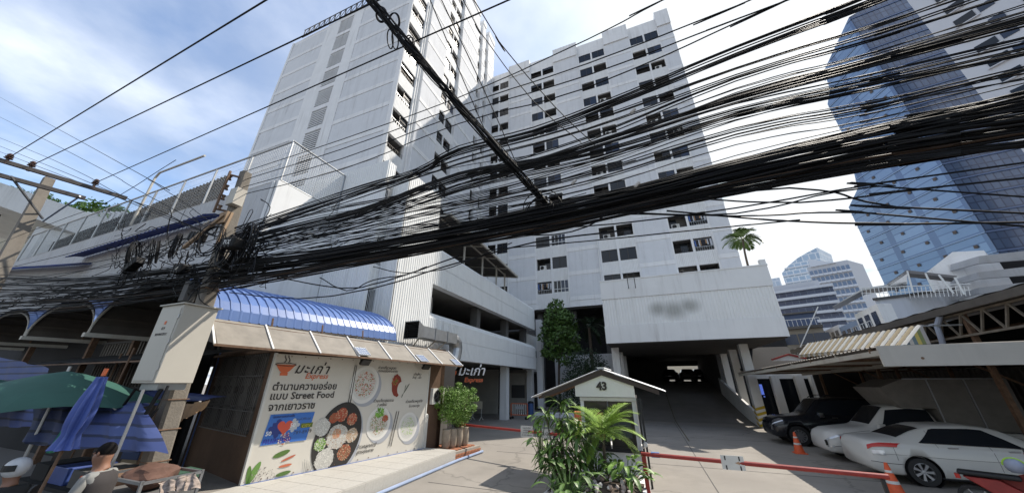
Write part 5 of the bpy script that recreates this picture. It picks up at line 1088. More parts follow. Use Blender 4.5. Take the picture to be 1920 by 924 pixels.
def palm(org, h, nf, L, lab, m='palm', trunk_r=.05, seed=1, droop=1.2, elev=(.2,1.3), ll=.34, lw=.028, leaflets=26, bend=(0,0)):
    t = T('palm_tree', lab, 'palm', org, AZ, local=True); rn = random.Random(seed); a = MB()
    pts = [(bend[0]*k*k/25,bend[1]*k*k/25,h*k/5) for k in range(6)]; a.tube(pts, [trunk_r*(1.25-.07*k) for k in range(6)], 8); t.part('trunk', a, M['bark'])
    for k in range(nf):
        an = 2*PI*k/nf*1.0+rn.uniform(-.2,.2)+k*.6; e = rn.uniform(*elev); b = MB(); frond(b, pts[-1], (math.cos(an)*math.cos(e), math.sin(an)*math.cos(e), math.sin(e)), L*rn.uniform(.8,1.1), droop*rn.uniform(.7,1.2), leaflets, ll, lw, rn); t.part('frond', b, M[m])
    return t
pb_ = at_d(1135, 868, 9.3)
palm((pb_[0], 9.3, .35), 1.0, 26, 1.1, 'small feathery palm growing in the bed in front of the booth', 'palm', .035, 3, 1.25, (-.1,1.0), .33, .013, 46)
palm((7.2, 24.5, 9.2), 2.3, 15, 1.3, 'slender palm standing on the roof of the entrance annex', 'leaf', .06, 9, 2.0, (.0,1.2), .5, .07, 22, (.15,0))
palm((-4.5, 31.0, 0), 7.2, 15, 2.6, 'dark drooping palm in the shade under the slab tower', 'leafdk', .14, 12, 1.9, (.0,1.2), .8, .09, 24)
def dracaena():
    g0 = at_z(1075, 990, 0.3)
    t = T('dragon_plant', 'tall strap leaved plant with long arching leaves left of the booth palm', 'plant', (-2.1,8.6,.3)); rn = random.Random(8); a = MB(); tips = []
    for k in range(15):
        x, y = rn.uniform(-.45,.42), rn.uniform(-.3,.3); h = rn.uniform(.25,1.5); a.tube([(-2.1+x*.3,8.6+y*.3,.3),(-2.1+x,8.6+y,.3+h)], .016, 5); tips.append((-2.1+x,8.6+y,.3+h))
    t.part('stems', a, M['bark']); tips.append((-2.1,8.6,2.0))
    for (x,y,z) in tips:
        for k in range(17):
            b = MB(); an = rn.uniform(0,2*PI); e = rn.uniform(-.1,1.3); strap_leaf(b, (x,y,z-rn.uniform(0,.15)), (math.cos(an)*math.cos(e),math.sin(an)*math.cos(e),math.sin(e)), rn.uniform(.38,.68), rn.uniform(.055,.085), rn.uniform(1.2,2.6), 6); t.part('leaf', b, M['leaf'] if k % 4 else M['leaf2'])
dracaena()
def broadleaf(name, lab, cx, cy, z0, n, R_, H, L, wd, m, seed, cat='plant'):
    t = T(name, lab, cat, (cx,cy,z0)); rn = random.Random(seed); a = MB()
    for k in range(n):
        an = rn.uniform(0,2*PI); rr = R_*math.sqrt(rn.random()); h = H*rn.uniform(.4,1); tip = (cx+rr*math.cos(an),cy+rr*math.sin(an),z0+h); a.tube([(cx,cy,z0),(cx+rr*.5*math.cos(an),cy+rr*.5*math.sin(an),z0+h*.7),tip], .007, 4)
        b = MB(); strap_leaf(b, tip, (math.cos(an),math.sin(an),rn.uniform(-.2,.6)), L*rn.uniform(.7,1.2), wd*rn.uniform(.8,1.2), rn.uniform(.8,1.8), 6, .2); t.part('leaf', b, M[m] if k % 3 else M['leaf'])
    t.part('stalks', a, M['leaf'])
broadleaf('strap_leaf_plant', 'medium green leafy plant directly before the left booth window', -1.75, 10.1, .3, 60, .42, 1.25, .34, .07, 'leaf', 27)
broadleaf('broad_leaf_plant', 'low bright broad leaved plant right of the bed below the barrier pivot', -.75, 8.7, .3, 46, .5, .62, .32, .13, 'leaf2', 5)
broadleaf('broad_leaf_plant', 'pale green broad leaved sprig leaning out at the left of the bed', -2.75, 8.9, .5, 22, .28, 1.25, .26, .12, 'leaf2', 6)
broadleaf('broad_leaf_plant', 'dark low foliage filling the street side of the bed', -1.8, 7.6, .05, 60, .55, .9, .34, .10, 'leaf', 7)
broadleaf('broad_leaf_plant', 'small leafy clump behind the stones under the booth window', -1.5, 9.5, .3, 40, .45, .7, .28, .09, 'leaf', 17)
def bed():
    t = T('planting_bed', 'raised planting bed of pale stones around the booth palm', 'planter', (-1.5,8.6,0)); a = MB(); a.prism([(-2.6,7.2,0),(-.5,6.9,0),(-.35,10.6,0),(-2.3,10.6,0)], (0,0,.28)); t.part('kerb', a, M['white']); rn = random.Random(4)
    ms = []
    for q in range(5):
        bm_ = bmesh.new(); bmesh.ops.create_icosphere(bm_, subdivisions=1, radius=.05)
        for v in bm_.verts: v.co *= rn.uniform(.7,1.25)
        me = bpy.data.meshes.new('stone'); bm_.to_mesh(me); bm_.free(); me.materials.append(mat('stone %d' % q, [(.5,.44,.38),(.36,.3,.26),(.6,.56,.5),(.3,.22,.17),(.45,.4,.36)][q], .85)); ms.append(me)
    for k in range(290):
        f = rn.random(); y = 7.2+3.2*f; x = rn.uniform(-2.35,-.6); zz_ = .30+.32*math.exp(-((x+1.1)**2+(y-8.4)**2)*1.5)
        inst('stone', rn.choice(ms), t.o, (x+1.5,y-8.6,zz_), (rn.uniform(0,6),rn.uniform(0,6),0), (rn.uniform(.6,1.3),)*3)
    g = MB(); g.grid([[(x,y,.27+.3*math.exp(-((x+1.1)**2+(y-8.4)**2)*1.5)) for x in [-2.45+.2*i for i in range(11)]] for y in [7.1+.3*j for j in range(12)]]); t.part('soil', g, mat('soil', (.07,.05,.035), .95))
bed()
def tree(name, lab, org, blobs, n, size, m, trunk, tips, seed=1, cat='tree'):
    t = T(name, lab, cat, org); a = MB(); tree_limbs(a, org, trunk, .13, tips, seed); t.part('trunk', a, M['bark']); c_ = MB(); leafcloud(c_, blobs, n, size, seed); t.part('crown', c_, M[m], stuff=True)
tree('green_tree', 'tall narrow leafy tree in front of the dark recess beside the car park', (-7.4,30,.3), [(-7.3,30,9.3,.8),(-7.6,30,8.4,1.0),(-6.7,30,8.2,.9),(-6.6,30.1,7.2,1.2),(-8.0,29.9,7.2,.9),(-7.2,30,6.2,1.3),(-6.1,30,6.1,.9),(-7.9,29.8,5.2,.9),(-6.7,30,4.7,1.0),(-8.7,29.9,6.4,.5),(-5.7,30,7.2,.5),(-5.6,30,5.4,.5),(-8.6,30,5.0,.4),(-5.9,30,8.2,.35)], 2900, .34, 'leaf', (-7.3,30,8.6), [(-7.9,30,7.5),(-6.5,30,7.2),(-7.8,30,5.4),(-6.6,30.1,6.0),(-7.2,30,9.5)], 4)
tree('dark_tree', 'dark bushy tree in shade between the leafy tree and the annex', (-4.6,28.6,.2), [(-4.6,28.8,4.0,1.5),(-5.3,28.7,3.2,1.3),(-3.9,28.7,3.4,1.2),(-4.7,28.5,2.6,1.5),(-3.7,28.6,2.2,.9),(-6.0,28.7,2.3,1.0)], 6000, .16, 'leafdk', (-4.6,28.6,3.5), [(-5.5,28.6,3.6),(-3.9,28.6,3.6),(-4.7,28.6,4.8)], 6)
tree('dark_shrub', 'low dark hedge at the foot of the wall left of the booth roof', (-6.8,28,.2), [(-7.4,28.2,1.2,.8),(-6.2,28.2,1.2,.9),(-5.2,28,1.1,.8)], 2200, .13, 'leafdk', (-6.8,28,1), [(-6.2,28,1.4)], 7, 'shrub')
l = MB(); l.box((-8.9,27.5,0),(-2.7,27.7,.35)); single('planter_wall', l, M['white'], 'low white planter wall at the foot of the shaded trees', 'wall', (-6,27.5,0))
# trolley fence, board, bin
def trolley():
    t = T('wheeled_barricade', 'orange edged wheeled barricade with white bars near the car park column', 'barricade', (-9.3,25.2,0)); a = MB()
    for z in (.3,1.05): a.bar((-10.0,25.2,z),(-8.7,25.2,z),.05)
    for x in (-10.0,-8.7): a.bar((x,25.2,.1),(x,25.2,1.05),.05)
    t.part('frame', a, M['inkor'])
    for k in range(7): b = MB(); b.bar((-9.85+.17*k,25.2,.3),(-9.85+.17*k,25.2,1.05),.04); t.part('bar', b, M['acwhite'])
    b = MB(); b.box((-9.6,25.14,.68),(-8.95,25.17,.88)); t.part('sign_plate', b, M['alu'])
    for x in (-9.95,-8.75):
        for y in (25.0,25.4): w_ = MB(); w_.lathe([(0,-.03),(.09,-.03),(.09,.03),(0,.03)], (x,y,.1), 12, 'y'); t.part('wheel', w_, M['black'])
    s = T('board_stand', 'small pale notice board on splayed legs under the car park deck', 'notice stand', (-12.0,23.5,0)); b = MB(); b.box((-12.4,23.5,.75),(-11.6,23.53,1.25)); s.part('board', b, M['cream'])
    for x in (-12.35,-11.65): b = MB(); b.bar((x,23.52,.75),(x,23.52,.2),.03); b.bar((x,23.52,.22),(x,23.2,.0),.03); b.bar((x,23.52,.22),(x,23.85,.0),.03); s.part('leg', b, M['acwhite'])
    q = T('waste_bin', 'blue plastic bin with dark lid beside the far white column', 'bin', (-9.9,29.6,0)); b = MB(); b.lathe([(.22,0),(.27,.85),(0,.85)], (-9.9,29.6,0), 14); q.part('body', b, mat('bin blue', (.08,.15,.35), .5)); b = MB(); b.lathe([(.29,.85),(.2,1.0),(0,1.03)], (-9.9,29.6,0), 14); q.part('lid', b, M['black'])
trolley()
# ================================================================ VEHICLES
def interp_st(st, x):
    for i in range(len(st)-1):
        if x <= st[i+1][0]:
            f = (x-st[i][0])/(st[i+1][0]-st[i][0]); f = f*f*(3-2*f) if False else f; return [a+(b-a)*f for a, b in zip(st[i], st[i+1])]
    return list(st[-1])
# station: x, zlow, zbelt, zshoulder, ztop, wbelt, wshoulder
def ring(s):
    x, zl, zb, zs, zt, wb, ws = s
    return [(x,0,zl),(x,wb*.86,zl),(x,wb*.97,zl+.05),(x,wb*1.0,zl+(zb-zl)*.35),(x,wb*1.0,zl+(zb-zl)*.62),(x,wb*.975,zb-.045),(x,wb*.94,zb),(x,ws+(wb*.94-ws)*.5,zb+(zs-zb)*.52),(x,ws,zs),(x,ws*.86,zs+(zt-zs)*.68),(x,ws*.5,zs+(zt-zs)*.94),(x,0,zt)]
def car(name, label, org, st, wheels, wr, paint, rot, glass, lamps, roof_ext=None, cat='car', group=None, cut=True, spokes=7):
    t = T(name, label, cat, org, AZ, local=True, rot=rot, group=group)
    L = st[-1][0]; xs = [L*k/44 for k in range(45)]; b = MB()
    for s_ in (1,-1): b.grid([[(p[0],p[1]*s_,p[2]) for p in ring(interp_st(st, x))] for x in xs])
    for x, rev in ((0,False),(L,True)):
        r_ = ring(interp_st(st, x)); full = r_+[(p[0],-p[1],p[2]) for p in r_[-2:0:-1]]; b.add(full, [tuple(range(len(full)))])
    me = mk('body', b, M[paint] if paint in M else paint, smooth=True)
    bm_ = bmesh.new(); bm_.from_mesh(me); bmesh.ops.remove_doubles(bm_, verts=bm_.verts, dist=.0005); bmesh.ops.recalc_face_normals(bm_, faces=bm_.faces); bm_.to_mesh(me); bm_.free()
    for p in me.polygons: p.use_smooth = True
    body = inst('body', me, t.o)
    if cut:
        cb = MB()
        for wx in wheels:
            for sgn in (1,-1):
                c_ = MB(); hw = interp_st(st, wx)[5]; cb.lathe([(0,0),(wr*1.13,0),(wr*1.13,.5),(0,.5)], (wx, sgn*(hw-.27)-(.5 if sgn < 0 else 0)+0, wr*1.02), 28, 'y')
        cme = mk('cutter', cb, M['black']); bm_ = bmesh.new(); bm_.from_mesh(cme); bmesh.ops.remove_doubles(bm_, verts=bm_.verts, dist=.0005); bmesh.ops.recalc_face_normals(bm_, faces=bm_.faces); bm_.to_mesh(cme); bm_.free()
        co = bpy.data.objects.new('cutter', cme); C.objects.link(co); co.matrix_world = Matrix.Identity(4); tb = bpy.data.objects.new('tmp', me); C.objects.link(tb)
        md = tb.modifiers.new('x', 'BOOLEAN'); md.operation = 'DIFFERENCE'; md.object = co; md.solver = 'EXACT'
        dg = bpy.context.evaluated_depsgraph_get(); nm = bpy.data.meshes.new_from_object(tb.evaluated_get(dg)); nm.name = 'body'
        if len(nm.vertices) > 50: body.data = nm
        bpy.data.objects.remove(tb); bpy.data.objects.remove(co)
    def S(x, tt, sgn=1, off=.006):
        r_ = ring(interp_st(st, x)); i = min(int(tt), len(r_)-2); f = tt-i; p = Vector(r_[i]).lerp(Vector(r_[i+1]), f)
        tv = Vector(r_[i+1])-Vector(r_[i]); nv = Vector((0, tv.z, -tv.y)); nv = nv.normalized() if nv.length > 1e-6 else Vector((0,0,1))
        r2 = ring(interp_st(st, min(L,x+.05))); p2 = Vector(r2[i]).lerp(Vector(r2[i+1]), f); dx = p2-p
        if dx.length > 1e-6: nv = (nv-dx.normalized()*nv.dot(dx.normalized())).normalized()
        p = p+nv*off; return (p.x, p.y*sgn, p.z)
    def patch(nm_, xf, t0, t1, sgns, m_, nx=12, nt_=6, off=.006):
        """xf(t)->(x0,x1) at ring parameter t"""
        for sg in sgns:
            b = MB(); rows = []
            for j in range(nt_+1):
                tt = t0+(t1-t0)*j/nt_; x0, x1 = xf((j/nt_)); rows.append([S(x0+(x1-x0)*i/nx, tt, sg, off) for i in range(nx+1)])
            b.grid(rows); me_ = mk(nm_, b, m_, smooth=True); inst(nm_, me_, t.o)
    for g in glass: patch('window_glass', g[0], g[1], g[2], g[3], M['glassdk'], off=.007)
    for g in lamps: patch(g[0], g[1], g[2], g[3], g[4], M[g[5]], 6, 4, g[6] if len(g) > 6 else .012)
    # wheels
    tb_ = MB(); tb_.lathe([(wr*.62,-.11),(wr*.93,-.11),(wr,-.07),(wr,.07),(wr*.93,.11),(wr*.62,.11)], n=30, axis='y'); tm = mk('tyre', tb_, M['black'], smooth=False)
    rb = MB(); rb.lathe([(wr*.66,.02),(wr*.66,-.10),(wr*.6,-.105),(wr*.58,-.04)], n=30, axis='y'); rb.lathe([(0,-.085),(wr*.16,-.08),(wr*.16,-.03)], n=12, axis='y')
    for k in range(spokes):
        a_ = 2*PI*k/spokes; rb.prism([(wr*.1*math.cos(a_-.5),-.085,wr*.1*math.sin(a_-.5)),(wr*.62*math.cos(a_-.16),-.09,wr*.62*math.sin(a_-.16)),(wr*.62*math.cos(a_+.16),-.09,wr*.62*math.sin(a_+.16)),(wr*.1*math.cos(a_+.5),-.085,wr*.1*math.sin(a_+.5))], (0,.035,0))
    rb.cm = 1; rb.lathe([(0,-.02),(wr*.66,-.02)], n=24, axis='y'); rm_ = mk('rim', rb, [M['rim'], M['black']])
    wa = MB(); wa.lathe([(wr*1.12,-.0),(wr*1.12,.3),(0,.3)], n=24, axis='y'); wam = mk('wheel_arch', wa, M['black'])
    for wx in wheels:
        for sg in (-1,1):
            hw = interp_st(st, wx)[5]; w_ = inst('wheel', tm, t.o, (wx, sg*(hw-.13), wr), (0,0,0 if sg < 0 else PI)); inst('rim', rm_, w_)
            inst('wheel_arch', wam, t.o, (wx, sg*(hw-.01)-0, wr*1.02), (0,0,0 if sg < 0 else PI), (1,1,1))
    def seam(x, t0, t1, sg=-1, m_='black'):
        b = MB(); b.tube([S(x if not callable(x) else x(t0+(t1-t0)*k/8), t0+(t1-t0)*k/8, sg, .001) for k in range(9)], .004, 4); inst('door_seam', mk('door_seam', b, M[m_]), t.o)
    t.S = S; t.seam = seam; t.patch = patch; return t
# local x: front (0) to back (L) ; local y: -y is the side towards the camera when rot = 0
SED = [(0,.30,.55,.57,.60,.62,.50),(.10,.24,.66,.69,.71,.80,.68),(.45,.20,.74,.78,.82,.90,.74),(1.25,.19,.88,.92,.95,.92,.72),(1.45,.19,.90,1.02,1.05,.925,.70),(2.05,.19,.925,1.33,1.39,.93,.60),(2.6,.19,.93,1.38,1.455,.93,.60),(3.3,.19,.945,1.355,1.42,.93,.60),(3.75,.19,.965,1.22,1.27,.92,.62),(4.15,.20,.985,1.04,1.08,.91,.68),(4.65,.22,.98,1.01,1.03,.87,.68),(4.86,.28,.93,.96,.98,.78,.62),(4.93,.34,.80,.84,.86,.70,.55)]
SEDR = [(4.93-s[0],)+tuple(s[1:]) for s in SED[::-1]]
t = car('parked_car', 'white sedan parked nearest the street with its tail lamp towards the driveway', (5.42, 14.25, 0), SEDR, (.98,3.8), .33, 'carwhite', 0,
    [(lambda f: (1.12+.42*f, 4.93-1.55-.55*f-.25), 6.25, 7.9, (1,-1)), (lambda f: (.82, 1.4), 9.0, 11, (1,-1)), (lambda f: (3.0, 3.6), 9.0, 11, (1,-1))],
    [('tail_lamp', lambda f: (.04+.02*f, .62+.12*f), 4.75, 5.6, (1,-1), 'taillamp'), ('lamp_lens', lambda f: (.10, .34), 3.9, 4.4, (1,-1), 'headlamp', .014)], spokes=7)
for x in (2.45,): t.seam(x, 3, 7.9)
t.seam(1.45, 5, 7.9); t.seam(3.55, 3, 6)
for x_ in (.55,): t.seam(x_, 3.4, 6)
b = MB(); b.tube([t.S(.3+4.2*k/14, 4.05, -1, .002) for k in range(15)], .004, 4); inst('body_crease', mk('body_crease', b, M['dim']), t.o)
b = MB(); b.tube([t.S(1.15+2.75*k/14, 6.2, -1, .01) for k in range(15)], .012, 4); inst('window_trim', mk('window_trim', b, M['chrome']), t.o)
b = MB(); b.tube([t.S(1.3+2.3*k/14, 1.6, -1, .012) for k in range(15)], .03, 6); inst('sill_trim', mk('sill_trim', b, M['black']), t.o)
b = MB(); b.tube([t.S(.03+.6*k/6, 3.0, -1, .003) for k in range(7)], .006, 4); inst('bumper_seam', mk('bumper_seam', b, M['black']), t.o)
b = MB(); 
for x in (1.62, 2.72): p = t.S(x, 5.15, -1, .02); b = MB(); b.bar(p, (p[0]+.2,p[1],p[2]+.005), .035, .03); inst('door_handle', mk('door_handle', b, M['chrome']), t.o)
PK = [(0,.32,.62,.66,.70,.55,.45),(.08,.28,.72,.80,.86,.78,.64),(.35,.26,.84,.92,.98,.88,.70),(1.15,.26,.98,1.04,1.08,.91,.70),(1.35,.26,1.0,1.10,1.13,.91,.68),(1.9,.26,1.06,1.66,1.72,.92,.66),(2.5,.26,1.07,1.72,1.80,.92,.67),(2.98,.26,1.07,1.69,1.77,.92,.67),(3.15,.28,1.05,1.30,1.35,.91,.66),(3.3,.30,1.05,1.08,1.1,.91,.70),(5.1,.34,1.05,1.07,1.08,.91,.75)]
t = car('parked_pickup', 'white pickup truck with a boxy cargo cover, parked between the sedan and the black car', (5.5, 16.95, 0), PK, (.9,3.95), .36, 'carwhite', 0,
    [(lambda f: (1.55+.38*f, 3.05-.08*f), 6.25, 7.9, (1,-1)), (lambda f: (1.40, 1.93), 9.0, 11, (1,-1))],
    [('headlight', lambda f: (.05, .42+.1*f), 4.9, 5.9, (1,-1), 'headlamp'), ('grille', lambda f: (.015, .05), 3.5, 5.6, (1,-1), 'black', .01), ('fog_lamp', lambda f: (.05, .17), 3.0, 3.5, (1,-1), 'headlamp', .012)], cat='pickup truck', spokes=6)
t.seam(1.95, 3, 6.2); t.seam(3.0, 3, 7.9); t.seam(.5, 3, 6)
b = MB(); b.tube([t.S(.03+.45*k/6, 3.2, -1, .003) for k in range(7)], .007, 4); inst('bumper_seam', mk('bumper_seam', b, M['black']), t.o)
b = MB(); b.tube([t.S(.5+.75*k/6, 6.1, -1, .003) for k in range(7)], .006, 4); inst('bonnet_seam', mk('bonnet_seam', b, M['black']), t.o)
b = MB(); b.box((1.45,-1.1,1.06),(1.6,-.93,1.22)); inst('mirror', mk('mirror', b, M['carwhite']), t.o)
c_ = MB(); c_.prism([(2.3,-.88,1.72),(1.95,-.88,2.35),(2.6,-.88,2.62),(5.1,-.88,2.62),(5.1,-.88,1.1),(3.25,-.88,1.1),(3.15,-.88,1.72)], (0,1.76,0)); inst('cargo_cover', mk('cargo_cover', c_, mat('grey canvas cover', (.20,.185,.165), .7, var=.25, vs=3)), t.o)
c_ = MB(); c_.bar((2.6,-.9,2.62),(5.1,-.9,2.62),.04); c_.bar((3.2,-.9,1.1),(3.2,-.9,2.62),.03); c_.bar((4.1,-.9,1.1),(4.1,-.9,2.62),.03); inst('cover_frame', mk('cover_frame', c_, M['steel']), t.o)
SUV = [(0,.40,.70,.76,.80,.60,.5),(.07,.32,.85,.92,.97,.82,.68),(.4,.30,.98,1.05,1.10,.92,.74),(1.2,.30,1.08,1.14,1.18,.94,.74),(1.4,.30,1.12,1.22,1.25,.95,.74),(1.95,.30,1.15,1.76,1.83,.95,.72),(2.7,.30,1.16,1.84,1.92,.95,.73),(4.35,.30,1.18,1.82,1.90,.94,.73),(4.68,.34,1.16,1.5,1.55,.92,.74),(4.8,.42,1.02,1.1,1.14,.82,.66)]
t = car('parked_car', 'black sport utility car with roof rails parked deepest, beside the annex column', (4.8, 20.25, 0), SUV, (.92,3.75), .39, 'carblack', 0,
    [(lambda f: (1.65+.36*f, 4.45-.1*f), 6.25, 7.9, (1,-1)), (lambda f: (1.45, 1.98), 9.0, 11, (1,-1))],
    [('headlight', lambda f: (.05, .45), 5.0, 5.8, (1,-1), 'headlamp'), ('grille', lambda f: (.02, .06), 3.6, 5.6, (1,-1), 'dim', .012)], spokes=12)
for y in (-.62,.62): b = MB(); b.tube([(2.1,y,1.86),(2.3,y,1.97),(4.1,y,1.96),(4.3,y,1.86)], .02, 6); inst('roof_rail', mk('roof_rail', b, M['black']), t.o)
b = MB(); b.box((1.75,-1.12,1.15),(1.9,-.95,1.32)); inst('mirror', mk('mirror', b, M['chrome']), t.o)
for x in (2.2,3.2): p = t.S(x, 5.2, -1, .02); b = MB(); b.bar(p, (p[0]+.2,p[1],p[2]), .03); inst('door_handle', mk('door_handle', b, M['chrome']), t.o)
for k, (r_, lab, m_) in enumerate(((2.6,'dark car at the far end of the ramp passage, left of the pair','carblack'),(4.6,'pale topped car in the middle of the bright passage end','dim'),(6.0,'dark car at the right of the bright passage end','carblack'))):
    car('parked_car', lab, (r_, 51.5, 2.66), SED, (.98,3.8), .33, m_, -PI/2, [(lambda f: (1.5+.5*f, 3.9), 6.25, 7.9, (1,-1)), (lambda f: (1.45, 2.0), 9.0, 11, (1,-1)), (lambda f: (3.45,4.1), 9.0, 11, (1,-1))], [('tail_lamp', lambda f: (4.6, 4.85), 4.9, 5.8, (1,-1), 'taillamp')], cut=False)
def cone(r_, d_, lab):
    t = T('traffic_cone', lab, 'traffic cone', (r_, d_, 0), AZ, local=True, group='orange traffic cones'); a = MB(); a.lathe([(.17,.03),(.03,.72),(0,.72)], n=18); t.part('cone', a, M['orange'], smooth=True); b = MB(); b.box((-.2,-.2,0),(.2,.2,.035)); t.part('base', b, M['orange'], bevel=.01)
    for z0, z1 in ((.30,.36),(.52,.57)): c_ = MB(); f = lambda z: .17-.14*(z-.03)/.69+.003; c_.lathe([(f(z0),z0),(f(z1),z1)], n=18); t.part('reflective_band', c_, M['acwhite'])
cone(5.0, 17.5, 'orange cone in front of the pickup bumper'); cone(5.05, 11.9, 'orange cone beside the sedan rear wheel at the barrier end')
def helmet(t, c_, m_, vis='black'):
    a = MB(); a.lathe([(.135*math.sin(PI*k/10), -.135*math.cos(PI*k/10)) for k in range(2,11)], c_, 16); t.part('helmet', a, m_, smooth=True)
    v = MB(); v.add([(c_[0]+.14*math.cos(a_), c_[1]+.14*math.sin(a_), c_[2]+z) for z in (-.03,.05) for a_ in [PI*1.2+.6*PI*k/6 for k in range(7)]], [(k,k+1,k+8,k+7) for k in range(6)]); t.part('visor', v, M[vis])
def motorcycle(org, rot, lab, body, extra=None):
    t = T('motorcycle', lab, 'motorcycle', org, AZ, local=True, rot=rot)
    for x in (0,1.25):
        w_ = MB(); w_.lathe([(.22,-.04),(.27,-.045),(.29,0),(.27,.045),(.22,.04)], (x,0,.29), 22, 'y'); wh = t.part('wheel', w_, M['black']); r_ = MB(); r_.lathe([(.22,-.03),(.22,.03)], (x,0,.29), 20, 'y')
        for k in range(6): a_ = PI*k/3; r_.bar((x,0,.29),(x+.22*math.cos(a_),0,.29+.22*math.sin(a_)), .02)
        t.part('rim', r_, M['steel'])
    b = MB(); b.tube([(.1,0,.3),(.28,0,.75),(.36,0,1.0)], .035, 8); b.tube([(.36,-.33,1.05),(.38,0,1.0),(.36,.33,1.05)], .016, 6); t.part('fork_and_handlebar', b, M['black'])
    for s_ in (-1,1): b = MB(); b.bar((.38,.24*s_,1.03),(.42,.3*s_,1.2),.012); b.lathe([(0,-.01),(.06,-.01),(.06,.01),(0,.01)], (.42,.32*s_,1.24), 12, 'x'); t.part('mirror', b, M['black'])
    b = MB(); b.grid([[(.2+.0*q,y*(.14-.02*q),.5+.2*q) for y in (-1,-.5,0,.5,1)] for q in range(3)]); b.prism([(.18,-.12,.55),(.3,-.14,.95),(.42,-.14,.95),(.5,-.1,.45),(.95,-.1,.4),(1.35,-.12,.72),(.9,-.14,.72),(.6,-.1,.5)], (0,.24,0)); t.part('bodywork', b, body, bevel=.02)
    b = MB(); b.box((.62,-.13,.74),(1.4,.13,.82)); t.part('seat', b, M['black'], bevel=.03); b = MB(); b.lathe([(0,-.03),(.08,-.02),(.09,.03),(0,.05)], (.2,0,.88), 14, 'x'); t.part('headlight', b, M['headlamp'])
    b = MB(); b.tube([(.7,.16,.3),(1.3,.17,.34)], .04, 8); t.part('exhaust', b, M['steel']); b = MB(); b.box((1.38,-.07,.66),(1.45,.07,.74)); t.part('tail_lamp', b, M['taillamp'])
    if extra: extra(t)
    return t
def hl(t):
    helmet(t, (.62,-.05,.98), mat('navy white helmet', (.30,.33,.42), .25)); b = MB(); b.tube([(.62+.137*math.cos(a_),-.05,.98+.137*math.sin(a_)) for a_ in [PI*k/10 for k in range(11)]], .02, 5); t.part('lime_band', b, mat('lime band', (.35,.6,.05), .5)); b = MB(); b.box((.3,-.34,1.1),(.44,-.24,1.2)); t.part('red_tag', b, M['red'])
motorcycle((7.0,10.3,0), 2.6, 'motorcycle with white and lime helmet standing at the right edge by the sedan', M['red'], hl)
def dbox(t): b = MB(); b.box((1.0,-.25,.84),(1.5,.25,1.32)); t.part('delivery_box', b, mat('delivery orange', (.55,.12,.05), .5), bevel=.02)
q_ = at_d(1075, 760, 14.5); motorcycle((q_[0]-1.0,14.5,0.1), .15, 'delivery motorcycle with orange box half hidden behind the booth plants', M['black'], dbox)
# ================================================================ RIGHT SIDE SHEDS
def carport():
    t = T('carport', 'low tin carport roof with cream fascia over the parked cars', 'carport', (9, 18, 0)); x0, x1, d0, d1 = 5.3, 15.5, 11.0, 25.6; zf, zb = 3.30, 3.06
    z = lambda x, y: zf+(zb-zf)*(y-d0)/(d1-d0)+(x-x0)*.015
    a = MB(); ys = []; y = d0
    while y < d1:
        for f, e in ((0,0),(.11,0),(.14,.03),(.19,.03)): ys.append((y+f, e))
        y += .22
    for off in (0, -.01): a.grid([[(x, y_, z(x,y_)+e+off) for y_, e in ys] for x in (x0, (x0+x1)/2, x1)])
    t.part('roofing_sheet', a, mat('weathered tin sheet', (.30,.27,.235), .7, .2, var=.35, vs=1.2))
    f = MB(); f.box((x0+.02,d0-.06,2.86),(x1,d0-.01,3.33)); t.part('fascia', f, mat('cream fascia', (.50,.475,.42), .7, var=.08, streak=.3))
    for x in (x0+.75,x0+3.2): s = MB(); s.lathe([(0,-.01),(.03,-.01),(.03,0)], (x,d0-.06,3.03), 8, 'y'); t.part('bolt_head', s, M['rust'])
    for k in range(9): y = d0+.3+(d1-d0-.4)*k/8; p = MB(); p.bar((x0+.02+ (0 if k > 0 else 0),y,z(x0,y)-.07),(x1,y,z(x1,y)-.07),.06,.09); t.part('purlin', p, M['paintsteel'] if k % 2 else M['rust'])
    e = MB(); e.bar((x0+.06,d0,z(x0,d0)-.13),(x0+.06,d1,z(x0,d1)-.13),.07,.12); e.bar((8.6,d0,z(8.6,d0)-.15),(8.6,d1,z(8.6,d1)-.15),.1,.14); t.part('edge_beam', e, M['paintsteel'])
    for d_ in (12.6,15.7,18.8,21.9,25.0): p = MB(); p.bar((11.0,d_,0),(11.0,d_,3.1),.09); p.bar((11.0,d_,2.2),(9.7,d_,3.1),.05); t.part('post', p, M['rust'])
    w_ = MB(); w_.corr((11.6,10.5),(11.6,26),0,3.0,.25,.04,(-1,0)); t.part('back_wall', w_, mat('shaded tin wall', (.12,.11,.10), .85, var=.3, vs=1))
carport()
TRM = mat('rusty cream truss paint', (.24,.20,.155), .75, var=.4, vs=5)
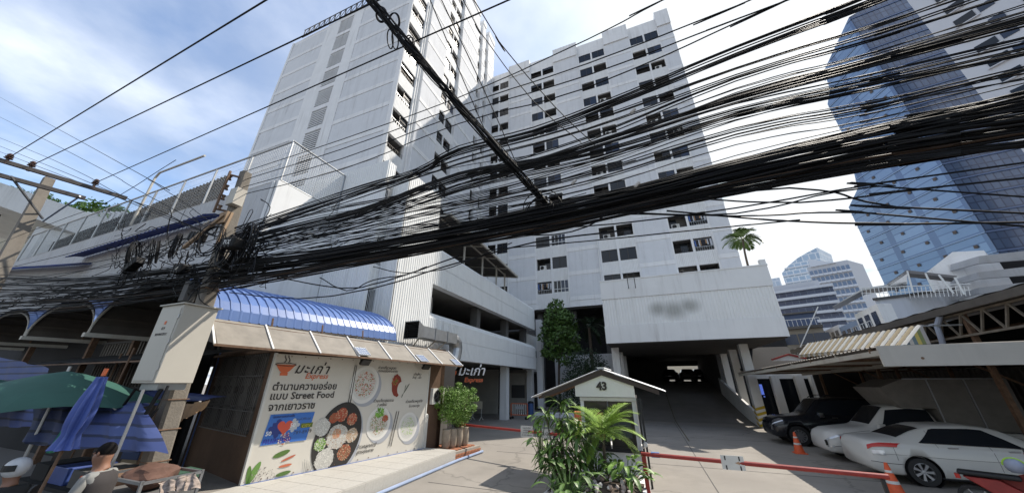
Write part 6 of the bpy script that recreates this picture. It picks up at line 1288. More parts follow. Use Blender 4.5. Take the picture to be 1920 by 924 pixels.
def shed():
    t = T('truss_shed', 'big dark open shed with rusty roof trusses behind the carport', 'shed', (12, 16, 0)); x0 = 9.1
    q0 = at_r(1960, 527, x0); q1 = at_r(1490, 656, x0); a = MB(); z0, z1 = q0[2]+.0, q1[2]; dA, dB = q0[1]-3, q1[1]; zA = z0-(z1-z0)/(dB-q0[1])*3
    rows = []; n = 40
    a.grid([[(x0-.25,dA+(dB-dA)*k/n,zA+(z1-zA)*k/n-.0+(.03 if k % 2 else 0)) for k in range(n+1)],[(x0+9,dA+(dB-dA)*k/n,zA+(z1-zA)*k/n+1.6+(.03 if k % 2 else 0)) for k in range(n+1)]]); a.prism([(x0-.25,dA,zA-.01),(x0-.25,dB,z1-.01),(x0-.25,dB,z1-.22),(x0-.25,dA,zA-.22)], (.12,0,0)); t.part('roofing_sheet', a, mat('grey brown roof sheet', (.13,.115,.10), .75, var=.3, vs=2))
    Z = lambda d_: zA+(z1-zA)*(d_-dA)/(dB-dA)-.25; n = 14; d_ = dA; L = (19-dA)/n
    c_ = MB(); c_.bar((x0,dA,Z(dA)),(x0,dB,Z(dB)),.06); t.part('top_chord', c_, TRM); c_ = MB(); c_.bar((x0,dA,Z(dA)-.62),(x0,19,Z(19)-.62),.06); t.part('bottom_chord', c_, TRM)
    for k in range(n):
        p, q = dA+L*k, dA+L*(k+1); c_ = MB(); c_.bar((x0,p,Z(p)-.62),(x0,(p+q)/2,Z((p+q)/2)),.045); c_.bar((x0,(p+q)/2,Z((p+q)/2)),(x0,q,Z(q)-.62),.045); t.part('web_bar', c_, TRM)
        c_ = MB(); c_.bar((x0,p,Z(p)-.62),(x0+2.5,p+.8,Z(p)-.1),.04); t.part('cross_brace', c_, M['rust'])
    for d__ in (14.2,19.5,25): c_ = MB(); c_.bar((x0+.1,d__,0),(x0+.1,d__,Z(d__)),.11); t.part('post', c_, M['rust'])
    w_ = MB(); w_.prism([(x0+6,dA,0),(x0+6,dA,zA+.98),(x0+6,dB,z1+.98),(x0+6,dB,0)], (.1,0,0)); t.part('rear_wall', w_, M['dark']); w_ = MB(); w_.box((x0+.4,dB-.3,0),(x0+9,dB-.2,4.3)); t.part('back_wall', w_, M['dark'])
    # striped awning along the shed
    s = T('striped_awning', 'striped metal awning sloping out below the shed roof edge', 'awning', (8.6,18,3.9)); dn = at_r(1697,640,7.6)[1]; df = at_r(1500,665,7.6)[1]; zn = at_r(1728,642,7.6)[2]; zf_ = at_r(1500,665,7.6)[2]
    cols = [mat('awning white', (.62,.6,.55), .5, .2), mat('awning tan', (.42,.33,.2), .5, .2)]; y = dn; k = 0; 
    while y < df:
        f = (y-dn)/(df-dn); zz_ = zn+(zf_-zn)*f; b = MB(); rows = [[],[]]
        rows = [[(7.6,y+.28*u_,zz_+.025*math.sin(PI*u_)) for u_ in (0,.25,.5,.75,1)],[(8.15,y+.28*u_,zz_+.57+.03*math.sin(PI*u_)) for u_ in (0,.25,.5,.75,1)]]
        b.grid(rows); b.add([(7.6,y,zz_),(7.6,y+.28,zz_),(7.6,y+.28,zz_-.1),(7.6,y+.14,zz_-.14),(7.6,y,zz_-.1)], [(0,1,2,3,4)]); s.part('awning_strip', b, cols[k % 2]); y += .285; k += 1
    for i, c2 in enumerate([(.10,.14,.16),(.45,.44,.4),(.14,.2,.22),(.5,.42,.12),(.2,.24,.1),(.4,.38,.36)]):
        u0, u1 = i/6, (i+1)/6; b = MB(); zA_ = lambda u: zn+.57*u; b.add([(7.6+.55*u0,dn-.01,zn),(7.6+.55*u1,dn-.01,zn),(7.6+.55*u1,dn-.01,zA_(u1)),(7.6+.55*u0,dn-.01,zA_(u0))], [(0,1,2,3)]); s.part('side_stripe', b, mat('side stripe %d' % i, c2, .6))
    q = MB(); q.bar((8.17,dn,zn+.55),(8.17,df,zf_+.55),.06); k = dn+.1
    while k < df: q.bar((8.17,k,zn+(zf_-zn)*(k-dn)/(df-dn)+.55),(x0,k,Z(k)-.3),.04); k += 1.6
    s.part('awning_bracket', q, M['steel'])
    p = MB(); P_ = [at_r(u,v,8.95) for u, v in ((1762,592),(1757,612),(1764,632),(1772,660))]; p.tube(P_, .07, 8); single('downspout', p, mat('pale blue grey pipe', (.42,.47,.58), .5), 'bent pale downspout hanging in front of the shed truss', 'pipe', P_[0])
shed()
def shop():
    t = T('corner_shop', 'low shop with white columns and dark glass behind the black car', 'shop', (9, 28, 0)); D = 28.2
    a = MB(); a.box((6.7,D+.5,2.75),(16,D+.9,3.3)); a.box((6.7,D+.5,0),(16,D+.9,.45)); t.part('wall', a, M['white2']); g = MB(); g.box((6.7,D+.75,.4),(16,D+.8,2.8)); t.part('shop_glass', g, M['glassdk'])
    for u in (1462, 1508, 1537, 1562, 1584): q = at_d(u, 745, D+.2); c_ = MB(); c_.box((q[0]-.22,D,0),(q[0]+.22,D+.4,2.9)); t.part('column', c_, M['white2'])
    r = MB(); r.box((13.2,D-4,0),(13.4,D+.5,2.6)); t.part('side_wall', r, M['white2'])
    s = MB(); s.box((7.0,D+.4,1.75),(7.16,D+.45,2.4)); 
    for k in range(5): s.box((7.08,D+.38,1.6+.15*k),(7.16,D+.41,1.67+.15*k))
    single('led_sign', s, mat('blue led sign', (.12,.2,.7), .4, emit=.35), 'narrow glowing blue sign on the shop left end by the annex column', 'sign', (7.1,D+.4,1.5))
    # tiled roof with red ridge
    h = T('tiled_roof', 'old clay tile roof with red ridge above the shop', 'roof', (8,29,3.3)); P0 = [at_d(u,v,29.5) for u, v in ((1405,690),(1440,652),(1490,655),(1500,690))]
    tm = MB(); tm.prism([(0,0,0),(.22,0,0),(.22,-.3,-.05),(.11,-.34,-.07),(0,-.3,-.05)], (0,0,.03)); me = mk('roof_tile', tm, mat('weathered clay tile', (.34,.29,.23), .8, var=.4, vs=4)); base = MB(); base.add([(6.2,29,3.3),(10.5,29,3.3),(10.0,31,5.0),(7.2,31,5.0)], [(0,1,2,3)]); h.part('roof_deck', base, M['dark'])
    for i in range(19):
        for j in range(7):
            f = j/7; xx = 6.25+.22*i
            if xx < 6.2+1.0*f or xx > 10.4-.5*f: continue
            inst('roof_tile', me, h.o, (xx-8, .3+f*1.85, .12+1.6*f), (rad(38),0,0))
    rd = MB(); a0 = at_d(1447,674,28.6); a1 = at_d(1478,664,28.6); a2 = at_d(1514,672,28.6); rd.bar(a0, a1, .16, .1); rd.bar(a1, a2, .16, .1); h.part('red_ridge', rd, M['red']); gw = MB(); gw.prism([a0, a1, a2], (0,.05,0)); gw.v = [(x,y+.02,z-.08) for x,y,z in gw.v]; h.part('gable_wall', gw, M['white2'])
shop()
# ================================================================ FAR BUILDINGS (each in a frame turned to face it)
def winmesh(name, w_, h_, m_, dep=.12): b = MB(); b.box((0,-dep*.3,0),(w_,dep,h_)); return mk(name, b, m_)
def far(az, name, lab, cat='building'):
    t = T(name, lab, cat, (0,0,0), az); t.P = lambda u, v, D: at_d(u, v, D, az); return t
def glass_tower():
    az = 58.5; t = far(az, 'glass_tower', 'huge blue glass office tower with stepped leaning edge filling the right sky'); 
    A = (0,100); Bv = (-16.5,13); PZ = [(0,-2),(0,87.5),(.52,82),(.56,76),(.669,73),(.67,60),(.80,47.5),(1.0,44.5),(1.0,-2)]
    pl = lambda s, z: (A[0]+Bv[0]*s, A[1]+Bv[1]*s, z); dep = (11,16,0)
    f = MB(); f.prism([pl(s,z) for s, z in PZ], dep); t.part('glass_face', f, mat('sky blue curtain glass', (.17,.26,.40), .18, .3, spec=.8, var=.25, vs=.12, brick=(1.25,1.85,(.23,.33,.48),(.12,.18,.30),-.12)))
    def smax(z):
        if z > 82: return .52*(87.5-z)/5.5
        if z > 73: return .52+(.149)*(82-z)/9
        if z > 60: return .669
        if z > 47.5: return .67+.13*(60-z)/12.5
        if z > 44.5: return .8+.2*(47.5-z)/3
        return 1.0
    n_ = Vector((-13,-16.5,0)).normalized()*.12
    for k in range(24):
        z = 1.5+3.7*k; s1 = smax(z+.3); 
        if s1 <= 0.02: continue
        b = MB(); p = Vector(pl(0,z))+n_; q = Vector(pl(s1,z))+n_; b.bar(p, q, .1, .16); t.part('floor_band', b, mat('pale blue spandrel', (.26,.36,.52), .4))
    rn = random.Random(2); wm = winmesh('open_vent', .6, .6, mat('open vent', (.10,.08,.07), .8), .03)
    for k in range(3,20):
        for j in range(4):
            s = .12+.24*j+(.08 if k % 2 else 0); z = 3+3.7*k
            if s > smax(z+3)-.05: continue
            p = Vector(pl(s,z))+n_*1.2; inst('open_vent', wm, t.o, p, (0,0,math.atan2(13,-16.5)+PI))
    # dark right face
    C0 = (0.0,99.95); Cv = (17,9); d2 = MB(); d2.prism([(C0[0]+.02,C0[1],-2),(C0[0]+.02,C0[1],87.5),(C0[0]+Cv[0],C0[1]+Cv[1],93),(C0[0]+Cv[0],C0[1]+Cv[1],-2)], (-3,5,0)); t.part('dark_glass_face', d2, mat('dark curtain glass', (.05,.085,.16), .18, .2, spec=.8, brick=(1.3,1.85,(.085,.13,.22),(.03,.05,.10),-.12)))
    n2 = Vector((9,-17,0)).normalized()*.15
    for k in range(24):
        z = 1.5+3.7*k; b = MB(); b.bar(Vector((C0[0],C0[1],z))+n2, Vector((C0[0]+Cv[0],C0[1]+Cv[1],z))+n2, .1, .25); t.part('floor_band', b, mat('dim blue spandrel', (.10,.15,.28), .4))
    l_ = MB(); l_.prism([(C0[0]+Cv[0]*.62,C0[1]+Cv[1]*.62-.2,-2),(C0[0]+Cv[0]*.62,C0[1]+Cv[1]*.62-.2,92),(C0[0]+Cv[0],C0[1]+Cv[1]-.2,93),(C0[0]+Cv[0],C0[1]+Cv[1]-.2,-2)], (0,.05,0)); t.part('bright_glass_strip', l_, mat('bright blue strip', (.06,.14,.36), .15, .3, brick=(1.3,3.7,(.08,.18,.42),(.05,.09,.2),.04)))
glass_tower()
def right_tower():
    az = 70; t = far(az, 'apartment_block', 'white apartment block with rows of small balconies in the top right corner'); D = 80
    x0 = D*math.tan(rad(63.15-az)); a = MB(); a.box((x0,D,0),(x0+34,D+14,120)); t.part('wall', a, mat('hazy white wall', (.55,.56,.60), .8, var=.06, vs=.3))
    wm = winmesh('window', 2.0, 1.3, M['glassdk'], .3); lm = MB(); lm.box((-.2,-.35,-.15),(2.3,0,0)); lm = mk('ledge', lm, mat('hazy white wall', (.55,.56,.60))); pm = winmesh('pane', 1.4, 1.2, M['glassbl'], .2)
    for k in range(12,38):
        for j in range(7):
            x = x0+2.2+4.3*j+(1.2 if j % 2 else 0); z = 3.1*k
            w_ = inst('window', wm, t.o, (x,D-.02,z)); inst('ledge', lm, w_, (0,0,-.15)); inst('window', pm, t.o, (x+2.4,D-.04,z+.05))
right_tower()
def parking():
    az = 60; t = far(az, 'parking_block', 'grey open sided parking block with three curving deck bands below the glass tower'); D = 58
    for k, (v0, v1) in enumerate(((478,492),(508,521),(537,549))):
        pts = [(1782,v0+18,v1+16),(1835,v0+2,v1+2),(1960,v0-12,v1-8)]; b = MB(); top = [t.P(u, a_, D+(0 if u < 1800 else -2)) for u, a_, _ in pts]; bot = [t.P(u, b_, D+(0 if u < 1800 else -2)) for u, _, b_ in pts]
        b.grid([top, bot]); b.grid([[(p[0],p[1]+.3,p[2]) for p in top],[(p[0],p[1]+.3,p[2]) for p in bot]]); b.grid([top,[(p[0],p[1]+.3,p[2]) for p in top]]); b.grid([bot,[(p[0],p[1]+.3,p[2]) for p in bot]])
        t.part('deck_band', b, mat('stained concrete band', (.42,.43,.45), .9, var=.25, vs=.5, streak=.6))
    p = t.P(1775, 500, D); q = t.P(1810, 560, D); w_ = MB(); w_.box((p[0],D+.4,0),(p[0]+3.2,D+12,p[2]+.3)); t.part('end_wall', w_, M['white'])
    c_ = MB(); c_.box((p[0]+1.5,D+.6,0),(40,D+.9,p[2]-.2)); t.part('inner_wall', c_, M['dark'])  # dark sheet added just behind the bands, its colour standing for deck shade
    g = MB(); e0 = t.P(1735,512,D+3); e1 = t.P(1790,480,D+3); g.prism([(e0[0],D+3,0),(e0[0],D+3,e0[2]),(e1[0],D+3,e1[2]+.5),(e1[0]+2,D+3,e1[2]),(e1[0]+2,D+3,0)], (0,6,0)); t.part('gable_wall', g, M['white'])
parking()
def white_house():
    az = 48.7; t = far(az, 'terraced_house', 'white terraced house with a tall blank side wall and roof garden shelter'); D = 50
    P = t.P; w_ = MB(); tl = P(1640,562,D); tr = P(1850,538,D+16); bl = P(1660,625,D); w_.prism([(tl[0],D,0),(tl[0],D,tl[2]),(tr[0],tr[1],tr[2]+.2),(tr[0],tr[1],0)], (-.02,.5,0)); t.part('side_wall', w_, mat('plain house wall', (.60,.61,.64), .85, var=.08, vs=.4, streak=.4))
    k_ = MB(); k_.bar((tl[0],D-.1,tl[2]+.05),(tr[0],tr[1]-.1,tr[2]+.25),.3,.25); t.part('wall_coping', k_, M['dim'])
    # street side running back to the left
    fz = lambda f: (tl[0]+(P(1530,640,D+26)[0]-tl[0])*f, D+26*f)
    for j in range(4):
        f0, f1 = j*.25, (j+1)*.25; a = fz(f0); b_ = fz(f1); top = tl[2]-.4-(.5 if j % 2 else 0)-j*.1; q = MB(); q.prism([(a[0],a[1],0),(a[0],a[1],top),(b_[0],b_[1],top),(b_[0],b_[1],0)], (1,.8,0)); t.part('facade', q, [M['white2'], mat('blue grey facade', (.22,.28,.38), .8), M['white'], M['cream']][j])
        nx = Vector((b_[1]-a[1], -(b_[0]-a[0]), 0)).normalized()*-1; 
        if nx.x > 0: nx = -nx
        for fl_ in range(3):
            z = top-2.6-3.0*fl_; p0 = Vector((a[0],a[1],z)); p1 = Vector((b_[0],b_[1],z)); bl_ = MB(); bl_.prism([p0+(p1-p0)*.04, p0+(p1-p0)*.96, p0+(p1-p0)*.96+nx*.9, p0+(p1-p0)*.04+nx*.9], (0,0,.15)); t.part('balcony_slab', bl_, M['white2'])
            r_ = MB(); 
            for i in range(9): c_ = p0+(p1-p0)*(.05+.9*i/8)+nx*.88; r_.bar(c_, c_+Vector((0,0,1.0)), .04)
            r_.bar(p0+(p1-p0)*.05+nx*.88+Vector((0,0,1)), p0+(p1-p0)*.95+nx*.88+Vector((0,0,1)), .06); t.part('balcony_railing', r_, M['alu'])
            for f in (.12,.42,.72): wn = MB(); c0 = p0+(p1-p0)*f+nx*.03; c1 = p0+(p1-p0)*(f+.2)+nx*.03; wn.add([c0+Vector((0,0,.3)), c1+Vector((0,0,.3)), c1+Vector((0,0,2.0)), c0+Vector((0,0,2.0))], [(0,1,2,3)]); t.part('window', wn, M['glassbl'])
    s = T('roof_shelter', 'sloping metal shelter on thin posts on top of the terraced house', 'shelter', (0,0,0), az); Q = lambda u, v: at_d(u, v, D+4, az)
    r = MB(); r.add([Q(1660,530), Q(1700,506), Q(1790,522), Q(1740,548)], [(0,1,2,3)]); r.add([(x,y+.2,z+.12) for x,y,z in [Q(1660,530), Q(1700,506), Q(1790,522), Q(1740,548)]], [(0,1,2,3)]); a_, b_, c_ = Q(1700,506), Q(1705,532), Q(1665,530); r = MB(); r.prism([Q(1662,533), Q(1700,506), Q(1702,512), Q(1668,535)], (0,.2,0)); r.prism([Q(1700,506), Q(1795,517), Q(1792,521), Q(1702,512)], (0,3.5,.3)); s.part('roof_sheet', r, mat('shelter roof', (.17,.165,.17), .7)); g = MB(); g.prism([Q(1664,533), Q(1701,508), Q(1701,532)], (0,.1,0)); s.part('side_panel', g, M['white'])
    for u, v, u1, v1 in ((1701,508,1712,548),(1735,512,1752,548),(1760,515,1788,550),(1790,520,1808,552)): b = MB(); b.bar(Q(u,v), Q(u1,v1), .14); s.part('post', b, M['alu'])
    f = MB(); 
    for k in range(26): u = 1615+8*k; f.bar(Q(u, 540-(u-1615)*.02), Q(u+4, 562-(u-1615)*.04), .05)
    f.bar(Q(1612,540), Q(1820,532), .08); f.bar(Q(1615,550), Q(1820,543), .06); s.part('roof_railing', f, M['alu'])
    b = MB(); b.prism([Q(1560,575), Q(1618,540), Q(1700,528), Q(1700,531), Q(1618,544)], (0,3,0)); s.part('lattice_roof', b, M['steel'])
white_house()
def skyline():
    az = 43.5; t = far(az, 'curved_tower', 'pale blue curved glass tower rising to a sharp point on the skyline', 'tower'); D = 260; P = lambda u, v: at_d(u, v, D, az)
    top = [(1466,530),(1466,512),(1478,498),(1495,484),(1512,474),(1532,464),(1540,492)]; base = [(P(u,v)[0],D,P(u,v)[2]) for u, v in top]; n = len(base)
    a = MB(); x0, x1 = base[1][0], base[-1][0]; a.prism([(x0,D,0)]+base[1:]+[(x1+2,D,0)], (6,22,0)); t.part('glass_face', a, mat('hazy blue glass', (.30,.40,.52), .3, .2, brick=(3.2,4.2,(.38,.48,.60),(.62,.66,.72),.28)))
    for k in range(14):
        z = 10+4.5*k; xs = x0 if z < base[1][2] else None
        if xs is None:
            for i in range(1,5):
                if base[i][2] <= z <= base[i+1][2]: xs = base[i][0]+(base[i+1][0]-base[i][0])*(z-base[i][2])/(base[i+1][2]-base[i][2])
        if xs is None: continue
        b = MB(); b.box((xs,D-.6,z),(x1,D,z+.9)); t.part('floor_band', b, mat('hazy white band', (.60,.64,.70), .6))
    az = 46; t = far(az, 'hotel_tower', 'pale tower of many white balcony floors right of the curved glass tower', 'tower'); D = 210; P = lambda u, v: at_d(u, v, D, az)
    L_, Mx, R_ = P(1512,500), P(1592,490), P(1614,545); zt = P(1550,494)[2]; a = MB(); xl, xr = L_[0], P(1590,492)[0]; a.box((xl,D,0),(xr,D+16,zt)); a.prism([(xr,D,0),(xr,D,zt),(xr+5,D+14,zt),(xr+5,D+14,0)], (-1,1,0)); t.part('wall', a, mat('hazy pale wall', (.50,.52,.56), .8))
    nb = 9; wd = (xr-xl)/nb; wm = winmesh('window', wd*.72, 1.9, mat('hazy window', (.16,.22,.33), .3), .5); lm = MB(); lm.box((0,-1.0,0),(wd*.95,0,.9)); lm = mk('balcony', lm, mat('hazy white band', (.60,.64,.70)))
    for k in range(15):
        z = zt-4.2-3.6*k
        for j in range(nb): w_ = inst('window', wm, t.o, (xl+wd*j+.4,D-.02,z)); inst('balcony', lm, w_, (-.2,0,-1.2))
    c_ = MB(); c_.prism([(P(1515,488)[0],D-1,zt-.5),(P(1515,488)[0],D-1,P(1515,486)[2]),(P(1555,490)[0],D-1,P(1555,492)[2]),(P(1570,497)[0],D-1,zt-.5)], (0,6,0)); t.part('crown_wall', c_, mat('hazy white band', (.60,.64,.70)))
    az = 43; t = far(az, 'office_block', 'low wide office block of dark glass stripes and white bands on the skyline', 'office'); D = 125; P = lambda u, v: at_d(u, v, D, az)
    xl, xr = P(1440,560)[0], P(1570,560)[0]; zt = P(1520,541)[2]; a = MB(); a.box((xl,D,0),(xr,D+20,zt)); t.part('glass_wall', a, mat('navy strip glass', (.03,.045,.10), .2, brick=(1.6,3.2,(.05,.07,.14),(.12,.15,.22),.06)))
    for k in range(7): b = MB(); z = zt-.2-2.35*k; b.box((xl-.2,D-1,z),(xr+.2,D,z+.75)); t.part('floor_band', b, mat('hazy white band', (.60,.64,.70)))
    b = MB(); b.box((xl,D+1,zt),(P(1540,540)[0],D+10,P(1500,528)[2])); t.part('roof_block', b, mat('hazy pale wall', (.50,.52,.56)))
    az = 40; t = far(az, 'old_building', 'stained beige old building with rooftop railings behind the annex corner', 'building'); D = 62; P = lambda u, v: at_d(u, v, D, az)
    xl, xr = P(1424,640)[0], P(1552,640)[0]; zt = P(1500,612)[2]; a = MB(); a.box((xl,D,0),(xr,D+12,zt)); t.part('wall', a, mat('stained beige wall', (.30,.27,.22), .9, var=.35, vs=.5, streak=.8))
    for k in range(2): b = MB(); z = zt-.3-3.1*k; b.box((xl-.2,D-.4,z),(xr+.1,D,z+.35)); t.part('ledge', b, M['dim'])
    for k in range(2):
        for u in (1440,1470,1500,1530): p = P(u, 640); b = MB(); b.box((p[0],D-.06,zt-2.4-3.1*k),(p[0]+1.6,D+.1,zt-1.0-3.1*k)); t.part('window', b, M['glassbl'])
    b = MB(); b.box((P(1440,600)[0],D+3,zt),(P(1535,600)[0],D+8,zt+2.2)); t.part('roof_hut', b, mat('hut blue', (.06,.09,.17), .7)); b = MB(); b.box((P(1436,600)[0],D+2.6,zt+2.2),(P(1540,600)[0],D+8,zt+2.4)); t.part('hut_roof', b, M['dim'])
    r = MB()
    for k in range(16): x = xl+(xr-xl)*k/15; r.bar((x,D-.2,zt),(x,D-.2,zt+1.0),.05)
    r.bar((xl,D-.2,zt+1.0),(xr,D-.2,zt+1.0),.07); r.bar((P(1490,660)[0],D-.5,zt-4),(P(1550,620)[0],D-.5,zt+2.4),.12); t.part('roof_railing', r, M['alu'])
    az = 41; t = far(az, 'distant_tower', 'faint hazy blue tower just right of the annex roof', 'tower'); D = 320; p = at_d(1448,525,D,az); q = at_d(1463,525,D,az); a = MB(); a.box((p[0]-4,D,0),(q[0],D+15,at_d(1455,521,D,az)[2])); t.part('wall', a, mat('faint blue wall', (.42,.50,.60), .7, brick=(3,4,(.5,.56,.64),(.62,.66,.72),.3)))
skyline()
# ================================================================ UPPER LEFT HOUSE
def left_house():
    az = -52; t = far(az, 'cream_house', 'cream modern house with planted roof terrace behind the far left pole'); D = 46; P = lambda u, v: at_d(u, v, D, az)
    zt = P(100,410)[2]; xl, xr = P(-60,400)[0], P(250,440)[0]; a = MB(); a.box((xl,D,0),(xr,D+14,P(60,430)[2]-1.2)); t.part('wall', a, M['cream'])
    b = MB(); b.prism([(xl,D-.6,P(0,345)[2]),(xl,D-.6,P(0,385)[2]),(xr,D-.6,P(250,470)[2]-.3),(xr,D-.6,P(250,432)[2])], (0,14,0)); t.part('roof_slab', b, M['white2'])
    b = MB(); b.box((P(60,440)[0],D-.1,0),(P(210,440)[0],D,P(120,425)[2]-.5)); t.part('white_panel', b, M['white2']); b = MB(); b.box((P(205,400)[0],D+2,zt-4),(P(262,400)[0],D+9,P(230,385)[2])); t.part('stair_head', b, M['cream'])
    for k in range(12): u = 95+11*k; p = P(u,415); c_ = MB(); c_.box((p[0],D+1,P(u,418)[2]-2),(p[0]+.5,D+1.5,P(u,378)[2]-.4)); t.part('roof_pillar', c_, M['white'])
    for k, (u, v, s_, lab) in enumerate(((185,380,26,'leafy green tree on the roof terrace above the cream house, biggest crown'),(20,345,16,'small leafy tree at the far left of the roof terrace'),(75,350,14,'pale small tree between the pole crossarms on the roof terrace'),(225,375,12,'small tree at the right end of the roof terrace'))):
        p = P(u, v+6); r_ = s_/602*D*.9; tree('terrace_tree', lab, (0,0,0), [], 0, 1, 'leaf2', (0,0,.1), []) if False else None
        tt = T('terrace_tree', lab, 'tree', (p[0],D+2,p[2]-2), az); c_ = MB(); leafcloud(c_, [(p[0],D+2,p[2],r_*.8),(p[0]-r_*.7,D+2,p[2]-r_*.2,r_*.5),(p[0]+r_*.7,D+2,p[2]-.2*r_,r_*.55)], 900, r_*.22, 60+k, shell=.3); tt.part('crown', c_, M['leaf2'], stuff=True); b = MB(); b.tube([(p[0],D+2,p[2]-2.5),(p[0],D+2,p[2])], [.12,.05], 6); tt.part('trunk', b, M['bark'])
left_house()
# ================================================================ SHOP ROW AND STREET STALLS ON THE LEFT
def shoprow():
    t = T('shop_row', 'dark open shop row with barred timber windows under the vaulted roofs', 'building', (-18,6.5,0))
    a = MB(); a.box((-60,6.75,0),(-13.35,6.85,4.3)); t.part('back_wall', a, M['dark'])  # black sheet set forward: shade under the vaults is put into its colour
    b = MB(); b.box((-19.5,6.3,0),(-13.4,6.5,2.3)); b.box((-19.5,6.3,3.9),(-13.4,6.5,4.4)); t.part('front_wall', b, mat('dark timber wall', (.055,.04,.03), .9, var=.4, vs=2))
    for k in range(30): x = -19.4+.2*k; q = MB(); q.box((x,6.25,2.3),(x+.06,6.31,3.9)); t.part('window_bar', q, mat('dull grey bar', (.20,.18,.16), .8))
    for z in (2.3,3.1,3.85): q = MB(); q.box((-19.5,6.22,z),(-13.4,6.32,z+.07)); t.part('window_rail', q, M['dim'])
    for x in (-13.4,-16.4,-19.5,-25,-30): q = MB(); q.box((x-.08,5.9,0),(x+.08,6.06,4.2)); t.part('post', q, M['rust'])
shoprow()
def tarp(lab, pts, m_, n=8, sag=.15, name='tarpaulin', cat='tarpaulin', fold=.03):
    A, B_, C_, D_ = [Vector(p) for p in pts]; b = MB(); rows = []
    for i in range(n+1):
        row = []
        for j in range(n*2+1):
            u, v = j/(2*n), i/n; p = (A*(1-u)+B_*u)*(1-v)+(D_*(1-u)+C_*u)*v; p.z -= sag*math.sin(PI*u)*math.sin(PI*v)*1.0; p += Vector((0,fold*math.sin(j*1.9+i*.4),fold*.5*math.cos(j*1.3))); row.append(p)
        rows.append(row)
    b.grid(rows); return single(name, b, m_, lab, cat, tuple(A), smooth=True)
stripe = mat('blue striped tarp', (.02,.035,.13), .7, brick=(40,.16,(.05,.075,.20),(.012,.02,.06),.02)); bt = mat('blue tarp', (.05,.09,.30), .5, var=.3, vs=3)
tarp('blue striped tarpaulin hung as a side curtain at the left edge', [at_d(-40,660,3.6),at_d(95,690,3.6),at_d(60,800,3.4),at_d(-50,800,3.4)], stripe)
tarp('blue striped tarpaulin draped over goods behind the leaning pole', [at_d(60,765,3.2),at_d(270,752,3.5),at_d(310,850,3.2),at_d(40,830,2.9)], stripe, sag=-.12, fold=.05)
tarp('small blue tarpaulin canopy, coloured dark for shade, stretched right of the leaning pole', [at_d(205,742,4.4),at_d(300,730,5.2),at_d(428,743,5.0),at_d(225,768,4.35)], mat('shade-darkened blue tarp', (.03,.045,.14), .6, var=.4, vs=3), sag=.12)  # tarp colour darkened to stand for the shade over the stalls
tarp('tan cloth flap hanging under the small blue canopy', [at_d(330,760,4.5),at_d(397,750,4.6),at_d(375,770,4.5),at_d(332,792,4.45)], mat('tan cloth', (.35,.28,.2), .9), sag=.02)
tarp('floral red and white cloth spread over the cart behind the pole', [at_d(292,905,3.3),at_d(370,885,3.5),at_d(372,915,3.3),at_d(300,924,3.1)], mat('floral cloth', (.45,.36,.30), .9, var=.8, vs=12), sag=-.04)
def umbrella(uv, lab, folded):
    c0 = Vector(at_d(*uv,3.0)); t = T('market_umbrella', lab, 'umbrella', (c0.x,3.0,0)); n = 8; R_ = 1.55; m_ = mat('green umbrella cloth', (.025,.10,.075), .75, var=.25, vs=2)
    for k in range(n):
        a0, a1 = 2*PI*k/n+.2, 2*PI*(k+1)/n+.2; b = MB(); rows = []
        for i in range(7):
            f = i/6; rows.append([(c0.x+R_*f*(math.cos(a0)*(1-g)+math.cos(a1)*g), 3.0+R_*f*(math.sin(a0)*(1-g)+math.sin(a1)*g), c0.z-.62*f**1.25+.06*f*math.sin(PI*g)) for g in (0,.25,.5,.75,1)])
        b.grid(rows); t.part('canopy_panel', b, m_, smooth=True)
        r = MB(); r.bar((c0.x,3.0,c0.z-.02),(c0.x+R_*math.cos(a0),3.0+R_*math.sin(a0),c0.z-.64),.02); t.part('rib', r, M['steel'])
    p = MB(); p.tube([(c0.x,3.0,0),(c0.x,3.0,c0.z+.08)], .025, 8); t.part('pole', p, M['steel'])
    if not folded: return
    top = Vector(at_d(192,706,2.0)); bot = Vector(at_d(118,842,1.95)); t = T('folded_umbrella', 'folded blue umbrella tied upright and leaning in front of the green one', 'umbrella', tuple(bot)); b = MB(); rows = []; KS = 1.0
    prof = [.05,.06,.075,.09,.10,.105,.105,.10,.08,.10,.125]
    for i, w_ in enumerate(prof): c_ = top.lerp(bot, i/(len(prof)-1)); rows.append([(c_.x+w_*math.cos(a_)*(1+.28*math.cos(7*a_)), c_.y+w_*.7*math.sin(a_)*(1+.28*math.cos(7*a_)), c_.z) for a_ in [2*PI*q/42 for q in range(43)]])
    b.grid(rows); t.part('folded_cloth', b, mat('blue umbrella cloth', (.06,.10,.34), .6, var=.25, vs=6), smooth=True); d_ = (bot-top).normalized(); b = MB(); b.tube([top-d_*.02, bot+d_*1.6], .014, 8); t.part('pole', b, M['rust']); b = MB(); b.tube([top-d_*.09, top-d_*.01], .02, 8); t.part('finial', b, M['inkor'])
    b = MB(); rows = []; o_ = Vector((-.22,.05,0))
    for i, w_ in enumerate((.01,.02,.03,.035,.035,.05)): c_ = top.lerp(bot+Vector((-.22,0,-.05)), i/5)+Vector((-.08,0.02,0)); rows.append([(c_.x-w_+2*w_*q/8, c_.y+.03*math.sin(q*2.2), c_.z) for q in range(9)])
    b.grid(rows); single('green_strap', b, mat('green cloth strap', (.03,.2,.12), .7), 'green cloth strip hanging beside the folded blue umbrella', 'cloth', tuple(top), smooth=True)
umbrella((128,695), 'open dark green market umbrella behind the folded blue one', False)
umbrella((-30,706), 'open dark green market umbrella cut by the left picture edge', True)
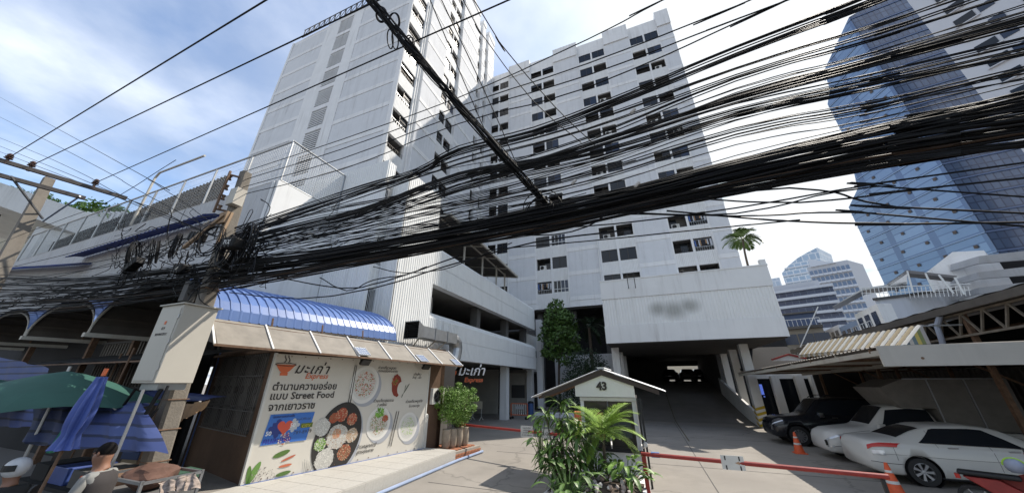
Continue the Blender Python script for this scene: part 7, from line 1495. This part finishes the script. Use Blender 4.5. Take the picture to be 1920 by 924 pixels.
def person(org, rot, lab, joints, radii, edges, clothes_m, hair_m, skin_m=None, vest=None, hel=None):
    """one continuous skinned body; joints are local"""
    t = T('person', lab, 'person', org, AZ, local=True, rot=rot); me = bpy.data.meshes.new('body'); me.from_pydata(joints, edges, []); o = bpy.data.objects.new('body', me); C.objects.link(o)
    sk = o.modifiers.new('s', 'SKIN'); 
    for i, r_ in enumerate(radii): me.skin_vertices[0].data[i].radius = (r_, r_) if not isinstance(r_, tuple) else r_
    me.skin_vertices[0].data[0].use_root = True; sb = o.modifiers.new('u', 'SUBSURF'); sb.levels = sb.render_levels = 2
    dg = bpy.context.evaluated_depsgraph_get(); nm = bpy.data.meshes.new_from_object(o.evaluated_get(dg)); bpy.data.objects.remove(o); nm.name = 'body'
    nm.materials.clear(); nm.materials.append(M['skin']); nm.materials.append(clothes_m); nm.materials.append(mat('dark trousers', (.03,.03,.04), .9))
    for p in nm.polygons:
        c_ = p.center; p.material_index = 0 if c_.z > 1.36+JS else (2 if c_.z < .95 and abs(c_.y) < .6 else 1); p.use_smooth = True
        if abs(c_.y) > .0 and c_.x < -.36: p.material_index = 0
    inst('body', nm, t.o); return t
JS = 0
def rider(org, rot, lab, cm_, headz=1.52, vest=None, hel=None):
    J = [(0,0,.86),(0,0,1.05),(-.02,0,1.25),(-.03,0,1.35),(-.045,0,1.41),(-.065,0,1.49),(-.065,0,1.57),
         (-.02,.19,1.29),(-.06,.26,1.05),(-.30,.24,.98),(-.40,.23,.99),
         (-.02,-.19,1.29),(-.06,-.26,1.05),(-.30,-.24,.98),(-.40,-.23,.99),
         (-.05,.11,.83),(-.42,.17,.80),(-.34,.17,.42),(-.34,.17,.08),(-.46,.17,.05),
         (-.05,-.11,.83),(-.42,-.17,.80),(-.34,-.17,.42),(-.34,-.17,.08),(-.46,-.17,.05)]
    Rr = [(.15,.17),(.12,.15),(.13,.18),(.085,.11),.066,.102,.10,.068,.048,.036,.03,.065,.048,.036,.03,.10,.075,.055,.04,.035,.10,.075,.055,.04,.035]
    E = [(0,1),(1,2),(2,3),(3,4),(4,5),(5,6),(2,7),(7,8),(8,9),(9,10),(2,11),(11,12),(12,13),(13,14),(0,15),(15,16),(16,17),(17,18),(18,19),(0,20),(20,21),(21,22),(22,23),(23,24)]
    for sy in (1,-1):
        base = 10 if sy > 0 else 14; bx, by, bz = J[base]
        for k in range(5):
            i0 = len(J); off = (k-2)*.018; L_ = (.03,.05,.055,.05,.04)[k]
            J.append((bx-.035,by+off,bz+(.0 if k else -.01))); J.append((bx-.035-L_*.6,by+off,bz-.004)); J.append((bx-.035-L_*.75,by+off,bz-.035)); Rr += [.011,.009,.008]; E += [(base,i0),(i0,i0+1),(i0+1,i0+2)]
    t = person(org, rot, lab, J, Rr, E, cm_, None)
    h = MB(); h.lathe([(.092*math.sin(PI*k/10), -.10*math.cos(PI*k/10)) for k in range(4,11)], (-.05,0,1.565), 14)
    if hel: helmet(t, (-.05,0,1.58), hel)
    else: t.part('hair', h, mat('black hair', (.01,.009,.009), .95, spec=.1), smooth=True)
    f = MB(); f.lathe([(0,-.02),(.018,0),(0,.02)], (-.165,0,1.54), 8); f2 = MB(); f2.add([(-.152,-.02,1.50),(-.152,.02,1.50),(-.156,.02,1.492),(-.156,-.02,1.492)], [(0,1,2,3)]); t.part('nose', f, M['skin'], smooth=True); t.part('mouth', f2, M['red'])
    for y in (-.035,.035): e = MB(); e.lathe([(0,-.009),(.009,0),(0,.009)], (-.148,y,1.565), 8); t.part('eye', e, M['black'], smooth=True); e = MB(); e.lathe([(0,-.03),(.018,0),(0,.03)], (-.06,y*2.8,1.545), 8); t.part('ear', e, M['skin'], smooth=True)
    if vest:
        v = MB(); rows = []
        for z, rx, ry in ((.98,.155,.185),(1.1,.15,.18),(1.22,.155,.205),(1.31,.12,.19),(1.35,.08,.11)): rows.append([(-.01+rx*math.cos(a_), ry*math.sin(a_), z) for a_ in [2*PI*k/20 for k in range(21)]])
        v.grid(rows); t.part('vest', v, vest, smooth=True); s = MB(); 
        for y in (-.1,.1): s.bar((-.165,y,1.0),(-.13,y*.8,1.32),.05,.012)
        t.part('vest_stripe', s, mat('orange vest strap', (.40,.08,.03), .8))
    return t
q = at_d(207, 850, 2.6); rider((q[0], 2.6, q[2]-1.53), .6, 'seated motorcyclist with black hair in a grey shirt and black vest with orange straps', mat('grey shirt', (.22,.22,.21), .9), vest=mat('black vest', (.035,.03,.03), .85))
motorcycle((q[0]-.75, 2.2, q[2]-1.53-.02), .6, 'motorcycle under the rider with the orange straps', M['dark'])
q = at_d(38, 876, 2.6); rider((q[0], 2.6, q[2]-1.58), .3, 'motorcyclist in a white helmet and dark shirt at the bottom left corner', mat('black shirt', (.03,.03,.03), .9), hel=mat('white helmet', (.55,.55,.56), .3))
motorcycle((q[0]-.75, 2.35, q[2]-1.6), .3, 'motorcycle under the white helmeted rider', M['black'])
def cart():
    t = T('vendor_cart', 'metal framed vendor cart with bags standing behind the leaning pole', 'cart', (-7.3,3.3,0)); a = MB(); P = lambda u, v, d_=3.4: at_d(u, v, d_); c0 = P(372,865); 
    for d__ in (3.1,3.8):
        for x in (-7.9,-6.7): a.bar((x,d__,0),(x,d__,1.25),.035)
        a.bar((-7.9,d__,1.22),(-6.7,d__,1.22),.035); a.bar((-7.9,d__,.7),(-6.7,d__,.7),.03)
    for x in (-7.9,-6.7): a.bar((x,3.1,1.22),(x,3.8,1.22),.035)
    t.part('frame', a, M['steel']); b = MB(); b.box((-7.88,3.12,1.0),(-6.72,3.78,1.03)); t.part('shelf', b, M['dim'])
    bm_ = bmesh.new(); bmesh.ops.create_icosphere(bm_, subdivisions=3, radius=.3)
    for v in bm_.verts: v.co *= 1+.25*noise.noise(v.co*5); v.co.z *= .55
    me = bpy.data.meshes.new('paper_bag'); bm_.to_mesh(me); bm_.free(); me.materials.append(mat('brown paper bag', (.13,.065,.045), .8, var=.4, vs=6)); o = bpy.data.objects.new('paper_bag', me); C.objects.link(o); x, y = W(-7.25,3.45); o.location = (x,y,1.2); o['label'] = 'crumpled brown bag lying on the vendor cart'; o['category'] = 'bag'
    me = bpy.data.meshes.new('x'); 
cart()
def stall():
    t = T('stall_table', 'low dark stall table with crates of goods under the green umbrella', 'table', (-8,3.6,0)); a = MB(); a.box((-11,3.2,.85),(-7.9,4.1,.9)); t.part('tabletop', a, M['dark'])
    for x in (-10.9,-8.0):
        for y in (3.25,4.0): l_ = MB(); l_.bar((x,y,0),(x,y,.85),.05); t.part('leg', l_, M['steel'])
    for k in range(4): c_ = MB(); x = -10.7+.72*k; c_.box((x,3.3,.9),(x+.55,3.9,1.15)); single('crate', c_, [M['dark'], bt, M['dim'], M['rust']][k], ['black crate at the left end of the stall table','blue crate second from the left on the stall table','grey crate third from the left on the stall table','brown crate at the right end of the stall table'][k], 'crate', (x,3.3,.9), bevel=.01)
    for u in (250,): q = at_d(u, 760, 3.0); p = T('awning_pole', ['thin grey pole propping the blue canopy left of the leaning pole','thin grey slanted pole propping the blue canopy by the cabinet'][u > 300], 'pole', (q[0],3.0,0)); b = MB(); b.bar((q[0]+.05,3.0,0),(q[0]-.02,3.05,2.4),.03); p.part('tube', b, M['steel'])
stall()
def blue_awning():
    for k, (u0, v0, u1, v1, lab) in enumerate(((152,486,405,412,'long blue ribbed awning on the court wall above the tangle'),(-40,512,165,500,'blue ribbed awning on the court wall at the left edge'))):
        A = Vector(at_d(u0,v0,6.9)); B_ = Vector(at_d(u1,v1,6.9)); z = (A.z+B_.z)/2; b = MB(); x = A.x; rows = [[],[],[]]
        while x < B_.x:
            zz_ = A.z+(B_.z-A.z)*(x-A.x)/(B_.x-A.x)
            for f, e in ((0,0),(.2,0),(.24,.05),(.3,.05)): rows[0].append((x+f,6.95,zz_+.15+e)); rows[1].append((x+f,6.65,zz_+.08+e)); rows[2].append((x+f,6.3,zz_-.12+e))
            x += .34
        b.grid(rows); single('blue_awning', b, mat('dark blue ribbed awning', (.03,.06,.24), .5, var=.3), lab, 'awning', tuple(A))
blue_awning()
# ---------------------------------------------------------------- clutter in the shade of the shop row
def clutter():
    rn = random.Random(31)
    cols = [mat('clutter navy', (.03,.05,.12), .8), mat('clutter maroon', (.12,.03,.03), .8), mat('clutter grey', (.12,.12,.12), .8), mat('clutter tan', (.20,.15,.09), .8), mat('clutter green', (.03,.08,.05), .8)]
    specs = [('goods_box','navy storage box low beside the stall table legs','box',(-10.4,3.9,0),0,.55,.45,.5),('goods_box','maroon storage box on the ground behind the folded umbrella','box',(-9.5,4.4,0),1,.6,.45,.7),('goods_box','grey storage box standing between the stall and the leaning pole','box',(-8.9,4.7,0),2,.45,.4,.9),('goods_box','tan carton stacked against the shop post behind the green umbrella','box',(-11.6,5.2,0),3,.5,.5,1.0),('goods_box','green tub by the left shop posts','box',(-13.2,4.9,0),4,.6,.5,.6)]
    for nm, lab, cat_, o_, c_, w_, d_, h_ in specs:
        t = T(nm, lab, cat_, o_, AZ, local=True, rot=rn.uniform(-.4,.4)); b = MB(); b.box((-w_/2,-d_/2,0),(w_/2,d_/2,h_*.85)); t.part('body', b, cols[c_], bevel=.015); b = MB(); b.box((-w_/2-.02,-d_/2-.02,h_*.85),(w_/2+.02,d_/2+.02,h_)); t.part('lid', b, cols[(c_+2) % 5], bevel=.01)
    for k, (r_, d_, lab) in enumerate(((-12.0,4.3,'thin bamboo prop standing left of the green umbrella pole'),(-10.2,4.5,'thin bamboo prop between the two green umbrellas'),(-14.5,5.0,'thin bamboo prop at the open mouth of the left vault'))):
        b = MB(); b.tube([(r_,d_,0),(r_+.12,d_+.05,3.3)], .022, 6); single('bamboo_prop', b, M['rust'], lab, 'prop', (r_,d_,0))
    for k, (r_, d_, lab) in enumerate(((-13.6,5.6,'dark hanging shirt under the vault left of the barred window'),(-12.9,5.6,'second hanging garment under the vault beside the dark shirt'),(-12.2,5.6,'pale hanging garment under the vault nearest the cabinet'))):
        b = MB(); b.grid([[(r_-.22+.44*j/6+.04*(1-i/5)*(3-j)/3, d_+.03*math.sin(j*2+i), 3.0-.16*i) for j in range(7)] for i in range(6)]); b.bar((r_,d_,3.0),(r_,d_,3.25),.012); single('hanging_garment', b, [cols[0], cols[1], cols[2]][k], lab, 'garment', (r_,d_,2.2), smooth=True)
    t = T('lane_canopy', 'low dark sheet canopy running over the stalls behind the green umbrellas', 'canopy', (-14,4.6,2.9)); b = MB(); b.grid([[(x, 4.55, 3.02+.03*math.sin(x*3)) for x in [-20+.4*k for k in range(24)]],[(x, 6.2, 3.4+.03*math.sin(x*3)) for x in [-20+.4*k for k in range(24)]]]); t.part('sheet', b, M['dark']); b = MB(); b.bar((-20,4.55,3.0),(-10.8,4.55,3.0),.04); t.part('edge_rail', b, M['rust'])
clutter()
